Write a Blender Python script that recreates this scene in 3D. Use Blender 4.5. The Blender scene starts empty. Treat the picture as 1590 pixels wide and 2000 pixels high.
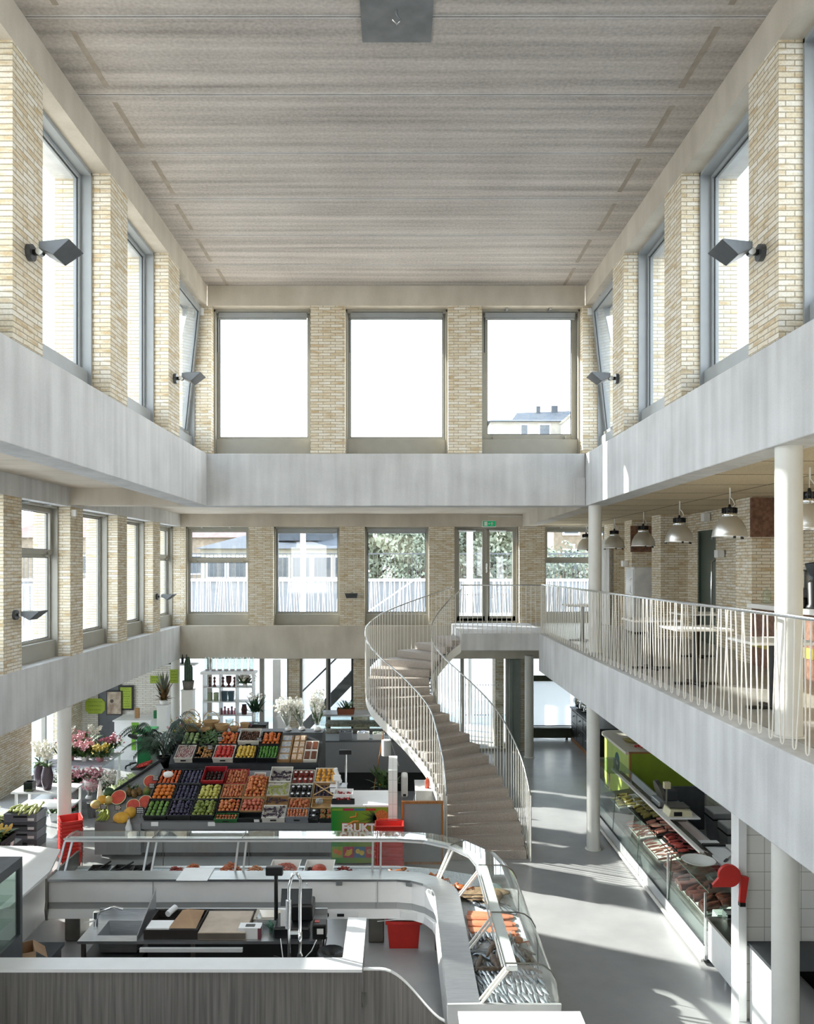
import bpy, bmesh, math, random
from mathutils import Vector, Matrix
random.seed(7)
SC = bpy.context.scene
COL = SC.collection
R = math.radians
# ---------------------------------------------------------------- camera, sky, sun, exposure
EYE = 4.93
FPX = 1589.0
cam = bpy.data.cameras.new('camera'); camo = bpy.data.objects.new('camera', cam); COL.objects.link(camo)
camo.location = (0, 0, EYE); camo.rotation_euler = (R(90), 0, 0)
cam.sensor_fit = 'HORIZONTAL'; cam.sensor_width = 36.0; cam.lens = 36.0 * FPX / 1590
cam.shift_x = 20 / 1590; cam.shift_y = 105 / 1590; cam.clip_end = 500
SC.camera = camo
W = bpy.data.worlds.new('sky'); SC.world = W; W.use_nodes = True
_n = W.node_tree.nodes; _l = W.node_tree.links
_tc = _n.new('ShaderNodeTexCoord'); _sx = _n.new('ShaderNodeSeparateXYZ'); _cr = _n.new('ShaderNodeValToRGB')
_l.new(_tc.outputs['Generated'], _sx.inputs[0]); _l.new(_sx.outputs['Z'], _cr.inputs[0])
_cr.color_ramp.elements[0].position = 0.0; _cr.color_ramp.elements[0].color = (0.97, 0.985, 1.0, 1)
_cr.color_ramp.elements[1].position = 0.75; _cr.color_ramp.elements[1].color = (0.66, 0.80, 1.0, 1)
_e = _cr.color_ramp.elements.new(0.22); _e.color = (0.92, 0.955, 1.0, 1)
_l.new(_cr.outputs[0], _n['Background'].inputs[0]); _n['Background'].inputs[1].default_value = 6.6
SUN_D = Vector((0.894, -0.447, -0.45)).normalized()
sun = bpy.data.lights.new('sun', 'SUN'); sun.energy = 17.0; sun.angle = R(0.7); sun.color = (1.0, 0.965, 0.9)
suno = bpy.data.objects.new('sun', sun); COL.objects.link(suno)
suno.rotation_euler = SUN_D.to_track_quat('-Z', 'Y').to_euler(); suno.location = (-30, 30, 20)
SC.view_settings.view_transform = 'Standard'; SC.view_settings.look = 'None'
SC.view_settings.gamma = 1; SC.view_settings.use_curve_mapping = False
SC.view_settings.exposure = 0.0
SC.cycles.use_denoising = True
SC.cycles.max_bounces = 14; SC.cycles.diffuse_bounces = 7; SC.cycles.transparent_max_bounces = 24
SC.cycles.caustics_reflective = False; SC.cycles.caustics_refractive = False
SC.cycles.sample_clamp_indirect = 8.0

# ---------------------------------------------------------------- helpers
def lin(h):
    h = h.lstrip('#'); o = []
    for i in (0, 2, 4):
        c = int(h[i:i+2], 16) / 255
        o.append(c / 12.92 if c <= 0.04045 else ((c + 0.055) / 1.055) ** 2.4)
    return (*o, 1)
def new_mat(name):
    m = bpy.data.materials.new(name); m.use_nodes = True
    return m, m.node_tree.nodes, m.node_tree.links, m.node_tree.nodes['Principled BSDF']
def pm(name, hx, rough=0.5, metal=0.0, var=0.10, scale=6.0, hx2=None, bump=0.0, stretch=None, coat=0.0, trans=0.0, spec=None):
    """procedural paint: two tones mixed by noise, optional bump"""
    m, n, l, b = new_mat(name)
    tc = n.new('ShaderNodeTexCoord'); no = n.new('ShaderNodeTexNoise'); no.inputs['Scale'].default_value = scale
    no.inputs['Detail'].default_value = 6
    src = tc.outputs['Object']
    if stretch:
        mp = n.new('ShaderNodeMapping'); mp.inputs['Scale'].default_value = stretch; l.new(src, mp.inputs[0]); src = mp.outputs[0]
    l.new(src, no.inputs['Vector'])
    c1 = lin(hx); c2 = lin(hx2) if hx2 else tuple(min(1, x * (1 - var * 2)) for x in c1[:3]) + (1,)
    mx = n.new('ShaderNodeValToRGB'); mx.color_ramp.elements[0].position = 0.35; mx.color_ramp.elements[1].position = 0.65
    mx.color_ramp.elements[0].color = c2; mx.color_ramp.elements[1].color = c1
    l.new(no.outputs['Fac'], mx.inputs[0]); l.new(mx.outputs[0], b.inputs['Base Color'])
    b.inputs['Roughness'].default_value = rough; b.inputs['Metallic'].default_value = metal
    if coat: b.inputs['Coat Weight'].default_value = coat
    if spec is not None: b.inputs['Specular IOR Level'].default_value = spec
    if trans:
        b.inputs['Transmission Weight'].default_value = trans
    if bump:
        bp = n.new('ShaderNodeBump'); bp.inputs['Strength'].default_value = bump; bp.inputs['Distance'].default_value = 0.02
        l.new(no.outputs['Fac'], bp.inputs['Height']); l.new(bp.outputs[0], b.inputs['Normal'])
    return m
def glass_mat(name, tint='#ffffff', refl=1.0, opac=0.0, ocol='#ffffff'):
    m = bpy.data.materials.new(name); m.use_nodes = True; n = m.node_tree.nodes; l = m.node_tree.links
    n.clear(); out = n.new('ShaderNodeOutputMaterial')
    tr = n.new('ShaderNodeBsdfTransparent'); tr.inputs[0].default_value = lin(tint)
    gl = n.new('ShaderNodeBsdfGlossy'); gl.inputs['Roughness'].default_value = 0.02; gl.inputs['Color'].default_value = (1, 1, 1, 1)
    fr = n.new('ShaderNodeLayerWeight'); po = n.new('ShaderNodeMath'); po.operation = 'POWER'; po.inputs[1].default_value = 5
    l.new(fr.outputs['Facing'], po.inputs[0])
    mu = n.new('ShaderNodeMath'); mu.operation = 'MULTIPLY_ADD'; mu.inputs[1].default_value = 0.9 * refl; mu.inputs[2].default_value = 0.04 * refl
    l.new(po.outputs[0], mu.inputs[0])
    mx = n.new('ShaderNodeMixShader'); l.new(mu.outputs[0], mx.inputs[0]); l.new(tr.outputs[0], mx.inputs[1]); l.new(gl.outputs[0], mx.inputs[2])
    last = mx
    if opac:
        df = n.new('ShaderNodeBsdfDiffuse'); df.inputs[0].default_value = lin(ocol)
        no = n.new('ShaderNodeTexNoise'); no.inputs['Scale'].default_value = 14
        tc = n.new('ShaderNodeTexCoord'); l.new(tc.outputs['Object'], no.inputs['Vector'])
        m2 = n.new('ShaderNodeMath'); m2.operation = 'MULTIPLY'; m2.inputs[1].default_value = opac * 2; l.new(no.outputs['Fac'], m2.inputs[0])
        m2.use_clamp = True
        mx2 = n.new('ShaderNodeMixShader'); l.new(m2.outputs[0], mx2.inputs[0]); l.new(mx.outputs[0], mx2.inputs[1]); l.new(df.outputs[0], mx2.inputs[2])
        last = mx2
    l.new(last.outputs[0], out.inputs[0])
    return m

class MB:
    """collects faces; build() links them as one mesh object with metre UVs"""
    def __init__(s): s.v = []; s.f = []; s.sm = []; s.mi = []; s.cur = 0; s.M = None
    def add(s, pts, faces, smooth=False):
        o = len(s.v)
        if s.M is not None: pts = [s.M @ Vector(p) for p in pts]
        s.v.extend([tuple(p) for p in pts])
        for f in faces:
            s.f.append(tuple(o + i for i in f)); s.sm.append(smooth); s.mi.append(s.cur)
        return s
    def box(s, x0, x1, y0, y1, z0, z1, fn=None):
        p = [(x0, y0, z0), (x1, y0, z0), (x1, y1, z0), (x0, y1, z0), (x0, y0, z1), (x1, y0, z1), (x1, y1, z1), (x0, y1, z1)]
        if fn: p = [fn(*q) for q in p]
        return s.add(p, [(0, 3, 2, 1), (4, 5, 6, 7), (0, 1, 5, 4), (1, 2, 6, 5), (2, 3, 7, 6), (3, 0, 4, 7)])
    def cbox(s, c, d, rz=0):
        M = Matrix.Translation(c) @ Matrix.Rotation(rz, 4, 'Z')
        h = [x / 2 for x in d]
        return s.box(-h[0], h[0], -h[1], h[1], -h[2], h[2], lambda x, y, z: tuple(M @ Vector((x, y, z))))
    def frustum(s, x0, x1, y0, y1, z0, z1, inset, inset_y=None):
        """box with a bottom smaller by inset on each side"""
        k = inset; ky = inset if inset_y is None else inset_y
        p = [(x0+k, y0+ky, z0), (x1-k, y0+ky, z0), (x1-k, y1-ky, z0), (x0+k, y1-ky, z0), (x0, y0, z1), (x1, y0, z1), (x1, y1, z1), (x0, y1, z1)]
        return s.add(p, [(0, 3, 2, 1), (4, 5, 6, 7), (0, 1, 5, 4), (1, 2, 6, 5), (2, 3, 7, 6), (3, 0, 4, 7)])
    def tray(s, x0, x1, y0, y1, z0, z1, t=0.012, inset=0.0):
        """open-topped box with walls of thickness t"""
        k = inset
        A = [(x0+k, y0+k, z0), (x1-k, y0+k, z0), (x1-k, y1-k, z0), (x0+k, y1-k, z0)]
        B = [(x0, y0, z1), (x1, y0, z1), (x1, y1, z1), (x0, y1, z1)]
        Ci = [(x0+t, y0+t, z1), (x1-t, y0+t, z1), (x1-t, y1-t, z1), (x0+t, y1-t, z1)]
        D = [(x0+k+t, y0+k+t, z0+t), (x1-k-t, y0+k+t, z0+t), (x1-k-t, y1-k-t, z0+t), (x0+k+t, y1-k-t, z0+t)]
        f = [(0, 3, 2, 1)]
        for i in range(4):
            j = (i + 1) % 4
            f += [(i, j, 4+j, 4+i), (4+i, 4+j, 8+j, 8+i), (8+i, 8+j, 12+j, 12+i)]
        f.append((12, 13, 14, 15))
        return s.add(A + B + Ci + D, f)
    def cyl(s, p0, p1, r0, r1=None, n=12, caps=True, smooth=True):
        p0 = Vector(p0); p1 = Vector(p1); r1 = r0 if r1 is None else r1
        d = (p1 - p0); q = d.to_track_quat('Z', 'Y'); a = q @ Vector((1, 0, 0)); b = q @ Vector((0, 1, 0))
        pts = []
        for p, r in ((p0, r0), (p1, r1)):
            for i in range(n):
                t = 2 * math.pi * i / n; pts.append(p + a * (r * math.cos(t)) + b * (r * math.sin(t)))
        s.add(pts, [(i, (i+1) % n, n + (i+1) % n, n + i) for i in range(n)], smooth)
        if caps: s.add(pts, [tuple(range(n-1, -1, -1)), tuple(range(n, 2*n))])
        return s
    def tube(s, pts, r, n=8, closed=False, smooth=True, rs=None, caps=True):
        P = [Vector(p) for p in pts]; N = len(P); rings = []
        t0 = (P[1] - P[0]).normalized(); up = Vector((0, 0, 1)) if abs(t0.z) < 0.9 else Vector((1, 0, 0))
        a = t0.cross(up).normalized()
        for i in range(N):
            t = (P[(i+1) % N] - P[i-1]) if (closed or 0 < i < N-1) else (P[1]-P[0] if i == 0 else P[-1]-P[-2])
            t = t.normalized(); a = (a - t * a.dot(t))
            a = a.normalized() if a.length > 1e-6 else t.orthogonal().normalized()
            b = t.cross(a); rr = rs[i] if rs else r
            rings.append([P[i] + a * (rr * math.cos(2*math.pi*k/n)) + b * (rr * math.sin(2*math.pi*k/n)) for k in range(n)])
        v = [p for q in rings for p in q]; f = []
        for i in range(N if closed else N-1):
            j = (i+1) % N
            for k in range(n): f.append((i*n+k, i*n+(k+1) % n, j*n+(k+1) % n, j*n+k))
        s.add(v, f, smooth)
        if caps and not closed: s.add(v, [tuple(range(n-1, -1, -1)), tuple(range((N-1)*n, N*n))])
        return s
    def lathe(s, prof, c=(0, 0, 0), n=20, smooth=True, sx=1.0, sy=1.0):
        v = []; m = len(prof)
        for r, z in prof:
            for i in range(n):
                t = 2*math.pi*i/n; v.append((c[0]+r*sx*math.cos(t), c[1]+r*sy*math.sin(t), c[2]+z))
        f = []
        for j in range(m-1):
            for i in range(n): f.append((j*n+i, j*n+(i+1) % n, (j+1)*n+(i+1) % n, (j+1)*n+i))
        return s.add(v, f, smooth)
    def ball(s, c, r, n=12, m=8, sc=(1, 1, 1), top_dimple=0.0):
        prof = []
        for j in range(m+1):
            t = math.pi * j / m; d = 1 - top_dimple * max(0, math.cos(t)) ** 6
            prof.append((max(1e-4, r * math.sin(t)), -r * math.cos(t) * sc[2]))
        if top_dimple:
            prof = [(q, z - (r * top_dimple * max(0, 1 - q / (0.45 * r)) if z > 0 else -r * top_dimple * 0.6 * max(0, 1 - q / (0.35 * r)))) for q, z in prof]
        return s.lathe(prof, c, n, True, sc[0], sc[1])
    def prism(s, poly, a0, a1, fn):
        """extrude a 2-D polygon; fn(u, v, a) gives the point"""
        n = len(poly)
        p = [fn(u, v, a0) for u, v in poly] + [fn(u, v, a1) for u, v in poly]
        return s.add(p, [tuple(range(n-1, -1, -1)), tuple(range(n, 2*n))] + [(i, (i+1) % n, n+(i+1) % n, n+i) for i in range(n)])
    def loft(s, rings, closed=True, smooth=False, caps=False):
        n = len(rings[0]); v = [p for r in rings for p in r]; f = []
        for i in range(len(rings)-1):
            for k in range(n if closed else n-1):
                f.append((i*n+k, i*n+(k+1) % n, (i+1)*n+(k+1) % n, (i+1)*n+k))
        s.add(v, f, smooth)
        if caps: s.add(v, [tuple(range(n-1, -1, -1)), tuple(range((len(rings)-1)*n, len(rings)*n))])
        return s
    def mesh(s, name, mat):
        me = bpy.data.meshes.new(name); me.from_pydata(s.v, [], s.f)
        me.polygons.foreach_set('use_smooth', s.sm)
        bm = bmesh.new(); bm.from_mesh(me); bmesh.ops.recalc_face_normals(bm, faces=bm.faces); bm.to_mesh(me); bm.free()
        me.polygons.foreach_set('material_index', s.mi)
        uv = me.uv_layers.new(name='uv').data
        for p in me.polygons:
            nx, ny, nz = (abs(t) for t in p.normal)
            for li in p.loop_indices:
                x, y, z = me.vertices[me.loops[li].vertex_index].co
                uv[li].uv = (y, z) if nx >= ny and nx >= nz else ((x, z) if ny >= nz else (x, y))
        for m in (mat if isinstance(mat, (list, tuple)) else [mat]): me.materials.append(m)
        me.update(); return me
    def build(s, name, mat, parent=None, bevel=0.0, seg=2, loc=None):
        o = bpy.data.objects.new(name, s.mesh(name, mat)); COL.objects.link(o)
        if parent is not None: o.parent = parent
        if loc is not None: o.location = loc
        if bevel:
            b = o.modifiers.new('bevel', 'BEVEL'); b.width = bevel; b.segments = seg; b.limit_method = 'ANGLE'; b.angle_limit = R(40)
        return o
def tag(o, label=None, cat=None, group=None, kind=None):
    if label: o['label'] = label
    if cat: o['category'] = cat
    if group: o['group'] = group
    if kind: o['kind'] = kind
    return o
def thing(name, label, cat, loc=(0, 0, 0), rz=0.0, group=None):
    o = bpy.data.objects.new(name, None); o.empty_display_size = 0.1; COL.objects.link(o)
    o.location = loc; o.rotation_euler = (0, 0, rz)
    return tag(o, label, cat, group)
def struct(name, mb, mat, parent=None, bevel=0.0):
    o = mb.build(name, mat, parent, bevel)
    if parent is None: o['kind'] = 'structure'
    return o
def sgroup(name):
    o = bpy.data.objects.new(name, None); COL.objects.link(o); o['kind'] = 'structure'; return o
def copy_tree(o, loc=None, rz=None, label=None, group=None, cat=None):
    c = o.copy(); COL.objects.link(c); c.parent = None
    if loc is not None: c.location = loc
    if rz is not None: c.rotation_euler = (0, 0, rz)
    if label: c['label'] = label
    if group: c['group'] = group
    for ch in o.children:
        d = ch.copy(); COL.objects.link(d); d.parent = c
        for g in ch.children:
            e = g.copy(); COL.objects.link(e); e.parent = d
    return c
def inst(me, name, loc, rot=(0, 0, 0), sc=1.0, label=None, cat=None, group=None):
    o = bpy.data.objects.new(name, me); COL.objects.link(o); o.location = loc; o.rotation_euler = rot
    o.scale = (sc, sc, sc) if not isinstance(sc, tuple) else sc
    return tag(o, label, cat, group)
def text_part(name, body, size, mat, parent, M, extrude=0.002, bold=False, align='CENTER', sx=1.0):
    cu = bpy.data.curves.new(name, 'FONT'); cu.body = body; cu.size = size; cu.extrude = extrude; cu.align_x = align; cu.align_y = 'CENTER'
    if bold: cu.offset = size * (0.035 if bold is True else bold)
    cu.materials.append(mat)
    tmp = bpy.data.objects.new(name, cu); me = bpy.data.meshes.new_from_object(tmp); bpy.data.objects.remove(tmp)
    o = bpy.data.objects.new(name, me); COL.objects.link(o)
    if parent is not None: o.parent = parent
    o.matrix_local = M @ Matrix.Diagonal((sx, 1, 1, 1))
    return o
FACE_CAM = Matrix.Rotation(R(90), 4, 'X')      # text standing upright, read from -Y

# ---------------------------------------------------------------- surface materials
def brick_mat(name, c1, c2, c3, mortar):
    m, n, l, b = new_mat(name)
    uv = n.new('ShaderNodeUVMap'); uv.uv_map = 'uv'
    def brick(a, c, off):
        t = n.new('ShaderNodeTexBrick'); t.offset = 0.37; t.inputs['Scale'].default_value = 1.0
        t.inputs['Mortar Size'].default_value = 0.0055; t.inputs['Mortar Smooth'].default_value = 0.25
        t.inputs['Brick Width'].default_value = 0.215; t.inputs['Row Height'].default_value = 0.05
        t.inputs['Bias'].default_value = 0.0
        t.inputs['Color1'].default_value = lin(a); t.inputs['Color2'].default_value = lin(c); t.inputs['Mortar'].default_value = lin(mortar)
        l.new(uv.outputs[0], t.inputs['Vector']); return t
    t1 = brick(c1, c2, 0)
    # a second draw of tones, chosen by coarse noise along the courses
    mp = n.new('ShaderNodeMapping'); mp.inputs['Scale'].default_value = (4.7, 20.0, 1); l.new(uv.outputs[0], mp.inputs[0])
    no = n.new('ShaderNodeTexNoise'); no.inputs['Scale'].default_value = 1.0; no.inputs['Detail'].default_value = 1; l.new(mp.outputs[0], no.inputs['Vector'])
    rp = n.new('ShaderNodeValToRGB'); rp.color_ramp.elements[0].position = 0.50; rp.color_ramp.elements[1].position = 0.68
    l.new(no.outputs['Fac'], rp.inputs[0])
    t2 = brick(c3, c1, 3)
    mx = n.new('ShaderNodeMixRGB'); l.new(rp.outputs[0], mx.inputs[0]); l.new(t1.outputs[0], mx.inputs[1]); l.new(t2.outputs[0], mx.inputs[2])
    n2 = n.new('ShaderNodeTexNoise'); n2.inputs['Scale'].default_value = 55; n2.inputs['Detail'].default_value = 4; l.new(uv.outputs[0], n2.inputs['Vector'])
    m2 = n.new('ShaderNodeMixRGB'); m2.blend_type = 'MULTIPLY'; m2.inputs[0].default_value = 0.35
    r2 = n.new('ShaderNodeValToRGB'); r2.color_ramp.elements[0].position = 0.3; r2.color_ramp.elements[0].color = (0.55, 0.5, 0.42, 1); r2.color_ramp.elements[1].position = 0.6
    l.new(n2.outputs['Fac'], r2.inputs[0]); l.new(mx.outputs[0], m2.inputs[1]); l.new(r2.outputs[0], m2.inputs[2])
    l.new(m2.outputs[0], b.inputs['Base Color']); b.inputs['Roughness'].default_value = 0.9
    bp = n.new('ShaderNodeBump'); bp.inputs['Strength'].default_value = 0.6; bp.inputs['Distance'].default_value = 0.01; bp.invert = True
    l.new(t1.outputs['Fac'], bp.inputs['Height']); l.new(bp.outputs[0], b.inputs['Normal'])
    return m
def concrete_mat(name, light, dark, streak=(14, 14, 0.7), rough=0.75, fine=60, fk=0.35, ck=1.0):
    m, n, l, b = new_mat(name)
    tc = n.new('ShaderNodeTexCoord')
    mp = n.new('ShaderNodeMapping'); mp.inputs['Scale'].default_value = streak; l.new(tc.outputs['Object'], mp.inputs[0])
    a = n.new('ShaderNodeTexNoise'); a.inputs['Scale'].default_value = 1.0; a.inputs['Detail'].default_value = 5; l.new(mp.outputs[0], a.inputs['Vector'])
    c = n.new('ShaderNodeTexNoise'); c.inputs['Scale'].default_value = 1.3; c.inputs['Detail'].default_value = 8; l.new(tc.outputs['Object'], c.inputs['Vector'])
    f = n.new('ShaderNodeTexNoise'); f.inputs['Scale'].default_value = fine; f.inputs['Detail'].default_value = 3; l.new(tc.outputs['Object'], f.inputs['Vector'])
    ad = n.new('ShaderNodeMath'); ad.operation = 'ADD'; cm = n.new('ShaderNodeMath'); cm.operation = 'MULTIPLY_ADD'; cm.inputs[1].default_value = ck; cm.inputs[2].default_value = 0.5 * (1 - ck)
    l.new(c.outputs['Fac'], cm.inputs[0]); l.new(a.outputs['Fac'], ad.inputs[0]); l.new(cm.outputs[0], ad.inputs[1])
    a2 = n.new('ShaderNodeMath'); a2.operation = 'MULTIPLY_ADD'; a2.inputs[1].default_value = fk; l.new(f.outputs['Fac'], a2.inputs[0]); l.new(ad.outputs[0], a2.inputs[2])
    mr = n.new('ShaderNodeMapRange'); mr.inputs[1].default_value = 0.85 + (fk - 0.35) * 0.5; mr.inputs[2].default_value = 1.5 + (fk - 0.35) * 0.5; l.new(a2.outputs[0], mr.inputs[0])
    rp = n.new('ShaderNodeValToRGB'); rp.color_ramp.elements[0].color = lin(dark); rp.color_ramp.elements[1].color = lin(light)
    l.new(mr.outputs[0], rp.inputs[0]); l.new(rp.outputs[0], b.inputs['Base Color']); b.inputs['Roughness'].default_value = rough
    bp = n.new('ShaderNodeBump'); bp.inputs['Strength'].default_value = 0.12; bp.inputs['Distance'].default_value = 0.01
    l.new(f.outputs['Fac'], bp.inputs['Height']); l.new(bp.outputs[0], b.inputs['Normal'])
    return m
def wood_mat(name, a, c, grain=(30, 30, 1.2), rough=0.5):
    return pm(name, a, rough=rough, hx2=c, scale=1.0, stretch=grain)
def tile_mat(name, col, grout, w, h, g=0.004, rough=0.15, off=0.0):
    m, n, l, b = new_mat(name)
    uv = n.new('ShaderNodeUVMap'); uv.uv_map = 'uv'
    t = n.new('ShaderNodeTexBrick'); t.offset = off; t.inputs['Scale'].default_value = 1; t.inputs['Mortar Size'].default_value = g
    t.inputs['Brick Width'].default_value = w; t.inputs['Row Height'].default_value = h; t.inputs['Mortar Smooth'].default_value = 0.1
    t.inputs['Color1'].default_value = lin(col); t.inputs['Color2'].default_value = lin(col); t.inputs['Mortar'].default_value = lin(grout)
    l.new(uv.outputs[0], t.inputs['Vector']); l.new(t.outputs[0], b.inputs['Base Color']); b.inputs['Roughness'].default_value = rough
    return m
M = {}
M['brick'] = brick_mat('yellow_brick', '#dfd2b7', '#efebe2', '#c8ae86', '#aba08b')
M['white_brick'] = brick_mat('white_brick', '#efece4', '#f6f4ef', '#e2ddd2', '#b9b4a8')
M['concrete'] = concrete_mat('fair_faced_concrete', '#d9dadb', '#b9babb', streak=(6, 6, 0.5))
M['concrete_warm'] = concrete_mat('beam_concrete', '#d2cabd', '#b5ad9f', streak=(3, 3, 0.9))
M['plank'] = concrete_mat('ceiling_plank_concrete', '#d5cec8', '#918a85', streak=(0.22, 8.5, 1), fine=30, fk=0.55, ck=0.3)
M['soffit'] = concrete_mat('soffit_concrete', '#d6ccbf', '#beb3a4', streak=(0.8, 8, 8))
M['terrazzo'] = pm('stair_terrazzo', '#bdb4ac', 0.6, hx2='#9d948c', scale=70)
M['floor'] = pm('grey_linoleum', '#a9aaab', 0.22, hx2='#9d9e9f', scale=1.6)
M['gallery_floor'] = pm('gallery_floor_grey', '#a3a29d', 0.3, hx2='#95948f', scale=3)
M['frame'] = pm('taupe_window_paint', '#a19f96', 0.45, var=0.03)
M['frame_grey'] = pm('grey_window_paint', '#9ca1a4', 0.45, var=0.03)
M['glass'] = glass_mat('window_glass', '#fbfdfc')
M['case_glass'] = glass_mat('display_glass', '#eef5f1', refl=1.0)
M['top_glass'] = glass_mat('clear_shelf_glass', '#fcfefd')
M['case_glass_dirty'] = glass_mat('curved_display_glass', '#f2f6f4', refl=1.0, opac=0.06)
M['plank_stain'] = pm('filled_slot', '#9b9084', 0.8, hx2='#a99f94', scale=8)
M['dark'] = pm('black_plastic', '#161719', 0.4, var=0.1)
M['darkgrey'] = pm('dark_grey_metal', '#3c4044', 0.45, metal=0.2)
M['lamp_grey'] = pm('lamp_grey', '#5b5f63', 0.45, metal=0.3)
M['white'] = pm('white_paint', '#eceded', 0.35, var=0.02)
M['white_steel'] = pm('white_lacquered_steel', '#e9e6df', 0.35, var=0.02)
M['column'] = pm('column_paint', '#d9d9d4', 0.4, var=0.02)
M['steel'] = pm('brushed_steel', '#c3c6c9', 0.33, metal=0.9, hx2='#b2b5b9', scale=2, stretch=(3, 40, 40))
M['steel_dark'] = pm('worn_steel', '#8c8a84', 0.35, metal=0.9, hx2='#77756f', scale=3)
M['chrome'] = pm('chrome', '#dfe2e4', 0.12, metal=1.0, var=0.02)
M['alu'] = pm('aluminium', '#c8cbcd', 0.35, metal=0.8, var=0.03)
M['tile'] = tile_mat('white_wall_tile', '#eae9e4', '#b5b3ac', 0.2, 0.2, off=0.0)
M['acoustic'] = pm('wood_wool_panel', '#d9cbb0', 0.95, hx2='#b8a684', scale=90, bump=0.3)
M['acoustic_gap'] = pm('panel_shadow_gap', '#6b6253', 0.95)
# ================================================================= THE BUILDING
XL, XR, YB = -3.32, 3.30, 14.22          # inner faces of the tall upper storey
XLL, YBB = -5.67, 21.33                  # inner faces of the gallery storey
XG = 6.0                                 # inner face of the wall behind the gallery
Y0 = -2.6
ZB, ZT = 6.89, 9.476                     # upper windows: sill and head
ZC = 9.83                                # ceiling
fL = lambda u, v, z: (XL - v, u, z)
fR = lambda u, v, z: (XR + v, u, z)
fB = lambda u, v, z: (u, YB + v, z)
fLL = lambda u, v, z: (XLL - v, u, z)
fBB = lambda u, v, z: (u, YBB + v, z)

# ---- ceiling of 1.2 m planks
mb = MB()
for k in range(-1, 14):
    y0 = 14.47 - 1.2 * (k + 1); y1 = y0 + 1.182
    mb.box(XL - 0.3, XR + 0.3, max(y0, Y0), y1, ZC, ZC + 0.3) if y1 > Y0 + 0.1 else None
mb.box(XL - 0.6, XR + 0.6, Y0 - 0.4, YB + 0.65, ZC + 0.02, ZC + 0.34)
struct('ceiling', mb, M['plank'], bevel=0.008)
mb = MB()
for k in range(0, 8):
    y0 = 14.47 - 1.2 * (k + 1)
    for x in (-2.97, 2.93):
        a = y0 + 0.12 + 0.1 * random.random(); b = y0 + 1.08 - 0.1 * random.random()
        j = (random.random() - 0.5) * 0.05
        mb.box(x - 0.028 + j, x + 0.028 + j, a, b, ZC - 0.0025, ZC + 0.001)
struct('trim_1', mb, M['plank_stain'])

mb = MB()
for k in range(0, 11):
    y0 = 14.47 - 1.2 * (k + 1)
    for a, b in ((-0.03, -0.018), (0.0, 0.012)): mb.box(XL, XR, y0 + a, y0 + b, ZC - 0.0015, ZC + 0.001)
struct('trim_18', mb, M['concrete'])
# ---- upper walls: piers, lintels
def piers(fn, spans, z0, z1, depth=0.65):
    mb = MB()
    for a, b in spans: mb.box(a, b, 0.0, depth, z0, z1, fn)
    return mb
P_UP = [(11.83 - 2.4*k, 12.43 - 2.4*k) for k in range(7)]
W_UP = [(12.43 - 2.4*k, 14.22 - 2.4*k if k == 0 else 14.23 - 2.4*k) for k in range(7)]
struct('wall_left_upper', piers(fL, P_UP, ZB, ZT), M['brick'])
struct('wall_right_upper', piers(fR, P_UP, ZB, ZT), M['brick'])
mb = piers(fB, [(XL - 0.65, XL + 0.075), (-1.51, -0.905), (0.9, 1.49), (XR - 0.05, XR + 0.65)], ZB, ZT)
struct('wall_back_upper', mb, M['brick'])
mb = MB().box(XL - 0.65, XR + 0.65, Y0 - 0.4, Y0, 3.0, ZC + 0.02)
struct('wall_front_upper', mb, M['brick'])
for name, fn, a, b in (('trim_2', fL, Y0, YB), ('trim_3', fR, Y0, YB)):
    mb = MB().box(a, b, 0.0, 0.65, ZT, ZC + 0.02, fn)
    struct(name, mb, M['concrete_warm'])
struct('trim_4', MB().box(XL + 0.012, XR - 0.012, 0.0, 0.65, ZT, ZC - 0.002, fB), M['concrete_warm'])
# bands under the upper windows
struct('trim_5', MB().box(Y0, YB, 0.0, 0.36, 5.977, ZB, fL), M['concrete'], bevel=0.01)
struct('trim_6', MB().box(Y0, YB + 0.36, 0.0, 0.36, 5.977, ZB, fR), M['concrete'], bevel=0.01)
mb = MB().box(XL - 0.36, XR - 0.008, 0.0, 0.36, 5.977, ZB, fB)
mb.box(3.09, XR - 0.006, -0.03, 0.0, 5.98, 6.47, fB)
struct('trim_7', mb, M['concrete'], bevel=0.01)
# roofs over the gallery storey (their undersides are its ceiling)
struct('ceiling_left', MB().box(XLL - 0.65, XL - 0.36, Y0, YBB + 0.65, 6.284, 6.86), M['soffit'])
struct('ceiling_back', MB().box(XL - 0.36, XG + 0.65, YB + 0.36, YBB + 0.65, 6.284, 6.86), M['soffit'])
mb = MB()
for i in range(20):
    for j in range(2):
        y0 = Y0 + 1.2 * i; x0 = XR + 0.36 + 1.17 * j
        mb.box(x0 + 0.014, x0 + 1.156, y0 + 0.014, min(y0 + 1.186, YBB), 5.985, 6.032)
struct('ceiling_gallery', mb, M['acoustic'])
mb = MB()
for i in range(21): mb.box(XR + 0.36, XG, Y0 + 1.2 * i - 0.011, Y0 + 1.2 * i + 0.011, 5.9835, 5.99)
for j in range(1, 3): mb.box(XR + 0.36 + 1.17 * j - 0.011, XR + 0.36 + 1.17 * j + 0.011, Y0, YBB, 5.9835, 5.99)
struct('trim_19', mb, M['acoustic_gap'])  # dark strips over the panel joints stand in for shade in the gaps
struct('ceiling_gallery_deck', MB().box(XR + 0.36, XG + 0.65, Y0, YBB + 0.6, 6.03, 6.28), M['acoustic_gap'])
struct('trim_8', MB().box(XR, XR + 0.36, YB + 0.36, YBB, 5.96, 6.30), M['concrete_warm'])
struct('trim_9', MB().box(XLL, XL - 0.36, 14.1, 14.5, 5.985, 6.29), M['concrete_warm'])

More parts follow.
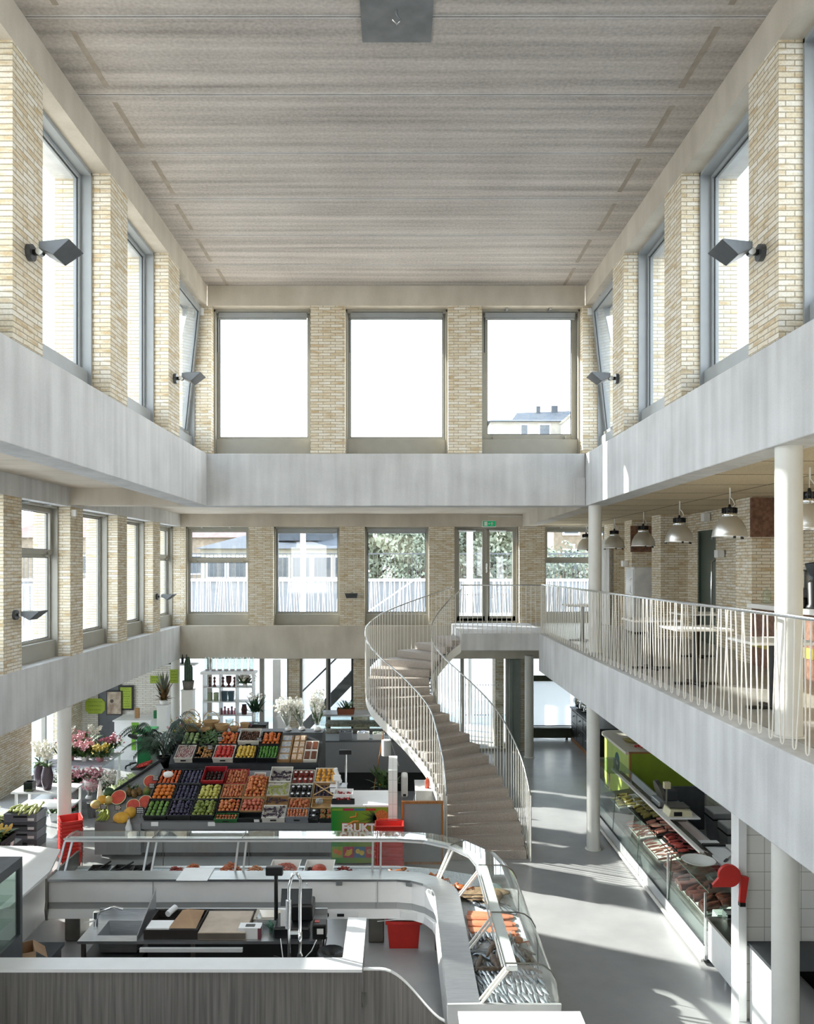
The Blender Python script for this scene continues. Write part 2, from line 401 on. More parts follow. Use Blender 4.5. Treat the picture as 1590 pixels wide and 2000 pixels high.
# ---- gallery storey walls
ZG, ZGT = 3.36, 5.96
P_LO = [(18.93 - 2.4*k, 19.5 - 2.4*k) for k in range(9)]
W_LO = [(19.5 - 2.4*k, 21.33 - 2.4*k) for k in range(9)]
struct('wall_left', piers(fLL, P_LO, ZG, ZGT), M['brick'])
mb = piers(fBB, [(XLL - 0.65, XLL + 0.09), (-3.887, -3.244), (-1.50, -0.845), (0.845, 1.515), (3.217, 3.887), (5.62, XG + 0.6)], ZG, ZGT)
struct('wall_back', mb, M['brick'])
struct('trim_10', MB().box(Y0, YBB, 0, 0.65, ZGT, 6.29, fLL), M['concrete'])
struct('trim_11', MB().box(XLL, XG, 0, 0.65, ZGT, 6.29, fBB), M['concrete_warm'])
struct('trim_12', MB().box(Y0, YBB, 0, 0.65, 2.49, ZG, fLL), M['concrete'], bevel=0.012)
mb = MB().box(XLL - 0.65, XG + 0.6, 0, 0.65, 2.49, ZG, fBB)
struct('trim_13', mb, M['concrete_warm'], bevel=0.012)
# brick wall behind the gallery, with pilasters and a recess for the door
mb = MB()
for a, b in ((Y0, 15.3), (16.24, YBB)): mb.box(XG, XG + 0.6, a, b, 3.43, 6.0)
mb.box(XG, XG + 0.6, 15.3, 16.24, 5.62, 6.0); mb.box(XG + 0.3, XG + 0.6, 15.3, 16.24, 3.43, 5.62)
for a, b in ((20.4, 21.33), (18.83, 19.43), (16.76, 17.36), (12.46, 13.06), (8.2, 8.8)): mb.box(5.44, XG, a, b, 3.43, 5.985)
struct('wall_right', mb, M['brick'])
# gallery floor with its deep edge beam, and the landing in front of the door
XS = 3.135
mb = MB().box(XS, XS + 0.3, Y0, 17.95, 2.61, 3.43)
struct('trim_14', mb, M['concrete'], bevel=0.012)
mb = MB().box(XS + 0.3, XG + 0.6, Y0, YBB, 3.15, 3.43).box(-6, XS, Y0, 0.15, 2.61, 3.43)
struct('floor_gallery', mb, M['gallery_floor'])
mb = MB().box(1.42, XS + 0.3, 17.95, YBB, 3.06, 3.43)
struct('floor_landing', mb, M['concrete'], bevel=0.008)

# ---- ground floor
XGL = -8.35
YG = 21.6
struct('floor', MB().box(XGL - 0.3, XG + 0.6, Y0, YG + 0.2, -0.3, 0.0), M['floor'])
mb = MB()
for a, b in ((20.6, YG), (16.9, 18.6), (13.9, 14.5), (10.5, 12.1), (6, 7.6), (Y0, 4)): mb.box(XGL - 0.35, XGL, a, b, 0, 3.0)
struct('wall_left_ground', mb, M['brick'])
mb = MB()
mb.box(XGL - 0.35, -5.95, YG, YG + 0.4, 0, 3.0)
struct('wall_corner_ground', mb, M['white_brick'])
mb = MB()
for a, b in ((-2.87, -2.58), (-1.155, -0.785), (3.27, 3.40)): mb.box(a, b, YG, YG + 0.6, 0, 3.0)
mb.box(2.69, 2.92, YG + 0.6, YG + 1.3, 0, 3.0)
struct('wall_back_ground', mb, M['brick'])
struct('wall_right_ground', MB().box(XG, XG + 0.6, Y0, YG, 0, 3.16), M['tile'])
mb = MB().box(XGL - 0.6, XLL - 0.65, Y0, YG + 3.6, 2.95, 3.42).box(XLL - 0.65, XG + 0.6, YBB + 0.65, YG + 3.6, 2.95, 3.42)
struct('floor_terrace', mb, M['concrete'])
struct('wall_front_ground', MB().box(XGL, XG + 0.6, Y0 - 0.3, Y0, 0, 3.43), M['tile'])

# ---- round columns
def column(x, y, z0, z1, label, r=0.114):
    t = thing('round_column', label, 'column', (x, y, z0))
    MB().cyl((0, 0, 0), (0, 0, z1 - z0), r, n=32).build('shaft', M['column'], t)
    MB().lathe([(r + 0.001, 0.0), (r + 0.028, 0.0), (r + 0.024, 0.012), (r + 0.001, 0.014)], (0, 0, 0), 32).build('base_ring', M['column'], t)
    return t
column(3.42, 7.16, 0, 2.62, 'round white column standing before the tiled wall under the gallery')
column(3.42, 14.16, 0, 2.62, 'round white column at the far end of the meat counter')
column(3.41, 20.95, 0, 2.62, 'round white column beside the glazed entrance doors')
column(-5.72, 14.0, 0, 2.50, 'round white column beside the stacked red baskets')
column(-5.70, 20.95, 0, 2.50, 'round column in the flower corner with a green note taped on')
column(3.45, 7.16, 3.43, 5.985, 'sunlit round white column on the gallery behind the rod railing')
column(3.45, 14.15, 3.43, 5.985, 'round column on the gallery beside the row of pendant lamps')

# ---- windows
WN = [0]
def frame_ring(mb, fn, u0, u1, z0, z1, w, v0, v1, sh=lambda z: 0.0):
    f = lambda u, v, z: fn(u, v - sh(z), z)
    mb.box(u0, u0 + w, v0, v1, z0, z1, f); mb.box(u1 - w, u1, v0, v1, z0, z1, f)
    mb.box(u0 + w, u1 - w, v0, v1, z0, z0 + w, f); mb.box(u0 + w, u1 - w, v0, v1, z1 - w, z1, f)
def window(fn, u0, u1, zb, zt, panel=0.29, transom=None, tilt=0.0, blind=False, hung=False, fm='frame'):
    WN[0] += 1
    root = sgroup('window_%d' % WN[0])
    lin_ = MB()
    lin_.box(u0, u0 + 0.03, 0.21, 0.42, zb, zt, fn); lin_.box(u1 - 0.03, u1, 0.21, 0.42, zb, zt, fn)
    lin_.box(u0, u1, 0.21, 0.42, zt - 0.04, zt, fn)
    lin_.build('frame', M[fm], root)
    MB().box(u0 + 0.03, u1 - 0.03, 0.25, 0.42, zb, zb + panel, fn).build('sill', M[fm], root, bevel=0.006)
    a, b = u0 + 0.03, u1 - 0.03
    z0, z1 = zb + panel, zt - 0.04
    sh = (lambda z: tilt * (z - z0) / (z1 - z0)) if tilt else (lambda z: 0.0)
    w = 0.095 if (hung or tilt) else 0.045
    fr = MB(); 
    if transom is None:
        frame_ring(fr, fn, a, b, z0, z1, w, 0.33, 0.40, sh)
        MB().box(a + w, b - w, 0.362, 0.372, z0 + w, z1 - w, lambda u, v, z: fn(u, v - sh(z), z)).build('pane', M['glass'], root)
    else:
        frame_ring(fr, fn, a, b, z0, transom, 0.045, 0.33, 0.40); frame_ring(fr, fn, a, b, transom, z1, 0.085, 0.30, 0.40)
        for q0, q1, ww in ((z0, transom, 0.045), (transom, z1, 0.085)):
            MB().box(a + ww, b - ww, 0.362, 0.372, q0 + ww, q1 - ww, fn).build('pane', M['glass'], root)
    ga = MB()
    if transom is None: frame_ring(ga, fn, a + w, b - w, z0 + w, z1 - w, 0.014, 0.352, 0.361, sh)
    else:
        for q0, q1, ww in ((z0, transom, 0.045), (transom, z1, 0.085)): frame_ring(ga, fn, a + ww, b - ww, q0 + ww, q1 - ww, 0.012, 0.352, 0.361)
    ga.build('gasket', M['darkgrey'], root)
    fr.build('sash', M[fm], root, bevel=0.004)
    if hung or tilt or transom:
        h = MB()
        zz = (transom + 0.02) if transom else z0 + 0.03
        for q in (0.12, 0.88):
            uu = a + (b - a) * q
            h.box(uu - 0.05, uu + 0.05, 0.275, 0.33, zz - 0.05, zz - 0.02, fn)
            h.box(uu - 0.015, uu + 0.015, 0.265, 0.31, zz - 0.06, zz + 0.03, fn)
        h.build('hinge', M['frame'], root)
        c = MB()
        for q in (0.25, 0.7):
            uu = a + (b - a) * q
            c.box(uu - 0.02, uu + 0.02, 0.10, 0.30, zt - 0.035, zt - 0.01, fn)
        c.build('opener', M['alu'], root)
    if blind:
        bl = MB(); bl.box(a + 0.05, b - 0.05, 0.22, 0.27, z1 - 0.10, z1 - 0.01, fn); bl.box(a + 0.06, b - 0.06, 0.228, 0.262, z1 - 0.135, z1 - 0.10, fn)
        bl.build('roller_blind', M['frame_grey'], root, bevel=0.006)
        MB().box(a + 0.03, a + 0.045, 0.22, 0.235, z1 - 0.72, z1 - 0.1, fn).build('pull_rod', M['darkgrey'], root)
    return root
for k, (a, b) in enumerate(W_UP):
    window(fL, a, b, ZB, ZT, tilt=0.24 if k == 0 else 0, fm='frame_grey')
    window(fR, a, b, ZB, ZT, tilt=0.24 if k == 0 else 0, fm='frame_grey')
window(fB, -3.245, -1.51, ZB, ZT, blind=True)
window(fB, -0.905, 0.90, ZB, ZT, blind=True)
window(fB, 1.49, 3.25, ZB, ZT, blind=True, hung=True)
for k, (a, b) in enumerate(W_LO):
    window(fLL, a, b, ZG, ZGT, transom=5.12 if k in (0, 3) else None)
window(fBB, -5.58, -3.887, ZG, ZGT, transom=5.06)
window(fBB, -3.244, -1.50, ZG, ZGT, blind=True)
window(fBB, -0.845, 0.845, ZG, ZGT, blind=True)
window(fBB, 3.887, 5.62, ZG, ZGT, transom=5.06)
# exterior lintels sit lower than the glass heads
mb = MB().box(Y0, YB, 0.42, 0.65, ZT - 0.06, ZT, fL); struct('trim_15', mb, M['concrete'])
mb = MB().box(Y0, YB, 0.42, 0.65, ZT - 0.06, ZT, fR); struct('trim_16', mb, M['concrete'])

# ---- double glazed door on to the landing
dr = sgroup('door_1')
mb = MB(); frame_ring(mb, fBB, 1.53, 3.20, ZG + 0.05, ZGT, 0.06, 0.2, 0.36); mb.box(2.335, 2.395, 0.2, 0.36, ZG + 0.1, ZGT - 0.05, fBB)
mb.build('frame', M['frame'], dr, bevel=0.004)
for a, b in ((1.59, 2.335), (2.395, 3.14)):
    mb = MB(); frame_ring(mb, fBB, a, b, ZG + 0.11, ZGT - 0.06, 0.07, 0.23, 0.30); mb.box(a, b, 0.23, 0.30, ZG + 0.11, ZG + 0.24, fBB)
    leaf = mb.build('door_leaf', M['frame'], dr, bevel=0.004)
    MB().box(a + 0.07, b - 0.07, 0.26, 0.27, ZG + 0.24, ZGT - 0.13, fBB).build('pane', M['glass'], leaf)
    ds = MB()
    for zz in (4.87, 4.16):
        q = a + 0.13
        while q < b - 0.1:
            ds.cyl(fBB(q, 0.255, zz), fBB(q, 0.259, zz), 0.016, n=10); q += 0.075
    ds.build('safety_dots', M['white'], leaf)
    MB().box(a + 0.04, a + 0.5, 0.14, 0.22, ZGT - 0.13, ZGT - 0.08, fBB).build('door_closer', M['alu'], leaf, bevel=0.01)
mb = MB(); mb.tube([fBB(2.37, 0.2, 4.75), fBB(2.37, 0.14, 4.76), fBB(2.37, 0.14, 4.98), fBB(2.37, 0.2, 4.99)], 0.016); mb.tube([fBB(2.46, 0.22, 4.08), fBB(2.46, 0.14, 4.09), fBB(2.56, 0.14, 4.09)], 0.014)
mb.build('door_handle', M['chrome'], dr)
# green door behind the gallery
dr = sgroup('door_2')
green_door = pm('bottle_green_paint', '#43524a', 0.4, var=0.05)
MB().box(XG + 0.06, XG + 0.11, 15.33, 16.21, 3.43, 5.60).build('door_leaf', green_door, dr)
mb = MB().box(XG + 0.02, XG + 0.2, 15.3, 15.33, 3.43, 5.62).box(XG + 0.02, XG + 0.2, 16.21, 16.24, 3.43, 5.62).box(XG + 0.02, XG + 0.2, 15.3, 16.24, 5.59, 5.62)
mb.build('frame', green_door, dr)
MB().tube([(XG + 0.06, 15.45, 3.95), (XG - 0.02, 15.45, 4.0), (XG - 0.02, 15.45, 5.0), (XG + 0.06, 15.45, 5.05)], 0.022).build('door_handle', M['chrome'], dr)

# ---- ground floor glazing
def gwindow(u0, u1, fm='frame', trans=2.4):
    WN[0] += 1; root = sgroup('window_%d' % WN[0]); f = lambda u, v, z: (u, YG + v, z)
    mb = MB(); frame_ring(mb, f, u0, u1, 0.0, 2.95, 0.06, 0.1, 0.18); mb.build('frame', M[fm], root)
    MB().box(u0 + 0.06, u1 - 0.06, 0.135, 0.145, 0.06, 2.89, f).build('pane', M['glass'], root)
for a, b in ((-5.95, -5.0), (-5.0, -3.6), (-3.6, -2.87), (-2.58, -1.83), (-1.83, -1.155), (-0.785, 0.35), (0.35, 1.02)): gwindow(a, b, 'darkgrey' if a == -1.83 else 'frame')
WN[0] += 1; root = sgroup('window_%d' % WN[0])
for i, (a, b) in enumerate(((14.5, 16.9), (18.6, 20.6), (12.1, 13.9), (7.6, 10.5), (4, 6))):
    f = lambda u, v, z: (XGL - v, u, z)
    mb = MB(); frame_ring(mb, f, a, b, 0.0, 2.95, 0.07, 0.1, 0.2); mb.box((a+b)/2 - 0.03, (a+b)/2 + 0.03, 0.1, 0.2, 0.07, 2.9, f); mb.build('frame', M['frame'], root)
    MB().box(a + 0.07, b - 0.07, 0.14, 0.15, 0.07, 2.88, f).build('pane', M['glass'], root)
# bay under the terrace, deeper than the rest
YG += 1.8; gwindow(3.40, 6.0); YG -= 1.8
struct('floor_bay', MB().box(3.0, XG + 0.6, YG + 0.2, YG + 2.1, -0.3, 0.0), M['floor'])
struct('wall_bay', MB().box(3.27, 3.40, YG + 0.6, YG + 2.0, 0, 2.95), M['brick'])
struct('wall_bay_right', MB().box(XG, XG + 0.3, YG, YG + 2.0, 0, 2.95), M['brick'])
# entrance doors at the back
dr = sgroup('door_3')
f = lambda u, v, z: (u, YG + v, z)
mb = MB(); frame_ring(mb, f, 1.02, 2.98, 0.0, 2.95, 0.07, 0.05, 0.2); mb.box(1.7, 1.79, 0.05, 0.2, 0.0, 2.9, f); mb.build('frame', M['frame'], dr)
mb = MB().box(1.09, 1.7, 0.12, 0.13, 0.05, 2.88, f).box(1.79, 2.91, 0.12, 0.13, 0.05, 2.88, f); mb.build('pane', M['glass'], dr)
ds = MB()
for zz in (1.75, 0.95):
    for q in range(15): ds.cyl(f(1.85 + 0.075 * q, 0.10, zz), f(1.85 + 0.075 * q, 0.105, zz), 0.016, n=8)
ds.build('safety_dots', M['white'], dr)
gd = pm('grey_green_paint', '#7b857f', 0.4, var=0.05)
MB().box(2.98, 3.06, -0.12, 0.2, 0, 2.95, f).build('side_post', gd, dr)
MB().box(3.06, 3.27, -0.10, -0.04, 0.02, 2.9, f).build('door_leaf', gd, dr, bevel=0.005)
# ================================================================= THE CURVED STAIR
RISE = 0.149
RE = [(2.18, 13.44), (2.18, 13.66), (2.175, 13.88), (2.16, 14.10), (2.13, 14.32), (2.08, 14.535), (2.02, 14.745), (1.95, 14.95), (1.86, 15.16), (1.745, 15.4),
      (1.60, 15.66), (1.43, 15.93), (1.255, 16.2), (1.07, 16.45), (0.90, 16.68), (0.77, 16.9), (0.70, 17.12), (0.69, 17.32), (0.70, 17.5), (0.79, 17.7),
      (0.92, 17.87), (1.07, 17.98), (1.23, 18.03), (1.42, 18.03)]
HD = [0, 2, 4, 7, 11, 15, 19, 23, 28, 33, 36, 37, 37, 36, 32, 25, 14, 2, -12, -28, -45, -60, -74, -85]
def lerp_tab(T, q):
    q = max(0.0, min(len(T) - 1.0001, q)); i = int(q); t = q - i
    P = [T[max(0, i-1)], T[i], T[i+1], T[min(len(T)-1, i+2)]]
    def cr(a, b, c, d): return 0.5 * (2*b + (c-a)*t + (2*a-5*b+4*c-d)*t*t + (-a+3*b-3*c+d)*t**3)
    return tuple(cr(*[p[j] for p in P]) for j in range(len(T[0]))) if isinstance(T[0], tuple) else cr(*P)
def edge(q, off):
    """point beside the stair at riser number q; off = metres to the left of the right-hand edge"""
    x, y = lerp_tab(RE, q); h = R(lerp_tab(HD, q))
    return (x - off * math.cos(h), y - off * math.sin(h))
SW = 1.30
stair = thing('curved_staircase', 'curved terrazzo staircase sweeping up from the shop floor to the glazed door landing', 'staircase', (1.53, 13.66, 0))
def S(p): return (p[0] - 1.53, p[1] - 13.66, p[2])
for k in range(1, 23):
    a0, a1 = edge(k, 0.0), edge(k, SW); b0, b1 = edge(k + 1.0, 0.0), edge(k + 1.0, SW)
    m0, m1 = edge(k + 0.5, 0.0), edge(k + 0.5, SW)
    z1 = RISE * k; z0 = max(0.0, z1 - RISE - 0.004)
    lo = [S((*p, z0)) for p in (a0, m0, b0, b1, m1, a1)]; hi = [S((*p, z1)) for p in (a0, m0, b0, b1, m1, a1)]
    mb = MB(); mb.add(lo + hi, [(5, 4, 3, 2, 1, 0), (6, 7, 8, 9, 10, 11)] + [(i, (i+1) % 6, 6+(i+1) % 6, 6+i) for i in range(6)])
    mb.build('step', M['terrazzo'], stair, bevel=0.006)
# sloping slab under the steps
mb = MB(); rings = []
for i in range(0, 91):
    q = 1.4 + 21.9 * i / 90; zt = RISE * (q - 1) + 0.0
    e0, e1 = edge(q, 0.02), edge(q, SW - 0.02); zb = max(0.004, zt - 0.17)
    rings.append([S((*e0, max(zt, 0.006))), S((*e1, max(zt, 0.006))), S((*e1, zb)), S((*e0, zb))])
mb.loft(rings, True, True, True); mb.build('sloping_slab', M['concrete'], stair)
for off, nm in ((SW + 0.035, 'outer'), (-0.035, 'inner')):
    mb = MB(); rings = []
    for i in range(0, 121):
        q = 1.0 + 22.3 * i / 120; zt = RISE * (q - 1) + 0.0
        e0, e1 = edge(q, off), edge(q, off + (0.012 if off > 0 else -0.012)); zb = max(0.01, zt - 0.25); zt = max(zt - 0.05, 0.05)
        rings.append([S((*e0, zt)), S((*e1, zt)), S((*e1, zb)), S((*e0, zb))])
    mb.loft(rings, True, False, True); mb.build('stringer_plate', M['white_steel'], stair)
    for i in range(46):
        q = 2.2 + 20.5 * i / 45; zt = RISE * (q - 1)
        e = edge(q, off - (0.02 if off > 0 else -0.02)); MB().cyl(S((*e, zt - 0.04)), S((*e, zt - 0.01)), 0.02, n=8).build('fixing_clip', M['alu'], stair)
def stair_rail(off, label, q1):
    t = thing('stair_railing', label, 'railing', (edge(1, off)[0], edge(1, off)[1], 0))
    o = t.location.copy(); T = lambda p: (p[0]-o.x, p[1]-o.y, p[2]-o.z)
    top = [];
    for i in range(0, 141):
        q = 1.0 + (q1 - 1.0) * i / 140; top.append(T((*edge(q, off), RISE * (q - 1) + 1.13)))
    e = edge(1.0, off); d = edge(0.6, off)
    tail = [T((d[0], d[1], 1.09)), T((d[0], d[1], 0.0))]
    MB().tube([tail[0]] + top, 0.0145, 8).build('handrail', M['chrome'], t)
    MB().tube([T((d[0], d[1], 1.10)), tail[1]], 0.014, 8).build('end_post', M['white_steel'], t)
    # arc-length spacing of the rods
    acc = 0.0; prev = Vector((*edge(1.0, off), 0)); nxt = 0.05; q = 1.0; first = None
    while q < q1 - 0.05:
        q += 0.02; p = Vector((*edge(q, off), 0)); acc += (p - prev).length; prev = p
        if acc >= nxt:
            nxt += 0.105; zt = RISE * (q - 1); zb = max(0.0, zt - 0.07)
            b = MB(); b.cyl(T((p.x, p.y, zb)), T((p.x, p.y, zt + 1.13)), 0.0075, n=6, caps=False)
            b.build('baluster', M['white_steel'], t)
    return t
stair_rail(SW + 0.055, 'thin white rod railing on the bulging outer side of the curved staircase', 23.2)
stair_rail(-0.055, 'thin white rod railing on the inner side of the curved staircase', 23.2)

# ---- railing in front of the door landing
t = thing('landing_railing', 'straight white rod railing along the landing before the glazed double door', 'railing', (1.42, 18.06, 3.43))
MB().tube([(0.0, 0, 1.07), (1.80, 0, 1.07)], 0.0145).build('handrail', M['chrome'], t)
for i in range(17):
    x = 0.05 + 0.108 * i
    MB().tube([(x, 0, 1.07), (x, 0, -0.04), (x + 0.02, -0.0, -0.075), (x + 0.045, -0.02, -0.04)], 0.0075, 6).build('baluster', M['white_steel'], t)
# ---- gallery railing: looped rods
t = thing('gallery_railing', 'long white railing of looped slanting rods along the gallery edge', 'railing', (3.22, 0.2, 3.43))
MB().tube([(0, 0, 1.085), (0, 17.85, 1.085)], 0.017, 10).build('handrail', M['chrome'], t)
MB().tube([(0, 17.85, 1.085), (0, 17.85, 0.0)], 0.014).build('end_post', M['white_steel'], t)
rr = random.Random(3)
for i in range(85):
    y = 0.1 + 0.2095 * i
    a = 0.035 + 0.075 * rr.random(); b_ = 0.03 + 0.075 * rr.random(); sh = (rr.random() - 0.5) * 0.12
    pts = [(0.004, y - a + sh, 1.085), (0.004, y - 0.020, 0.05), (0.003, y - 0.016, 0.024), (0, y, 0.012), (-0.003, y + 0.016, 0.024), (-0.004, y + 0.020, 0.05), (-0.004, y + b_ + sh, 1.085)]
    MB().tube(pts, 0.0066, 6, caps=False).build('baluster', M['white_steel'], t)

# ================================================================= GALLERY FURNITURE
GZ = 3.43
top_white = pm('white_laminate', '#efeeea', 0.3, var=0.01)
def bistro(loc, label):
    t = thing('bistro_table', label, 'table', (*loc, GZ), 0, 'bistro tables on the gallery')
    MB().box(-0.35, 0.35, -0.35, 0.35, 0.695, 0.725).build('table_top', top_white, t, bevel=0.006)
    MB().cyl((0, 0, 0.02), (0, 0, 0.70), 0.038, n=16).build('column', M['dark'], t)
    mb = MB().box(-0.27, 0.27, -0.04, 0.04, 0.0, 0.028).box(-0.04, 0.04, -0.27, 0.27, 0.0, 0.028); mb.build('cross_foot', M['dark'], t, bevel=0.008)
    MB().box(-0.12, 0.12, -0.12, 0.12, 0.68, 0.695).build('mounting_plate', M['dark'], t)
bistro((3.72, 16.3), 'white square bistro table behind the rods at the far end of the gallery railing')
bistro((3.72, 11.9), 'white bistro table on the gallery, second table from its far end')
bistro((3.78, 10.3), 'white bistro table on the gallery between two bistro tables, third from the far end')
bistro((3.95, 8.55), 'white bistro table beside the sunlit gallery column, catching sun on its top')
bistro((4.95, 13.4), 'white bistro table near the green door at the back of the gallery')
silver = pm('spun_aluminium', '#e0dfdb', 0.3, metal=0.85, var=0.03)
def pendant(loc, label):
    t = thing('pendant_lamp', label, 'lamp', loc, 0, 'bell pendant lamps over the gallery')
    mb = MB(); mb.lathe([(0.225, 0.0), (0.232, 0.006), (0.226, 0.02), (0.222, 0.06), (0.205, 0.13), (0.17, 0.20), (0.125, 0.25), (0.098, 0.275)], n=32)
    mb.lathe([(0.219, 0.004), (0.214, 0.06), (0.198, 0.128), (0.163, 0.196), (0.118, 0.246), (0.02, 0.27)], n=32); mb.build('bell_shade', silver, t)
    MB().lathe([(0.001, 0.325), (0.095, 0.325), (0.098, 0.30), (0.098, 0.275), (0.001, 0.272)], n=28).build('collar', M['chrome'], t)
    mb = MB(); mb.lathe([(0.001, 0.40), (0.078, 0.40), (0.085, 0.39), (0.085, 0.325), (0.001, 0.322)], n=24)
    for i in range(14):
        an = 2*math.pi*i/14; mb.cbox((0.09*math.cos(an), 0.09*math.sin(an), 0.36), (0.022, 0.008, 0.07), an)
    mb.lathe([(0.001, 0.445), (0.016, 0.44), (0.02, 0.40)], n=12); mb.build('ballast_housing', M['dark'], t)
    mb = MB()
    for an in (0.4, 2.5, 4.6): mb.cbox((0.226*math.cos(an), 0.226*math.sin(an), -0.008), (0.03, 0.03, 0.035), an)
    mb.build('rim_clip', M['dark'], t)
    H = 5.985 - loc[2]
    MB().cyl((0, 0, 0.44), (0, 0, H), 0.005, n=6).build('wire', M['alu'], t)
    mb = MB().tube([(0.03, 0, 0.40), (0.07, 0, 0.44), (0.045, 0, 0.50), (0.008, 0, 0.54), (0.008, 0, H)], 0.007, 6); mb.build('cable', M['white'], t)
    MB().lathe([(0.001, 0.012), (0.05, 0.02), (0.055, 0.15), (0.001, 0.2)], n=12).build('bulb', pm('opal_bulb', '#efe9d8', 0.3, var=0.02) if 'opal_bulb' not in bpy.data.materials else bpy.data.materials['opal_bulb'], t)
for (px, py, Y), lab in (((1145, 1074, 20.4), 'bell pendant lamp half hidden behind the gallery column by the window'),
                    ((1200, 1071, 18.2), 'shaded bell pendant lamp just past the gallery column'),
                    ((1256.5, 1067, 15.9), 'bell pendant lamp hanging before the brick pilaster with the panel'),
                    ((1327, 1059, 13.3), 'bell pendant lamp hanging before the wide brick pilaster next to the green door'),
                    ((1425, 1049, 11.0), 'bright bell pendant lamp hanging in front of the green door side wall'),
                    ((1581, 1034, 8.7), 'large bell pendant lamp beside the sunlit gallery column, cut by the picture edge')):
    pendant(((px - 775) * Y / FPX, Y, EYE - (py - 1105) * Y / FPX), lab)
# coffee counter and what stands on it
copper = pm('copper_panel', '#8c6a58', 0.6, metal=0.2, hx2='#6a4c3f', scale=18)
t = thing('coffee_counter', 'white topped coffee counter with rust brown front along the gallery wall', 'counter', (5.66, 10.6, GZ))
MB().box(-0.26, 0.3, -1.7, 1.78, 0, 0.86).build('body', copper, t)
MB().box(-0.32, 0.32, -1.75, 1.82, 0.86, 0.93).build('worktop', top_white, t, bevel=0.006)
MB().box(-0.275, -0.262, -1.7, 1.78, 0.28, 0.42).build('yellow_stripe', pm('mustard', '#b3a24e', 0.5), t)
t = thing('coffee_machine', 'black and steel lever coffee machine on the gallery counter', 'coffee machine', (5.62, 11.0, GZ + 0.932))
MB().box(-0.2, 0.2, -0.15, 0.3, 0.0, 0.14).build('base', M['dark'], t, bevel=0.02)
MB().box(-0.2, 0.16, -0.12, 0.28, 0.26, 0.52).build('boiler_housing', M['steel'], t, bevel=0.03)
MB().box(-0.05, 0.16, -0.1, 0.26, 0.14, 0.26).build('back_panel', M['dark'], t)
MB().tube([(-0.2, -0.05, 0.4), (-0.27, -0.05, 0.5), (-0.27, -0.05, 0.66)], 0.016).build('lever', M['dark'], t)
t = thing('coffee_grinder', 'tall black coffee grinder at the picture edge on the gallery counter', 'grinder', (5.50, 10.72, GZ + 0.932))
mb = MB().lathe([(0.001, 0), (0.1, 0), (0.1, 0.03), (0.075, 0.06), (0.085, 0.34), (0.05, 0.38), (0.001, 0.38)], n=20); mb.build('body', M['dark'], t)
MB().lathe([(0.05, 0.38), (0.11, 0.58), (0.11, 0.60), (0.001, 0.62)], n=20).build('bean_hopper', M['darkgrey'], t)
t = thing('menu_board', 'dark slate menu board standing on the gallery counter at the picture edge', 'board', (5.45, 10.45, GZ + 0.935))
MB().box(-0.02, 0.02, -0.2, 0.12, 0.0, 0.42).build('slate', pm('slate', '#34383d', 0.7), t)
t = thing('glass_jar', 'clear glass jar with a lid at the far end of the gallery counter', 'jar', (5.55, 12.2, GZ + 0.932))
MB().lathe([(0.001, 0), (0.06, 0), (0.065, 0.02), (0.065, 0.15), (0.05, 0.18)], n=18).build('body', M['case_glass'], t)
MB().lathe([(0.052, 0.18), (0.052, 0.2), (0.015, 0.21), (0.02, 0.24), (0.001, 0.25)], n=18).build('lid', M['case_glass'], t)
t = thing('vase_of_flowers', 'pink flowers in a vase beside the coffee machine on the gallery', 'flowers', (5.64, 11.6, GZ + 0.932))
MB().lathe([(0.001, 0), (0.05, 0), (0.06, 0.12), (0.04, 0.2), (0.001, 0.2)], n=14).build('vase', M['darkgrey'], t)
mb = MB(); r9 = random.Random(5)
for i in range(9): mb.ball((r9.uniform(-.09, .09), r9.uniform(-.09, .09), 0.27 + r9.random()*0.16), 0.032, 8, 5)
mb.build('blossom', pm('dusty_pink', '#b0525e', 0.7), t)
# copper panels on the pilasters
for y, z0, lab in ((12.44, 5.37, 'rust brown copper panel on the brick pilaster beside the sunlit gallery column'), (18.81, 5.25, 'brown panel high on the second brick pilaster behind the pendant lamps')):
    t = thing('copper_panel', lab, 'panel', (5.72, y, z0))
    MB().box(-0.32, 0.27, -0.03, 0.0, 0.0, 0.60).build('sheet', copper, t)
    MB().box(-0.30, -0.28, -0.034, 0.0, 0.02, 0.58).build('edge_fold', copper, t)
t = thing('drinks_fridge', 'white cabinet with a marbled door against the gallery pilasters', 'cabinet', (5.45, 18.1, GZ))
MB().box(-0.26, 0.34, -0.3, 0.3, 0.05, 1.47).build('body', pm('marbled_white', '#e8e9ea', 0.25, hx2='#cfd2d6', scale=4), t, bevel=0.01)
MB().box(-0.275, -0.262, -0.28, 0.28, 0.1, 1.42).build('door', pm('marbled_door', '#edeeef', 0.2, hx2='#d2d6da', scale=3), t)
MB().tube([(-0.28, -0.2, 0.9), (-0.31, -0.2, 0.92), (-0.31, -0.2, 1.2), (-0.28, -0.2, 1.22)], 0.01).build('door_handle', M['chrome'], t)
MB().box(-0.24, 0.32, -0.28, 0.28, 0.0, 0.05).build('plinth', M['dark'], t)
mb = MB(); rg = []
for i in range(41):
    y = 20.3 + 0.7 * i / 40; rg.append([(5.30 + 0.03*math.sin(i*1.9), y, 3.45), (5.30 + 0.03*math.sin(i*1.9), y, 5.6)])
mb.loft(rg, False, True); tag(mb.build('curtain', M['white']), 'long white curtain beside the window at the far end of the gallery', 'curtain')
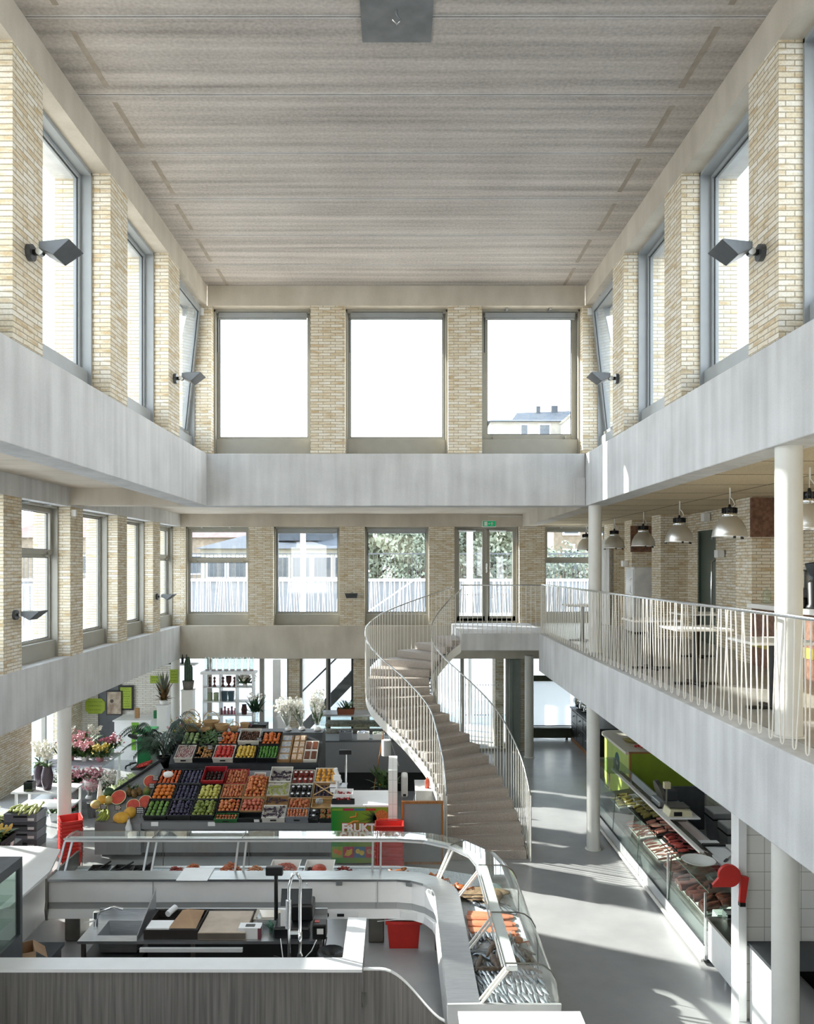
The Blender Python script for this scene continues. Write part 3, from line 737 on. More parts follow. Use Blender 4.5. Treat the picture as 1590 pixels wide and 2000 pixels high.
# small wall lamps and boxes on the gallery brick
for i, (x, y, z, lab) in enumerate(((5.94, 14.9, 5.15, 'small square white wall lamp on brick next to the green door'), (5.40, 19.15, 4.98, 'small white wall lamp on the gallery pilaster past the white cabinet'))):
    t = thing('wall_light', lab, 'lamp', (x, y, z))
    MB().box(-0.1, 0.03, -0.08, 0.08, -0.07, 0.07).build('housing', M['white'], t, bevel=0.01)
    MB().box(0.03, 0.055, -0.05, 0.05, -0.05, 0.05).build('back_plate', M['alu'], t)
t = thing('projector', 'white speaker box mounted high on the brick above the green door', 'speaker', (5.93, 15.6, 5.86))
MB().box(-0.07, 0.05, -0.09, 0.09, -0.08, 0.08).build('cabinet', M['white'], t, bevel=0.01)
MB().box(0.05, 0.07, -0.03, 0.03, -0.03, 0.03).build('bracket', M['alu'], t)

# ---- angular flood lamps on the brick piers
def flood(loc, rz, label, s=1.0):
    """wall lamp: the arm points along local +X"""
    t = thing('wall_floodlight', label, 'lamp', loc, rz, 'angular grey floodlights on the brick piers')
    MB().cyl((0, 0, 0), (0.045, 0, 0), 0.075, n=24).build('wall_plate', M['lamp_grey'], t, bevel=0.006)
    MB().box(0.04, 0.14, -0.022, 0.022, -0.02, 0.025).build('arm', M['dark'], t, bevel=0.006)
    MB().cyl((0.11, -0.032, 0.005), (0.11, 0.032, 0.005), 0.033, n=16).build('joint', M['alu'], t)
    mb = MB(); mb.prism([(0.14, 0.0), (0.14, 0.06), (0.42, 0.065), (0.44, 0.055), (0.28, -0.07)], -0.165, 0.165, lambda u, v, a: (u, a * (0.62 + 0.38 * min(1, (u-0.1)/0.3)), v))
    mb.build('head', M['lamp_grey'], t, bevel=0.006)
    MB().box(0.16, 0.42, -0.12, 0.12, 0.0655, 0.07).build('diffuser', M['case_glass'], t)
flood((XL, 7.33, 7.75), 0, 'angular grey floodlight on the first tall brick pier of the window wall opposite the gallery')
flood((XL, 12.13, 7.72), 0, 'angular grey floodlight on the brick pier beside the tilted upper window, sunny side')
flood((XR, 7.33, 7.75), math.pi, 'angular grey floodlight on a tall brick pier above the gallery railing')
flood((XR, 12.13, 7.72), math.pi, 'angular grey floodlight beside the tilted window above the gallery')
flood((XLL, 12.06, 4.2), 0, 'flat grey floodlight on the lower brick pier by the window with a cross bar')
flood((XLL, 19.2, 4.2), 0, 'flat grey floodlight on the lower brick pier near the far corner')
flood((-1.17, YBB, 4.16), -math.pi/2, 'dark floodlight on the brick pier of the end wall between two windows')
# ---- exit sign with its conduit
t = thing('exit_sign', 'green illuminated exit sign with running figure above the glazed double door', 'sign', (2.42, YBB - 0.02, 6.03))
MB().box(-0.18, 0.18, -0.02, 0.03, -0.085, 0.085).build('housing', M['white'], t, bevel=0.004)
sg, n_, l_, b_ = new_mat('sign_green'); b_.inputs['Base Color'].default_value = lin('#0f8a55'); b_.inputs['Emission Color'].default_value = lin('#1b9a63'); b_.inputs['Emission Strength'].default_value = 0.5
MB().box(-0.165, 0.165, -0.026, -0.02, -0.07, 0.07).build('face', sg, t)
mb = MB().box(-0.13, -0.05, -0.03, -0.026, -0.055, 0.055); mb.build('door_pictogram', M['white'], t)
mb = MB().cbox((0.07, -0.028, 0.035), (0.024, 0.004, 0.024)).box(0.058, 0.082, -0.03, -0.026, -0.02, 0.022)
mb.add([(0.058, -0.03, -0.02), (0.04, -0.03, -0.055), (0.052, -0.03, -0.055), (0.07, -0.03, -0.02)], [(0, 1, 2, 3)]); mb.add([(0.07, -0.03, -0.02), (0.09, -0.03, -0.05), (0.102, -0.03, -0.05), (0.082, -0.03, -0.02)], [(0, 1, 2, 3)])
mb.add([(0.03, -0.03, 0.0), (0.06, -0.03, 0.02), (0.11, -0.03, 0.0), (0.082, -0.03, 0.02)], [(0, 1, 3, 2)]); mb.build('figure_pictogram', M['white'], t)
mb = MB().add([(-0.03, -0.03, 0.01), (0.02, -0.03, 0.01), (0.02, -0.03, -0.01), (-0.03, -0.03, -0.01)], [(0, 1, 2, 3)]); mb.build('arrow', M['white'], t)
mb = MB().tube([(-0.02, 0.0, 0.085), (-0.02, 0.0, 0.20), (0.88, 0.0, 0.20), (0.88, 0.0, -0.1), (1.25, 0, -0.1)], 0.008, 6); mb.build('conduit', M['white'], t)
# ---- steel plate with a hook on the ceiling
t = thing('ceiling_plate', 'square grey steel plate with a lifting hook on the concrete ceiling', 'plate', (0.0, 7.1, ZC))
MB().box(-0.32, 0.32, -0.5, 0.5, -0.012, 0.0).build('plate', pm('raw_steel', '#85888c', 0.4, metal=0.5, hx2='#73767a', scale=5), t)
MB().tube([(0, 0.05, -0.012), (0, 0.05, -0.06), (0.035, 0.05, -0.1), (0, 0.05, -0.14), (-0.035, 0.05, -0.1)], 0.008).build('hook', M['chrome'], t)
# small junction boxes at the window heads
for i, (x, y, z, lab) in enumerate(((XL - 0.11, YB - 0.03, 9.36, 'small white junction box in the upper corner beside the tilted window'), (XR + 0.09, YB - 0.03, 9.36, 'small white junction box in the upper corner above the gallery side'), (XLL + 0.02, 14.2, 5.85, 'small white junction box at the head of a lower brick pier'))):
    o = MB().box(-0.06, 0.06, -0.03, 0.03, -0.06, 0.06).build('junction_box', M['white'], None, bevel=0.008, loc=(x, y, z)); tag(o, lab, 'box')
# ================================================================= OUTSIDE
pave = pm('pale_paving', '#aeb0b0', 0.9, hx2='#9c9ea0', scale=0.8)
tag(MB().box(-90, 90, -20, 140, -0.42, -0.31).build('ground', pave), kind='structure')
mb = MB(); mb.box(-30, 3.0, YG + 0.25, 60, -0.31, -0.02).box(6.6, 30, YG + 0.25, 60, -0.31, -0.02).box(3.0, 6.6, YG + 2.1, 60, -0.31, -0.02).box(-30, XGL - 0.35, -10, YG + 0.25, -0.31, -0.02); tag(mb.build('pavement', pave), kind='structure')
# terrace railings: white rods
def rod_rail(name, label, p0, p1, z, h=1.05):
    p0 = Vector(p0); p1 = Vector(p1); L = (p1 - p0).length; d = (p1 - p0) / L
    t = thing(name, label, 'railing', (p0.x, p0.y, z))
    MB().tube([(0, 0, h), tuple((d * L)[:2]) + (h,)], 0.018).build('handrail', M['white_steel'], t)
    mb = MB(); s = 0.05; rq = random.Random(11)
    while s < L:
        a = d * s; q = s + (rq.random() - 0.5) * 0.16; b = d * max(0, min(L, q))
        mb.cyl((a.x, a.y, 0), (b.x, b.y, h), 0.012, n=5, caps=False); s += 0.085
    mb.build('rods', M['white_steel'], t)
    MB().tube([(0, 0, 0.04), tuple((d * L)[:2]) + (0.04,)], 0.015).build('bottom_rail', M['white_steel'], t)
rod_rail('terrace_railing', 'white rod railing along the outside terrace behind the far windows', (-8.7, 24.9), (9.5, 24.9), 3.43)
rod_rail('terrace_railing', 'white rod railing on the terrace outside the windows with sills of steel, along the street', (-8.75, -2.5), (-8.75, 24.85), 3.43)
grey_wall = concrete_mat('retaining_concrete', '#85878a', '#75777a')
tag(MB().box(-14, 16, 30.45, 42, -0.3, 4.0).build('hill', pm('earth_bank', '#8f8a78', 0.9, hx2='#7c7a62', scale=2)), kind='structure')
t = thing('retaining_wall', 'long grey concrete retaining wall beyond the terrace railing', 'wall', (0, 30, 0))
MB().box(-14, 16, 0, 0.4, 1.75, 4.35).build('panel', grey_wall, t)
MB().box(-14, 16, -0.1, 0.4, -0.3, 1.75).build('pale_base', pm('base_painted_sunlit', '#e4e4e1', 0.9, var=0.02), t)  # whitened to stand in for sunlit paving seen through the ground windows
MB().box(-14, 16, -0.05, 0.45, 4.35, 4.45).build('coping', M['concrete'], t)
MB().box(-14, 16, 0.15, 0.19, 5.35, 5.4).build('fence_rail', M['lamp_grey'], t)
mb = MB(); x = -14
while x < 16: mb.box(x, x + 0.02, 0.16, 0.18, 4.45, 5.36); x += 0.16
mb.build('fence_bars', M['lamp_grey'], t)
# sloping ramp handrail seen through the windows
t = thing('ramp_handrail', 'sloping white handrail of an outside ramp beyond the terrace', 'handrail', (-0.9, 24.2, 3.43))
MB().tube([(0, 0, 0.1), (1.45, 0, 1.1), (2.1, 0, 1.1)], 0.02).build('rail', M['white_steel'], t)
mb = MB().cyl((1.45, 0, 0), (1.45, 0, 1.1), 0.015).cyl((2.1, 0, 0), (2.1, 0, 1.1), 0.015).cyl((0, 0, 0), (0, 0, 0.1), 0.015); mb.build('posts', M['white_steel'], t)
# round outside poles
for x, y, h, r, lab in ((-2.95, 25.6, 11, 0.085, 'thick white mast outside the second far window'), (-4.95, 27.2, 9, 0.06, 'thin pale mast outside the far window with the cross bar'), (-4.1, 27.6, 7.0, 0.09, 'short pale mast with a lamp outside the far window with the cross bar'), (2.3, 25.6, 6.2, 0.1, 'short white post outside the glazed double door'), (1.85, 27.5, 6.0, 0.09, 'slim white post outside the glazed double door, further away')):
    t = thing('outdoor_mast', lab, 'mast', (x, y, -0.1)); MB().cyl((0, 0, 0), (0, 0, h), r, n=16).build('pole', M['white'], t)
    MB().lathe([(r, h), (r * 1.5, h + 0.03), (r * 1.3, h + 0.12), (0.001, h + 0.16)], n=12).build('cap', M['white'], t)
# trees
leaf_dark = pm('foliage_dark', '#8d9584', 0.8, hx2='#6c7566', scale=3)
leaf_light = pm('foliage_light', '#a7ad9c', 0.8, hx2='#868f7b', scale=3)
bark = pm('bark', '#857b6e', 0.9, hx2='#6a6156', scale=12)
def tree(loc, h, rad, mat, label, seed, n=7000, name='tree', stem_h=None):
    rq = random.Random(seed); t = thing(name, label, name, loc)
    st = stem_h if stem_h is not None else h * 0.12
    mb = MB().tube([(0, 0, 0), (0.05, 0.02, st * 0.6), (0, 0.05, st + rad * 0.6)], 0.12, 8, rs=[0.16, 0.12, 0.05])
    for i in range(5):
        an = i * 1.26; mb.tube([(0, 0, st * 0.8), (rad * 0.5 * math.cos(an), rad * 0.5 * math.sin(an), st + rad * 0.5)], 0.05, 6, rs=[0.07, 0.03])
    mb.build('trunk', bark, t)
    cl = [(rq.uniform(-1, 1) * rad * 0.6, rq.uniform(-1, 1) * rad * 0.6, st + rq.random() * (h - st) * 0.85, rad * rq.uniform(0.35, 0.55)) for _ in range(14)]
    v = MB()
    for i in range(n):
        cx, cy, cz, cr = cl[i % 14]; d = Vector((rq.gauss(0, 1), rq.gauss(0, 1), rq.gauss(0, 1))).normalized() * cr * rq.uniform(0.55, 1.0)
        p = Vector((cx, cy, cz)) + d; s = rad * rq.uniform(0.05, 0.10)
        a = Vector((rq.gauss(0, 1), rq.gauss(0, 1), rq.gauss(0, 1))).normalized() * s; b = a.cross(Vector((rq.gauss(0, 1), rq.gauss(0, 1), rq.gauss(0, 1))).normalized()).normalized() * s * 0.6
        v.add([p - a, p + b, p + a, p - b], [(0, 1, 2, 3)])
    v.build('leaves', mat, t)
    return t
tree((-0.7, 32.6, 4.0), 5.4, 2.0, leaf_light, 'pale leafy tree outside the third far window', 1)
tree((2.0, 37, 4.0), 6.4, 2.7, leaf_dark, 'dark leafy tree behind the pale one, outside the glazed door', 2)
tree((4.2, 33, 4.0), 4.0, 1.5, leaf_light, 'small leafy tree outside the glazed double door', 3)
tree((1.0, 31.3, 4.3), 2.0, 1.0, leaf_light, 'green bush on the retaining wall outside the third far window', 4, 900, 'bush', 0.2)
tree((6.9, 32.0, 4.0), 1.7, 1.1, leaf_light, 'sunlit green bush outside the last far window by the gallery', 5, 900, 'bush', 0.2)
tree((5.4, 31.3, 4.0), 1.7, 1.1, leaf_light, 'green bush outside between the glazed door and the gallery window', 6, 900, 'bush', 0.2)
tree((0.3, 31.4, 4.0), 2.6, 1.1, leaf_light, 'rounded grey green bush beside the sunny bush on the retaining wall', 7, 1500, 'bush', 0.2)
tree((2.6, 32.6, 4.0), 2.6, 1.2, leaf_dark, 'dark rounded bush outside the glazed double door', 8, 1500, 'bush', 0.2)
# houses
pale = pm('pale_render', '#a8a49a', 0.9, hx2='#98948a', scale=1)
roofr = pm('red_roof_tiles', '#7d6660', 0.9, hx2='#6a5550', scale=3)
roofd = pm('dark_slate_roof', '#40464d', 0.8, hx2='#353a41', scale=2)
hb = pm('house_brick', '#8f8170', 0.9, hx2='#7c6f60', scale=4)
pane_d = pm('dark_window', '#4c545c', 0.2)
def house(loc, w, d, h, rh, mw, mr, label, wins, hip=0.25, name='house'):
    t = thing(name, label, 'building', loc)
    MB().box(-w/2, w/2, 0, d, 0, h).build('walls', mw, t)
    e = 0.3; k = w * hip
    mb = MB().add([(-w/2-e, -e, h), (w/2+e, -e, h), (w/2+e, d+e, h), (-w/2-e, d+e, h), (-w/2+k, d/2, h+rh), (w/2-k, d/2, h+rh)], [(0, 1, 5, 4), (1, 2, 5), (2, 3, 4, 5), (3, 0, 4), (0, 3, 2, 1)])
    mb.build('roof', mr, t)
    for (x, z, ww, hh) in wins:
        f = MB().box(x - ww/2 - 0.1, x + ww/2 + 0.1, -0.06, 0.0, z - 0.1, z + hh + 0.1).build('window', M['white'], t)
        MB().box(x - ww/2, x + ww/2, -0.08, -0.05, z, z + hh).build('pane', pane_d, f)
    return t
hs = house((10.9, 60, 0), 8, 8, 15.55, 0.9, pale, roofd, 'pale building with dark roof seen through the upper corner window', [(-1.5, 14.55, 0.45, 0.75), (0.0, 14.55, 0.7, 0.75), (1.5, 14.55, 0.4, 0.75)], 0.1)
t = hs
mb = MB().add([(-2.2, 2.2, 15.9), (3.3, 2.2, 15.9), (3.3, 7.8, 15.9), (-2.2, 7.8, 15.9), (-1.3, 5, 17.15), (2.9, 5, 17.3)], [(0, 1, 5, 4), (1, 2, 5), (2, 3, 4, 5), (3, 0, 4), (0, 3, 2, 1)]); mb.build('upper_roof', roofd, t)
MB().box(0.2, 0.5, 4.6, 4.9, 16.9, 17.6).build('chimney', roofd, t); MB().box(1.4, 1.9, 4.6, 4.9, 16.9, 17.65).build('chimney', roofd, t)
house((14.1, 56, 0), 4.2, 3, 15.2, 1.9, M['white'], pale, 'white gabled house at the edge of the upper corner window', [(-1.5, 14.1, 0.5, 0.6)], 0.48)
house((-19, 57, 0), 17, 9, 6.9, 1.9, hb, roofr, 'low house with reddish roof beyond the far window with the cross bar', [(-3 + 1.6*i, 4.4, 0.9, 1.2) for i in range(6)], 0.1)
t = house((-6.6, 46, 0), 9, 8, 5.9, 0.9, pale, roofd, 'pale pavilion with a low glazed roof beyond the second far window', [(-3.6 + 1.2*i, 4.3, 0.95, 1.1) for i in range(7)], 0.2, 'pavilion')
MB().lathe([(2.6, 6.4), (2.4, 7.2), (0.4, 8.0), (0.001, 8.05)], (0.6, 4, 0), 12, False).build('lantern_roof', roofd, t)
house((12.6, 42, 0), 9, 8, 8.6, 1.0, hb, roofr, 'brick apartment house with white windows beyond the gallery window', [(-3.6 + 1.5*i, z, 0.7, 1.1) for i in range(6) for z in (4.6, 6.6)], 0.1)
house((-30, 24, 0), 14, 10, 6.5, 2.2, hb, roofr, 'low brick house across the street beyond the sill windows', [(-4 + 2*i, 4.2, 1.0, 1.2) for i in range(5)], 0.1)
house((-27, 36, 0), 9, 8, 7.5, 3, pale, roofd, 'house with a steep dark roof across the street', [(-2 + 2*i, 4.5, 1.0, 1.2) for i in range(3)], 0.1)
# outside stair seen through the ground floor windows
t = thing('outdoor_stair', 'concrete outside stair rising behind the ground floor windows', 'staircase', (-3.1, 23.2, 0))
mb = MB(); mb.prism([(0, 0), (0.35, 0), (2.9, 2.62), (2.9, 2.95), (2.75, 2.95)], 0, 0.10, lambda u, v, a: (u, a, v)); mb.build('stringer', M['lamp_grey'], t)
mb = MB()
for i in range(17): mb.box(0.1 + i * 0.162, 0.1 + (i + 1) * 0.162 + 0.05, 0.1, 1.2, 0.10 + i * 0.168, 0.155 + i * 0.168)
mb.build('treads', M['concrete'], t)
MB().tube([(0, 0, 0.95), (2.0, 0, 2.9)], 0.025).build('handrail', M['lamp_grey'], t)
# ================================================================= FISH COUNTER
FC = (0.0, 9.97)
def fnode(q):
    """q: 0..1 straight run, 1..2 bend, 2..3 straight run towards the camera; gives (origin, outward normal)"""
    if q <= 1: return (-4.48 + 4.48 * q, 10.47), (0.0, 1.0)
    if q <= 2:
        a = R(90 - 90 * (q - 1)); return (FC[0] + 0.5 * math.cos(a), FC[1] + 0.5 * math.sin(a)), (math.cos(a), math.sin(a))
    return (0.5, 9.97 - 2.49 * (q - 2)), (1.0, 0.0)
def FP(q, s, z):
    o, n = fnode(q); return (o[0] + n[0] * s, o[1] + n[1] * s, z)
QS = [0, 0.25, 0.5, 0.75, 1, 1.25, 1.5, 1.75, 2, 2.5, 3]
def frun(prof, qs=QS, caps=True):
    mb = MB(); mb.loft([[FP(q, s, z) for s, z in prof] for q in qs], True, False, caps); return mb
panel_white = pm('counter_white', '#efefef', 0.3, var=0.015)
panel_grey = pm('counter_grey', '#a9abac', 0.35, var=0.02)
ice = pm('crushed_ice', '#dfe6ea', 0.35, hx2='#b9c3ca', scale=45, bump=0.6)
fish = thing('fish_counter', 'long white fish counter with steel ledge and curved glass, bending towards the camera', 'counter', (0, 0, 0))
frun([(0.0, 0.60), (0.0, 0.875), (0.26, 0.875), (0.27, 0.655), (0.93, 0.655), (0.95, 0.6)]).build('body', panel_white, fish)
frun([(0.012, 0.51), (0.012, 0.60), (0.95, 0.60), (0.90, 0.51)]).build('recessed_stripe', panel_grey, fish)
frun([(-0.03, 0.40), (0.0, 0.51), (0.92, 0.51), (0.85, 0.38)]).build('bottom_panel', panel_white, fish)
frun([(-0.03, 0.875), (-0.03, 0.905), (0.27, 0.905), (0.27, 0.875)]).build('ledge', M['steel'], fish)
def dz(q): return 0.69 + 0.13 * max(0.0, min(1.0, (q - 1.05) / 0.8))
mb = MB(); mb.loft([[FP(q, s, dz(q) + z) for s, z in ((0.275, -0.03), (0.275, 0.0), (0.93, 0.0), (0.93, -0.03))] for q in QS], True, False, True); mb.build('ice_bed', ice, fish)
frun([(0.93, 0.62), (0.93, 0.70), (1.00, 0.70), (1.00, 0.62)]).build('front_rim', M['alu'], fish)
frun([(0.50, 1.205), (0.50, 1.245), (0.61, 1.245), (0.61, 1.205)]).build('lamp_bar', M['white'], fish)
frun([(0.47, 1.250), (0.47, 1.258), (0.78, 1.262), (0.78, 1.254)]).build('top_shelf', M['top_glass'], fish)
frun([(0.462, 1.243), (0.462, 1.265), (0.475, 1.265), (0.475, 1.243)]).build('shelf_trim', M['alu'], fish)
prof = [(0.78, 1.258), (0.85, 1.24), (0.92, 1.19), (0.965, 1.11), (0.99, 0.95), (0.995, 0.70)]
for a, b in ((0, .26), (.27, .53), (.54, .935), (.945, 1.25), (1.25, 1.495), (1.505, 1.75), (1.75, 1.99), (2.01, 2.54), (2.55, 3)):
    mb = MB(); mb.loft([[FP(q, s, z) for s, z in prof] for q in (a, b)], False, True); mb.build('curved_glass', M['case_glass_dirty'], fish)
for q in (0.01, 0.265, 0.535, 0.94, 1.5, 2.0, 2.545, 2.99):
    mb = MB()
    for dq in (-0.012, 0.012):
        qq = min(3, max(0, q + dq * (1 if q < 1 else 1.6))); n = fnode(qq)[1]; t = (-n[1], n[0])
        ps = [(0.265, 0.905), (0.285, 0.905), (0.535, 1.21), (0.505, 1.21)]
        A = [Vector(FP(qq, s, z)) + Vector((t[0], t[1], 0)) * 0.013 for s, z in ps]; B = [Vector(FP(qq, s, z)) - Vector((t[0], t[1], 0)) * 0.013 for s, z in ps]
        mb.loft([A, B], True, False, True)
    mb.build('glass_support', M['white_steel'] if q > 1.2 else M['alu'], fish)
    mb = MB(); n = fnode(q)[1]
    mb.tube([FP(q, s, z + 0.004) for s, z in [(0.5, 1.26)] + prof], 0.007, 6); mb.build('joint_clip', M['steel_dark'], fish)
# end cheek at the sunny end and the far end
for q, nm in ((0.0, 'end_panel'), (3.0, 'end_panel')):
    o, n = fnode(q); d = -0.02 if q == 0 else 0.02
    pr = [(-0.035, 0.38), (-0.06, 0.52), (-0.035, 0.62), (-0.035, 0.91), (0.27, 0.915), (1.01, 0.91), (0.99, 0.6), (0.87, 0.36)]
    tg = (-1.0, 0.0) if q == 0 else (0.0, -1.0)
    A = [FP(q, s, z) for s, z in pr]; B = [(p[0] + tg[0]*0.03, p[1] + tg[1]*0.03, p[2]) for p in A]
    mb = MB(); mb.loft([A, B], True, False, True); mb.build(nm, M['steel_dark'] if q == 0 else panel_grey, fish)
pr = [(0.285, 0.915), (0.53, 1.25)] + prof + [(0.93, 0.70), (0.285, 0.70)]
mb = MB(); mb.add([FP(3.0, s, z) for s, z in pr], [tuple(range(len(pr)))]); mb.build('end_glass', M['case_glass_dirty'], fish)
for q, s in ((0.05, 0.25), (0.5, 0.25), (0.94, 0.20), (1.62, 0.2), (2.6, 0.3)):
    o = FP(q, s + 0.12, 0); a = math.atan2(fnode(q)[1][1], fnode(q)[1][0])
    mb = MB().cbox((o[0], o[1], 0.21), (0.34, 0.2, 0.40), a); mb.build('leg', M['steel_dark'], fish, bevel=0.01)
mb = MB()
for q in (0.30, 0.945): mb.box(*(lambda p: (p[0]-0.006, p[0]+0.006, p[1]-0.012, p[1], 0.52, 0.875))(FP(q, 0, 0)))
mb.build('seam', panel_grey, fish)
for q, lab in ((0.835, 0), (1.22, 1), (1.7, 1)):
    o = FP(q, -0.035, 0.455); a = math.atan2(fnode(q)[1][1], fnode(q)[1][0]) - math.pi / 2
    c = MB().cbox((o[0], o[1], o[2]), (0.5 if q < 1 else 0.22, 0.03, 0.1), a).build('control_box', M['white'], fish, bevel=0.004)
    mb = MB()
    if q < 1: mb.cyl((o[0]-0.16, o[1]-0.016, o[2]+0.005), (o[0]-0.16, o[1]-0.03, o[2]+0.005), 0.032, n=16)
    mb.cbox((o[0] + 0.02 * math.cos(a), o[1] - 0.017 * math.cos(a) , o[2]), (0.09, 0.006, 0.035), a); mb.build('display', M['dark'], c)
    c2 = MB().cbox((o[0], o[1] + 0.01, 0.85), (0.08, 0.02, 0.05), a).build('thermometer', M['alu'], fish)
# --- what lies on the ice
shrimp_m = pm('cooked_shrimp', '#d98d63', 0.45, hx2='#b8623f', scale=30)
def heap(name, loc, rx, ry, h, mat, label, seed, n=150, size=0.03, cat='shellfish'):
    rq = random.Random(seed); mb = MB()
    for i in range(n):
        a = rq.random()*6.283; r = math.sqrt(rq.random()); x = r*math.cos(a)*rx; y = r*math.sin(a)*ry
        z = h * (1 - r*r) * rq.uniform(0.6, 1.0) + 0.008; b = rq.random()*6.283; t = rq.uniform(-.5, .5)
        pts = []
        for k in range(5):
            u = -1 + k*0.5; pts.append((x + size*(u*math.cos(b) - 0.5*(1-u*u)*math.sin(b)), y + size*(u*math.sin(b) + 0.5*(1-u*u)*math.cos(b)), z + size*t*u*0.6))
        mb.tube(pts, size*0.25, 5, rs=[size*f for f in (0.12, 0.28, 0.3, 0.24, 0.08)])
    o = mb.build(name, mat, None, loc=loc); tag(o, label, cat, kind='stuff'); return o
heap('shrimp_heap', (-2.25, 11.0, 0.735), 0.16, 0.2, 0.180, shrimp_m, 'tall heap of cooked orange shrimps beside the glass support of the fish counter', 1, 230)
heap('shrimp_heap', (-2.78, 11.05, 0.735), 0.12, 0.2, 0.140, shrimp_m, 'small heap of shrimps half hidden behind the white sheet on the fish counter', 2, 130)
heap('shrimp_heap', (-1.93, 11.0, 0.735), 0.12, 0.2, 0.135, pm('pale_shrimp', '#dca27a', 0.45, hx2='#c07e58', scale=30), 'low heap of pale shrimps beside the white trays in the fish counter', 3, 150)
red_m = pm('red_crayfish', '#a8362a', 0.45, hx2='#6d211c', scale=30)
heap('crayfish_heap', (-3.0, 11.0, 0.735), 0.13, 0.18, 0.110, red_m, 'small red heap of crayfish in the fish counter next to the black trays', 4, 70, 0.035)
heap('mussel_heap', (-1.15, 11.02, 0.735), 0.2, 0.2, 0.100, pm('dark_mussels', '#4a2f2e', 0.3, hx2='#2a1f22', scale=20), 'dark heap of mussels in the fish counter past the white trays', 5, 90, 0.03)
heap('mussel_heap', (-0.72, 11.02, 0.735), 0.13, 0.2, 0.110, red_m, 'dark red small heap beside the glass joint of the fish counter', 6, 70, 0.03)
tray_w = pm('white_tray', '#e9e8e4', 0.35, var=0.01)
t = thing('food_tray', 'white tray of pink shrimp tails in the fish counter', 'tray', (-1.52, 11.05, 0.76)); MB().tray(-0.2, 0.2, -0.25, 0.25, 0, 0.09, 0.012, 0.03).build('tray', tray_w, t)
heap('shrimp_tails', (-1.52, 11.05, 0.79), 0.15, 0.2, 0.075, pm('pink_shrimp', '#d3806f', 0.4, hx2='#b25f50', scale=30), 'pink shrimp tails heaped in a white tray', 7, 130, 0.028)
t = thing('food_tray', 'white tray of red roe in the fish counter beside the shrimp tails', 'tray', (-1.05, 11.05, 0.76)); MB().tray(-0.2, 0.2, -0.25, 0.25, 0, 0.09, 0.012, 0.03).build('tray', tray_w, t)
t['label'] = 'white tray holding a mound of orange roe in the fish counter'
o = MB().ball((0, 0, 0), 0.1, 14, 8, (1, 1.1, 0.6)).build('roe_mound', pm('orange_roe', '#c8553a', 0.3, hx2='#a63f28', scale=60, bump=0.5), None, loc=(-1.05, 11.0, 0.83)); tag(o, 'smooth mound of orange roe in a white tray', 'roe')
tag(MB().box(-0.2, 0.2, -0.22, 0.22, 0, 0.006).build('cutting_sheet', M['white'], None, loc=(-2.62, 10.60, 0.908)), 'white plastic sheet lying across the steel ledge of the fish counter', 'sheet')
for i, (x, rz) in enumerate(((-4.05, 0.2), (-3.75, -0.3), (-3.45, 0.5))):
    t = thing('black_tray', ['black serving tray at the empty sunny end of the fish counter', 'black serving tray with a long scoop, middle of three at the fish counter end', 'black serving tray with pale pieces beside the first glass joint'][i], 'tray', (x, 11.02, 0.76), rz * 0.3)
    MB().tray(-0.13, 0.13, -0.2, 0.2, 0, 0.05, 0.01, 0.01).build('tray', M['dark'], t)
    MB().tube([(-0.1, -0.1, 0.055), (0.02, 0, 0.07), (0.14, 0.12, 0.12)], 0.012, 6).build('scoop_handle', M['dark'], t)
crab_m = pm('crab_shell', '#7c3019', 0.3, hx2='#b8743a', scale=14)
def crab(loc, rz, label, s=1.0):
    t = thing('crab', label, 'crab', loc, rz)
    MB().ball((0, 0, 0.045*s), 0.075*s, 14, 8, (1.25, 0.9, 0.6)).build('shell', crab_m, t)
    for sx in (-1, 1):
        MB().tube([(sx*0.07*s, 0.03*s, 0.04*s), (sx*0.13*s, 0.08*s, 0.06*s), (sx*0.08*s, 0.13*s, 0.05*s)], 0.02*s, 8, rs=[0.016*s, 0.026*s, 0.012*s]).build('claw', crab_m, t)
        for k in range(3):
            y = -0.02*s - k*0.025*s; MB().tube([(sx*0.08*s, y, 0.035*s), (sx*0.14*s, y-0.02*s, 0.065*s), (sx*0.175*s, y-0.04*s, 0.005*s)], 0.01*s, 6, rs=[0.011*s, 0.009*s, 0.004*s]).build('leg', crab_m, t)
crab(FP(1.02, 0.42, 0.79), 0.3, 'orange crab on the ice just past the glass joint of the bend', 0.85)
crab(FP(1.42, 0.40, 0.80), 1.9, 'orange and yellow crab leaning at the middle of the counter bend', 0.9)
crab(FP(1.80, 0.36, 0.84), 2.5, 'shiny red brown crab where the counter bend meets the fish display', 0.85)
crab(FP(2.45, 0.82, 0.83), 2.0, 'brown crab by the curved outer glass of the fish display', 0.75)
def fish_mesh(nm, L, H, mat):
    mb = MB(); rings = []
    for i in range(11):
        u = i / 10; r = H * (math.sin(math.pi * min(1, u * 0.93 + 0.04)) ** 0.7) * (1 - 0.25 * u); x = (u - 0.5) * L
        rings.append([(x, r * 0.55 * math.cos(k * math.pi / 4), r * math.sin(k * math.pi / 4)) for k in range(8)])
    mb.loft(rings, True, True, True)
    mb.add([(0.47*L, 0, 0), (0.6*L, 0, H*0.9), (0.56*L, 0, 0), (0.6*L, 0, -H*0.9)], [(0, 1, 2, 3)])
    mb.add([(-0.1*L, 0, H*0.8), (0.08*L, 0, H*1.35), (0.2*L, 0, H*0.7)], [(0, 1, 2)])
    return mb.mesh(nm, mat)
silver_f = pm('silver_fish_skin', '#aab2b8', 0.22, metal=0.5, hx2='#3c4750', scale=9, stretch=(1, 1, 6))
dark_f = pm('mottled_fish_skin', '#6a5a49', 0.35, hx2='#3a3129', scale=22)
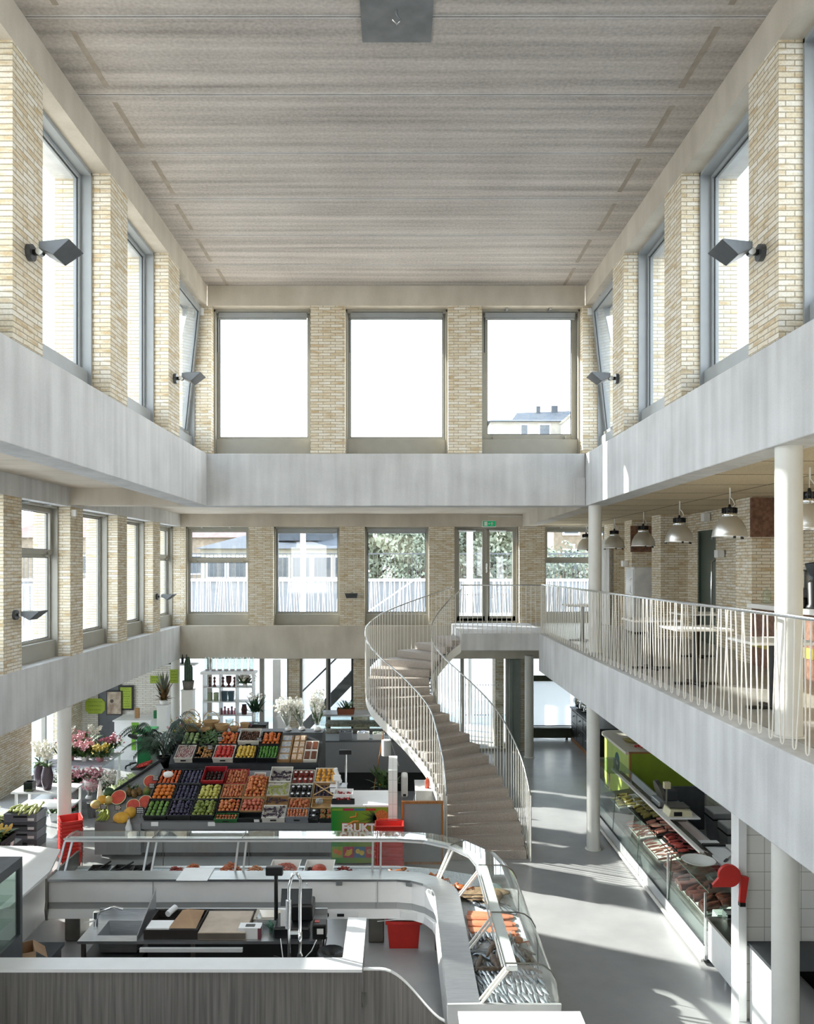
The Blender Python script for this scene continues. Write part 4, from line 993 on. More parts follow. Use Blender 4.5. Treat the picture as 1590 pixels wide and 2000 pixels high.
her = fish_mesh('herring', 0.24, 0.03, silver_f); trout = fish_mesh('trout', 0.36, 0.048, silver_f); cod = fish_mesh('cod', 0.4, 0.042, dark_f)
rq = random.Random(21)
def lay(me, nm, q, s, rz, label, cat, group, z=0.85):
    x, y, _ = FP(q, s, 0); o = inst(me, nm, (x, y, z), (R(78) + rq.uniform(-.2, .2), 0, rz), 1.0, label, cat, group); return o
for i in range(9): lay(trout, 'mackerel', 2.02 + 0.012 * i, 0.42 + 0.05 * i, R(120) + rq.uniform(-.1, .1), 'dark silver fish in the row just behind the salmon fillets', 'fish', 'fish row behind the salmon')
for i in range(7): lay(her, 'herring', 2.40 + rq.uniform(-.01, .01), 0.33 + 0.045 * i, R(95) + rq.uniform(-.15, .15), 'silver fish lying just in front of the salmon fillets', 'fish', 'fish row before the salmon')
for r_ in range(4):
    for i in range(14): lay(her, 'herring', 2.70 + 0.075 * r_ + rq.uniform(-.012, .012), 0.31 + 0.046 * i, R(100) + rq.uniform(-.25, .25), 'small silver herring in the rows at the open end of the fish counter', 'fish', 'herring rows at the counter end')
for i in range(4): lay(cod, 'cod', 2.54 + 0.05 * i, 0.50 + 0.06 * (i % 2), R(70 + 14 * i), ['large brown mottled fish under the second white glass support', 'large brown fish lying across the other brown fish in the display', 'brown mottled fish next to the silver trout', 'brown fish touching the herring rows'][i], 'fish', None, 0.875)
for i in range(3): lay(trout, 'trout', 2.46 + 0.07 * i, 0.72 + 0.03 * i, R(80 + 10 * i), ['pale trout near the lamp bar just past the salmon', 'pale trout below the lamp bar beside the brown fish', 'pale trout under the lamp bar next to the herring rows'][i], 'fish', None, 0.87)
for i in range(12):
    lay(cod if i % 3 else trout, 'monkfish' if i % 3 else 'trout', 2.50 + 0.019 * i, 0.34 + 0.075 * ((i * 3) % 8), R(75 + 35 * (i % 4)), 'brown mottled fish in the mixed heap between the last two white supports', 'fish', 'mixed brown fish heap', 0.86)
flat = pm('flatfish_skin', '#8a755a', 0.4, hx2='#6b5942', scale=30)
fm_ = MB(); fm_.lathe([(0.001, 0.02), (0.06, 0.018), (0.11, 0.008), (0.115, 0.0), (0.001, 0.0)], n=18, sx=1.5); fm_.add([(0.16, 0, 0.006), (0.23, 0.05, 0.006), (0.21, 0, 0.006), (0.23, -0.05, 0.006)], [(0, 1, 2, 3)]); fme = fm_.mesh('flatfish', flat)
for i in range(9):
    x, y, _ = FP(1.80 + 0.03 * i, 0.36 + 0.1 * (i % 5), 0); inst(fme, 'flatfish', (x, y, 0.822 + 0.012 * i), (0, 0.1, R(40 + 25 * i)), 1.0, 'brown flatfish overlapping in the patch beside the shiny crab', 'fish', 'flatfish on the ice')
salmon = pm('salmon_flesh', '#dc9573', 0.4, hx2='#c87450', scale=2, stretch=(6, 40, 1))
sm_ = MB(); rings = []
for i in range(9):
    u = i / 8; w = 0.095 * (1 - 0.5 * u * u) * (0.75 + 0.25 * min(1, u * 4)); h = 0.018 * (1 - 0.6 * u)
    rings.append([((u - 0.5) * 0.5, -w, 0), ((u - 0.5) * 0.5, -w * 0.7, h), ((u - 0.5) * 0.5, w * 0.6, h), ((u - 0.5) * 0.5, w, 0)])
sm_.loft(rings, True, True, True); sme = sm_.mesh('salmon_fillet', salmon)
for i in range(10):
    x, y, _ = FP(2.16 + 0.024 * i, 0.58 + 0.03 * math.sin(i * 2), 0); inst(sme, 'salmon_fillet', (x, y, 0.822 + 0.010 * (i % 3)), (0, 0, R(-8 + 5 * (i % 4))), 1.0, 'orange salmon fillet lying across the display between the white glass supports', 'fish fillet', 'salmon fillets')

# ================================================================= INSIDE THE FISH STALL
wood_grey = wood_mat('grey_oak_laminate', '#827e7a', '#605d5a', (34, 34, 0.9), 0.45)
t = thing('stall_partition', 'grey wood partition with a white capping, closing the fish stall towards the camera', 'partition', (0, 7.84, 0))
MB().box(-7.0, -0.335, -0.09, 0.08, 0, 1.07).build('panel', wood_grey, t)
MB().box(-0.5, -0.35, 0.1, 1.0, 0, 1.07).build('return_panel', wood_grey, t)
mb = MB().box(-7.0, -0.33, -0.12, 0.115, 1.07, 1.10).box(-0.53, -0.33, 0.115, 1.02, 1.07, 1.10); mb.build('capping', M['white'], t)
t = thing('swing_gate', 'grey wood swing gate with a swooping white top edge beside the stall partition', 'gate', (-0.32, 7.80, 0))
poly = [(0.0, 0.05), (0.0, 1.06), (0.16, 1.06)]
for i in range(1, 13):
    u = i / 12; poly.append((0.16 + 0.62 * u, 1.06 - 0.50 * (3*u*u - 2*u*u*u) * (0.55 + 0.45 * u)))
poly += [(0.80, 0.05)]
mb = MB().prism(poly, -0.018, 0.018, lambda u, v, a: (u, a, v)); mb.build('leaf', wood_grey, t)
mb = MB(); tp = poly[1:-1]; mb.loft([[(u, -0.02, v), (u, 0.02, v), (u, 0.02, v + 0.012), (u, -0.02, v + 0.012)] for u, v in tp], True, False, True); mb.build('edge_strip', M['white'], t)
mb = MB().cyl((-0.008, -0.03, 0.72), (-0.008, -0.03, 0.86), 0.011, n=10).box(-0.04, 0.03, -0.024, -0.018, 0.73, 0.85); mb.build('hinge', M['steel_dark'], t)
t = thing('end_counter', 'white topped counter at the open end of the fish display, cut by the picture edge', 'counter', (1.09, 6.85, 0))
MB().box(-0.5, 0.5, -0.25, 0.28, 0, 0.97).build('body', panel_white, t)
MB().box(-0.55, 0.53, -0.3, 0.33, 0.97, 1.0).build('worktop', M['white'], t, bevel=0.003)
# steel work table with a sink
t = thing('work_table', 'stainless steel work table with a sink inside the fish stall', 'table', (-2.1, 9.05, 0))
mb = MB().box(-1.33, -1.17, -0.32, 0.36, 0.87, 0.9).box(-0.72, 1.3, -0.32, 0.36, 0.87, 0.9).box(-1.17, -0.72, -0.32, -0.18, 0.87, 0.9).box(-1.17, -0.72, 0.2, 0.36, 0.87, 0.9).box(-1.33, 1.3, 0.35, 0.37, 0.86, 0.97)
mb.build('table_top', M['steel'], t)
MB().tray(-1.175, -0.715, -0.185, 0.205, 0.70, 0.902, 0.008, 0.03).build('sink_bowl', M['steel'], t, bevel=0.01)
for x in (-1.28, -0.1, 1.25):
    for y in (-0.27, 0.3): MB().box(x - 0.02, x + 0.02, y - 0.02, y + 0.02, 0, 0.87).build('leg', M['steel_dark'], t)
MB().box(-0.65, 0.45, -0.36, -0.325, 0.80, 0.84).build('front_strip', M['white'], t)
MB().box(-1.30, -0.66, -0.28, 0.32, 0.1, 0.69).build('cabinet', M['dark'], t)
MB().box(-0.64, 1.25, -0.1, 0.3, 0.1, 0.8).build('lower_cabinet', pm('dark_cabinet', '#37383a', 0.5), t)
mb = MB().prism([(-0.32, 0.0), (0.35, 0.0), (0.35, 0.30), (-0.32, 0.06)], -0.69, -0.68, lambda u, v, a: (a, u, 0.902 + v)); mb.build('splash_plate', M['steel'], t)
mb = MB().cyl((-1.24, -0.02, 0.9), (-1.24, -0.02, 1.02), 0.025).tube([(-1.24, -0.02, 1.0), (-1.2, 0.0, 1.08), (-1.05, 0.02, 1.13), (-0.95, 0.02, 1.10)], 0.013).tube([(-1.24, -0.04, 1.0), (-1.33, -0.10, 1.0)], 0.01).cyl((-1.24, -0.02, 1.02), (-1.24, -0.02, 1.09), 0.034, 0.03)
mb.build('mixer_tap', M['chrome'], t)
cardb = pm('cardboard', '#a98a6b', 0.85, hx2='#98795c', scale=3)
t = thing('tray_box', 'dark box with cardboard flaps and white bags on the steel work table', 'box', (-2.37, 8.99, 0.902))
MB().tray(-0.36, 0.22, -0.22, 0.30, 0, 0.10, 0.012).build('body', pm('dark_brown_wood', '#2b2420', 0.6), t)
mb = MB().add([(-0.10, -0.2, 0.11), (0.2, -0.2, 0.11), (0.2, 0.2, 0.14), (0.03, 0.16, 0.17), (-0.05, 0.2, 0.14)], [(0, 1, 2, 3, 4)]); mb.build('flap', cardb, t)
MB().box(-0.34, -0.09, -0.2, 0.0, 0.08, 0.112).build('white_pack', M['white'], t)
MB().cyl((-0.20, 0.14, 0.12), (-0.15, 0.27, 0.14), 0.035, n=12).build('paper_roll', M['white'], t)
t = thing('cutting_board', 'thick worn wooden cutting board lying on the steel work table', 'cutting board', (-1.89, 8.99, 0.902))
MB().box(-0.25, 0.26, -0.24, 0.31, 0.0, 0.085).build('block', pm('worn_board', '#c6b7a5', 0.8, hx2='#b3a392', scale=5), t, bevel=0.006)
MB().box(-0.252, 0.262, -0.242, -0.235, 0.01, 0.075).build('front_band', pm('board_edge', '#6a6158', 0.8), t)
t = thing('steel_food_pan', 'empty stainless steel food pan on the work table behind the glove box', 'pan', (-1.42, 9.22, 0.902))
mb = MB().tray(-0.16, 0.16, -0.12, 0.12, 0, 0.08, 0.006, 0.03).box(-0.185, 0.185, -0.145, -0.12, 0.078, 0.082).box(-0.185, 0.185, 0.12, 0.145, 0.078, 0.082).box(-0.185, -0.16, -0.12, 0.12, 0.078, 0.082).box(0.16, 0.185, -0.12, 0.12, 0.078, 0.082); mb.build('pan', M['chrome'], t)
t = thing('glove_box', 'white cardboard glove box on the steel work table', 'box', (-1.62, 8.84, 0.902)); t.location = (-1.59, 8.84, 0.902)
MB().box(-0.12, 0.12, -0.07, 0.07, 0, 0.12).build('carton', M['white'], t)
MB().box(-0.05, 0.05, -0.03, 0.03, 0.118, 0.124).build('opening', M['dark'], t)
MB().box(0.09, 0.121, -0.071, 0.0, 0.0, 0.118).build('printed_side', pm('maroon_print', '#7a4350', 0.6), t)
mb = MB(); rq2 = random.Random(8)
for i in range(26): mb.tube([(rq2.uniform(-.04, .04), rq2.uniform(-.04, .04), 0), (rq2.uniform(-.06, .06), rq2.uniform(-.06, .06), 0.07), (rq2.uniform(-.08, .08), rq2.uniform(-.08, .08), 0.10)], 0.004, 4)
tag(mb.build('scrubbing_pad', pm('green_scrubber', '#5d8f7c', 0.7), None, loc=(-1.36, 8.95, 0.904)), 'tangled green scrubber on the steel table between glove box and till', 'scrubber')
t = thing('cash_scale', 'black till scale with a pole display on the fish stall work table', 'scale', (-1.14, 8.98, 0.902))
MB().box(-0.2, 0.2, -0.2, 0.2, 0.0, 0.12).build('base', M['dark'], t, bevel=0.02)
MB().box(-0.02, 0.22, -0.05, 0.22, 0.12, 0.30).build('housing', M['dark'], t, bevel=0.02)
mb = MB(); mb.prism([(-0.02, 0.28), (0.06, 0.44), (0.09, 0.43), (0.03, 0.26)], -0.17, 0.17, lambda u, v, a: (a + 0.03, u, v)); mb.build('screen', M['darkgrey'], t)
MB().cyl((-0.2, 0.05, 0.1), (-0.2, 0.05, 0.62), 0.022, n=12).build('pole', M['dark'], t)
MB().box(-0.31, -0.12, 0.0, 0.07, 0.60, 0.70).build('customer_display', M['dark'], t, bevel=0.012)
MB().box(-0.12, -0.04, -0.16, -0.12, 0.12, 0.30).build('printer_slip', M['white'], t)
t = thing('label_printer', 'black card terminal block beside the till scale at the end of the work table', 'printer', (-0.67 - 0.03, 8.95, 0.902)); t.location = (-0.86, 8.82, 0.902)
MB().box(-0.05, 0.10, -0.06, 0.1, 0, 0.16).build('body', M['dark'], t, bevel=0.012)
MB().box(0.0, 0.07, -0.062, -0.058, 0.06, 0.12).build('white_sticker', M['white'], t)
MB().box(-0.03, 0.02, 0.0, 0.06, 0.158, 0.164).build('red_button', pm('red_button', '#b03a2a', 0.4), t)
mb = MB().tube([(-1.25, 8.75, 0.92), (-1.2, 8.6, 0.75), (-1.05, 8.55, 0.72), (-0.9, 8.6, 0.86), (-0.86, 8.72, 0.92)], 0.006, 6)
tag(mb.build('cable', M['white']), 'pale cable looping below the till scale', 'cable')
mb = MB().tube([(-0.75, 8.72, 0.95), (-0.8, 8.6, 0.7), (-1.0, 8.55, 0.64), (-1.3, 8.55, 0.66), (-1.3, 8.62, 0.8), (-1.1, 8.58, 0.74), (-0.95, 8.56, 0.66)], 0.007, 6)
tag(mb.build('cable', M['dark']), 'black cable hanging in loops below the till scale', 'cable')
tag(MB().box(-0.09, 0.09, -0.05, 0.05, -0.07, 0.07).build('power_brick', M['dark'], None, bevel=0.02, loc=(-1.27, 8.53, 0.66)), 'black power adapter hanging in the cables below the till scale', 'adapter')
t = thing('spray_tap', 'tall chrome pre-rinse spray tap standing behind the stall partition', 'tap', (-1.08, 8.15, 0))
MB().box(-0.25, 0.25, -0.18, 0.22, 0.0, 0.86).build('pedestal', M['darkgrey'], t)
MB().cyl((0, 0, 0.86), (0, 0, 1.35), 0.018, n=12).build('riser', M['chrome'], t)
mb = MB().tube([(0, 0, 1.3), (-0.005, 0, 1.5), (0.0, 0, 1.72), (0.04, 0, 1.84), (0.08, 0, 1.85), (0.115, 0, 1.78), (0.11, 0.0, 1.5), (0.11, 0, 1.25)], 0.016, 10); mb.build('hose', M['chrome'], t)
MB().cyl((-0.01, 0, 1.30), (-0.005, 0, 1.58), 0.027, n=14).build('spring', M['steel'], t)
MB().lathe([(0.001, 1.0), (0.03, 1.0), (0.034, 1.03), (0.015, 1.06), (0.018, 1.16), (0.022, 1.26), (0.001, 1.27)], (0.11, 0, 0), 14).build('spray_head', M['chrome'], t)
MB().box(0.0, 0.11, -0.012, 0.012, 1.24, 1.27).build('bracket', M['chrome'], t)
t = thing('waste_bin', 'bin with a black bag and crumpled paper behind the stall partition', 'bin', (-0.68, 8.45, 0))
mb = MB().lathe([(0.11, 0.0), (0.135, 0.9), (0.13, 0.9), (0.107, 0.01), (0.001, 0.01)], n=20, sx=0.95); mb.build('body', M['darkgrey'], t)
mb = MB().lathe([(0.145, 0.78), (0.15, 0.86), (0.145, 0.93), (0.12, 0.94), (0.105, 0.86), (0.001, 0.80)], n=14); mb.build('bag', M['dark'], t)
MB().ball((0.0, -0.02, 0.84), 0.06, 7, 5, (1.2, 1, 0.7)).build('crumpled_paper', pm('paper', '#e3dfd2', 0.8), t)
red_pl = pm('red_plastic', '#c8302a', 0.4, hx2='#b42822', scale=3)
t = thing('storage_tub', 'red plastic tub lined with a clear bag under the fish counter bend', 'tub', (0.09, 10.62, 0))
mb = MB().tray(-0.215, 0.215, -0.17, 0.17, 0, 0.36, 0.012, 0.03); mb.build('tub', red_pl, t)
mb = MB().box(-0.235, 0.235, -0.19, -0.168, 0.325, 0.362).box(-0.235, 0.235, 0.168, 0.19, 0.325, 0.362).box(-0.235, -0.213, -0.17, 0.17, 0.325, 0.362).box(0.213, 0.235, -0.17, 0.17, 0.325, 0.362); mb.build('rim', red_pl, t, bevel=0.004)
mb = MB().box(-0.2, 0.2, -0.155, 0.155, 0.27, 0.34); mb.build('bag_liner', pm('clear_film', '#cfd3d4', 0.3, trans=0.4), t, bevel=0.03)
tag(MB().tube([(0.45, 10.55, 0.30), (0.3, 10.4, 0.40), (0.0, 10.42, 0.40), (-0.25, 10.5, 0.34)], 0.007, 6).build('cable', M['white']), 'white cable hanging under the fish counter bend above the red tub', 'cable')
film = pm('thin_white_film', '#e6e9ea', 0.35, hx2='#d2d6d8', scale=12)
def carrier_bag(loc, rz, label, h=0.34, w=0.16, parent_hook=True, seed=0):
    t = thing('carrier_bag', label, 'bag', loc, rz); rq = random.Random(seed); rings = []
    for i in range(8):
        u = i / 7; ww = w * (0.25 + 0.75 * min(1, u * 1.8)) * (1 - 0.15 * u); 
        rings.append([(ww * 0.5 * math.cos(k * math.pi / 5) * (1 + rq.uniform(-.18, .18)), 0.03 * math.sin(k * math.pi / 5) * (1 + rq.uniform(-.4, .4)) - 0.02, -u * h) for k in range(10)])
    MB().loft(rings, True, True, True).build('bag', film, t)
    MB().tube([(0, 0.02, 0.0), (0, -0.02, 0.02), (0, -0.03, 0.05)], 0.006, 6).build('hook', M['chrome'], t)
    return t
carrier_bag((-1.15, 10.43, 0.82), 0, 'white carrier bags hanging from the white panel of the fish counter', 0.36, 0.2, seed=4)
# glass fridge and till corner at the picture edge
t = thing('glass_fridge', 'steel framed glass display fridge at the picture edge behind the stall partition', 'fridge', (-4.6, 8.4, 0))
mb = MB().box(-0.6, 0.62, -1.2, 0.25, 0.0, 0.95).box(-0.6, 0.62, -1.2, 0.25, 1.80, 1.84).box(-0.6, -0.55, -1.2, 0.25, 0.95, 1.8)
for x, y in ((0.57, 0.20), (0.57, -1.2), (-0.55, 0.2)): mb.box(x, x + 0.05, y, y + 0.05, 0.95, 1.8)
mb.box(0.57, 0.62, -1.15, 0.2, 0.95, 1.03).box(0.57, 0.62, -1.15, 0.2, 1.74, 1.8); mb.build('frame', M['lamp_grey'], t)
mb = MB().box(0.59, 0.60, -1.15, 0.2, 1.03, 1.74).box(-0.5, 0.57, 0.215, 0.225, 0.95, 1.8); mb.build('glass', M['case_glass'], t)
for z in (1.2, 1.45): MB().box(-0.5, 0.55, -1.1, 0.18, z, z + 0.01).build('glass_shelf', M['case_glass'], t)
mb = MB()
for i in range(8): mb.cbox((-0.2 + 0.08 * (i % 4), -0.4 + 0.12 * (i // 4) * 3, 1.24 + 0.25 * (i % 2)), (0.06, 0.1, 0.07))
mb.build('jar_stock', pm('pale_jars', '#c9cdd2', 0.3), t)
rq = random.Random(30); rw = pm('red_white_pack', '#c23a34', 0.4, hx2='#e6e2df', scale=16)
pk = MB().box(-0.05, 0.05, -0.018, 0.018, 0, 0.13).mesh('snack_pack', rw)
for i in range(12): inst(pk, 'snack_pack', (-4.13 - 0.09 * (i % 4), 7.85 + 0.17 * (i // 4), 1.842), (R(-12), 0, rq.uniform(-.3, .3)), 1.0, 'red and white packet standing in the rows on top of the glass fridge', 'packet', 'packets on the glass fridge')
t = thing('till_counter', 'white topped till counter between the glass fridge and the fish counter end', 'counter', (-5.7, 10.3, 0))
mb = MB(); poly = [(-1.3, -1.1), (0.9, -1.1), (1.18, -0.8), (1.18, 0.3), (0.98, 1.12), (0.6, 1.25), (-1.3, 1.3)]; mb.prism(poly, 0.92, 0.95, lambda u, v, a: (u, v, a)); mb.build('worktop', M['white'], t)
MB().box(-1.2, 0.8, -0.5, 1.1, 0, 0.92).build('body', panel_white, t)
t = thing('low_shelf', 'dark low shelf running behind the fish counter end', 'shelf', (-4.2, 9.2, 0)); MB().box(-0.35, 0.22, -0.7, 0.55, 0.38, 0.42).build('board', M['darkgrey'], t)
mb = MB().box(-0.33, -0.3, -0.65, 0.5, 0, 0.38).box(0.17, 0.2, -0.65, 0.5, 0, 0.38); mb.build('side', M['darkgrey'], t)
t = thing('cardboard_box', 'open cardboard box with a white label on the low dark shelf', 'box', (-4.2, 9.12, 0.425), 0.5)
MB().tray(-0.13, 0.13, -0.16, 0.16, 0, 0.22, 0.008).build('body', cardb, t)
mb = MB().add([(0.13, -0.16, 0.22), (0.13, 0.16, 0.22), (0.25, 0.16, 0.12), (0.25, -0.16, 0.12)], [(0, 1, 2, 3)]); mb.add([(-0.13, -0.16, 0.22), (0.13, -0.16, 0.22), (0.12, -0.25, 0.14), (-0.12, -0.25, 0.14)], [(0, 1, 2, 3)]); mb.build('flap', cardb, t)
MB().box(-0.10, 0.02, -0.17, -0.162, 0.03, 0.12).build('label', M['white'], t)
# ================================================================= FRUIT MARKET
grey_panel = pm('stand_grey', '#8e9092', 0.45, var=0.02)
grey_lip = pm('stand_lip_grey', '#7c7e81', 0.4, var=0.02)
t = thing('fruit_stand', 'grey stepped fruit stand carrying the sloping rows of fruit crates', 'market stand', (-3.1, 13.7, 0))
MB().box(-1.95, -1.18, -0.085, -0.06, 0.50, 0.64).build('corner_lip', grey_lip, t)
MB().box(-1.9, 2.0, 0.06, 1.2, 0.08, 0.52).build('base_panel', grey_panel, t)
MB().box(-1.9, 1.95, 0.10, 1.15, 0, 0.08).build('plinth', M['dark'], t)
mb = MB().prism([(-0.08, 0.52), (-0.08, 0.64), (-0.055, 0.64), (1.2, 1.18), (1.2, 0.52)], -1.18, 2.02, lambda u, v, a: (a, u, v)); mb.build('sloping_deck', grey_lip, t)
mb = MB().box(-1.1, 1.62, 1.45, 2.45, 0.0, 1.12); mb.build('rear_base', M['darkgrey'], t)
mb = MB().prism([(1.44, 1.10), (1.44, 1.235), (2.35, 1.64), (2.75, 1.64), (2.75, 1.1)], -1.14, 1.64, lambda u, v, a: (a, u, v)); mb.build('rear_deck', M['darkgrey'], t)
# corner bank for the melons and the vegetable slope on its outer side
FSX, FSY = -3.1, 13.7
def skirt(top, zlow, nm, m):
    mb = MB(); n = len(top); tp = [(x - FSX, y - FSY, z) for x, y, z in top]; lo = [(x, y, zlow) for x, y, z in tp]
    mb.add(tp + lo, [tuple(range(n)), tuple(range(2*n-1, n-1, -1))] + [(i, n+i, n+(i+1) % n, (i+1) % n) for i in range(n)]); mb.build(nm, m, t)
skirt([(-5.05, 13.6, 0.62), (-4.28, 13.6, 0.62), (-4.28, 14.95, 1.2), (-4.39, 15.1, 1.28), (-5.01, 14.2, 0.90)], 0.10, 'melon_bank', grey_lip)
skirt([(-5.03, 14.2, 0.92), (-4.41, 15.1, 1.29), (-4.98, 15.75, 1.02), (-5.40, 14.75, 0.76)], 0.10, 'vegetable_slope', grey_lip)
mb = MB().tube([(-5.02 - FSX, 14.18 - FSY, 0.94), (-4.38 - FSX, 15.12 - FSY, 1.32)], 0.022, 6); mb.build('ridge_strip', M['dark'], t)
mb = MB().cyl((1.72, 1.3, 0), (1.72, 1.3, 1.15), 0.02); mb.build('post', M['alu'], t)
mb = MB().prism([(1.35, 0.2), (1.35, 1.2), (2.35, 1.66), (2.75, 1.66), (2.75, 0.2)], 1.645, 1.66, lambda u, v, a: (a, u, v)); mb.build('end_board', M['darkgrey'], t)

def frame_at(x, y, z, ang, rz=0.0):
    return Matrix.Translation((x, y, z)) @ Matrix.Rotation(rz, 4, 'Z') @ Matrix.Rotation(ang, 4, 'X')
A1 = math.atan2(0.54, 1.2)
T1 = lambda x, u: frame_at(x, 13.66 + u * math.cos(A1), 0.65 + u * math.sin(A1), A1)
A2 = math.atan2(0.405, 0.91)
T2 = lambda x, u: frame_at(x, 15.16 + u * math.cos(A2), 1.245 + u * math.sin(A2), A2)
crate_black = pm('black_crate', '#1b1d1f', 0.5, var=0.1)
crate_card = pm('cardboard_crate', '#a9855c', 0.85, hx2='#927048', scale=4)
crate_white = pm('white_crate', '#dcd9d2', 0.7, hx2='#cbc7bf', scale=4)
crate_red = pm('red_print_carton', '#a8202b', 0.5, hx2='#8f1a25', scale=4)
crate_grey = pm('grey_crate', '#7b8088', 0.5, var=0.05)
crate_green = pm('green_print_carton', '#2e6b3a', 0.6, hx2='#275c32', scale=4)
crate_blue = pm('blue_liner', '#46586f', 0.5, hx2='#394a60', scale=6)
crate_wood = wood_mat('crate_wood', '#c9a878', '#a98a5c', (3, 30, 30), 0.7)
_cm = {}
def crate(Mx, w, d, h, mat, label, liner=None, name='fruit_crate'):
    t = thing(name, label, 'crate', (0, 0, 0)); t.matrix_world = Mx
    key = (w, d, h, mat.name)
    if key not in _cm:
        mb = MB().tray(-w/2, w/2, 0, d, 0, h, 0.010, 0.006)
        mb.box(-w/2 - 0.004, w/2 + 0.004, -0.004, 0.012, h - 0.02, h + 0.002).box(-w/2 - 0.004, w/2 + 0.004, d - 0.012, d + 0.004, h - 0.02, h + 0.002)
        lp = MB().box(-0.05, 0.05, -0.0065, -0.004, h * 0.35, h * 0.62)
        _cm[key] = (mb.mesh('body', mat), lp.mesh('hand_hole', M['dark']))
    for nm, me in zip(('body', 'hand_hole'), _cm[key]):
        o = bpy.data.objects.new(nm, me); COL.objects.link(o); o.parent = t
    if liner: MB().box(-w/2 + 0.012, w/2 - 0.012, 0.012, d - 0.012, 0.012, h * 0.45).build('liner', liner, t)
    return t
_fm = {}
def fruit_mesh(kind):
    if kind in _fm: return _fm[kind]
    mb = MB(); m2 = None
    spec = {  # r, scale, dimple, colour a, colour b
        'orange': (0.039, (1, 1, 0.95), 0.12, '#d9802f', '#c46a22'), 'persimmon': (0.035, (1, 1, 0.85), 0.15, '#d67a33', '#bf5c25'),
        'green_apple': (0.036, (1, 1, 0.92), 0.35, '#6f9440', '#557a36'), 'red_apple': (0.036, (1, 1, 0.92), 0.35, '#b8342c', '#c9832f'),
        'plum': (0.029, (1, 1, 0.95), 0.1, '#2a2538', '#4a4560'), 'avocado': (0.033, (0.85, 0.85, 1.25), 0, '#221c1a', '#2f2a22'),
        'pear': (0.034, (0.9, 0.9, 1.2), 0, '#8f9c4a', '#6b7a35'), 'lemon': (0.030, (0.85, 0.85, 1.2), 0, '#d6b94f', '#c4a03a'), 'yellow_pear': (0.034, (0.9, 0.9, 1.15), 0, '#c9bf6a', '#aeae52'),
        'apricot': (0.023, (1, 1, 0.95), 0.1, '#c98752', '#a8503c'), 'nectarine': (0.034, (1, 1, 0.95), 0.18, '#ac3c2a', '#d3924f'), 'peach': (0.034, (1, 1, 0.93), 0.15, '#c87a5a', '#a4473b'),
        'tomato': (0.036, (1, 1, 0.85), 0.12, '#c6382e', '#b02e26'), 'lime': (0.028, (0.9, 0.9, 1.1), 0, '#4f8a2c', '#3b6f22'), 'chestnut': (0.017, (1, 0.9, 0.9), 0, '#4a2c1c', '#5f3a24'),
        'potato': (0.022, (1.2, 0.9, 0.8), 0, '#b98a52', '#9a6f3e'), 'kohlrabi': (0.045, (1, 1, 0.9), 0.1, '#a9bd8a', '#8aa56a'), 'mango': (0.042, (0.8, 0.7, 1.25), 0, '#dfa93a', '#cf8a2a'),
        'radish': (0.015, (1, 1, 1), 0, '#8c2f3f', '#d9cfc9'), 'mandarin': (0.030, (1, 1, 0.85), 0.15, '#d3652f', '#b85326')}[kind]
    r, sc, dm, ca, cb = spec
    mb.ball((0, 0, 0), r, 12, 8, sc, dm)
    if kind in ('green_apple', 'red_apple', 'pear', 'yellow_pear'): mb.cyl((0, 0, r * sc[2] * 0.7), (0.003, 0, r * sc[2] * 1.25), 0.0022, n=5)
    _fm[kind] = (mb.mesh(kind, pm(kind + '_skin', ca, 0.4, hx2=cb, scale=14)), r)
    return _fm[kind]
def fill(Mx, w, d, h, kind, label, group, layers=2, tight=2.08, seed=0, cat=None, keep=1.0):
    """individual fruits packed in a crate at matrix Mx"""
    me, r = fruit_mesh(kind); rq = random.Random(seed * 31 + len(kind)); rx = Mx.to_3x3()
    px = r * tight; nx = max(1, int((w - 0.03) / px)); ny = max(1, int((d - 0.03) / (px * 0.92)))
    sx = (w - 0.03) / nx; sy = (d - 0.03) / ny
    for L in range(layers):
        for j in range(ny - L):
            for i in range(nx - L):
                if rq.random() > keep: continue
                if L and rq.random() < 0.28: continue
                x = -w/2 + 0.015 + sx * (i + 0.5 + 0.5 * L) + rq.uniform(-.004, .004); y = 0.015 + sy * (j + 0.5 + 0.5 * L) + rq.uniform(-.004, .004)
                z = h + r * 0.35 + L * r * 1.4 + rq.uniform(-.004, .004)
                p = Mx @ Vector((x, y, z))
                inst(me, kind, p, (rq.uniform(-1.2, 1.2), rq.uniform(-1.2, 1.2), rq.uniform(0, 6.28)), rq.uniform(0.97, 1.04), label, cat or kind.replace('_', ' '), group)
CW, CD, CH = 0.385, 0.395, 0.11
SEED = [0]
def crate_of(T, x, u, mat, clabel, kind=None, flabel=None, layers=2, w=CW, d=CD, h=CH, fh=0.075, keep=1.0, liner=None):
    SEED[0] += 1; Mx = T(x, u); crate(Mx, w, d, h, mat, clabel, liner)
    if kind: fill(Mx, w, d, fh, kind, flabel, flabel, layers, seed=SEED[0], keep=keep)
    return Mx
XA = [-4.06, -3.66, -3.26, -2.86, -2.465, -2.065, -1.67, -1.285]
U = [0.0, 0.41, 0.82]
crate_of(T1, XA[0], U[0], crate_black, 'dark crate of green apples at the stand front, nearest the melons', 'green_apple', 'green apple in the front crate below the oranges', 1, h=0.10)
crate_of(T1, XA[0], U[1], crate_black, 'dark crate heaped with oranges behind the green apples', 'orange', 'orange heaped in the crate behind the green apples', 2)
Mx = crate_of(T1, XA[0], U[2], crate_black, 'dark crate of mandarins with white paper, at the top of the orange row', 'mandarin', 'mandarin in the crate with white crumpled paper', 1)
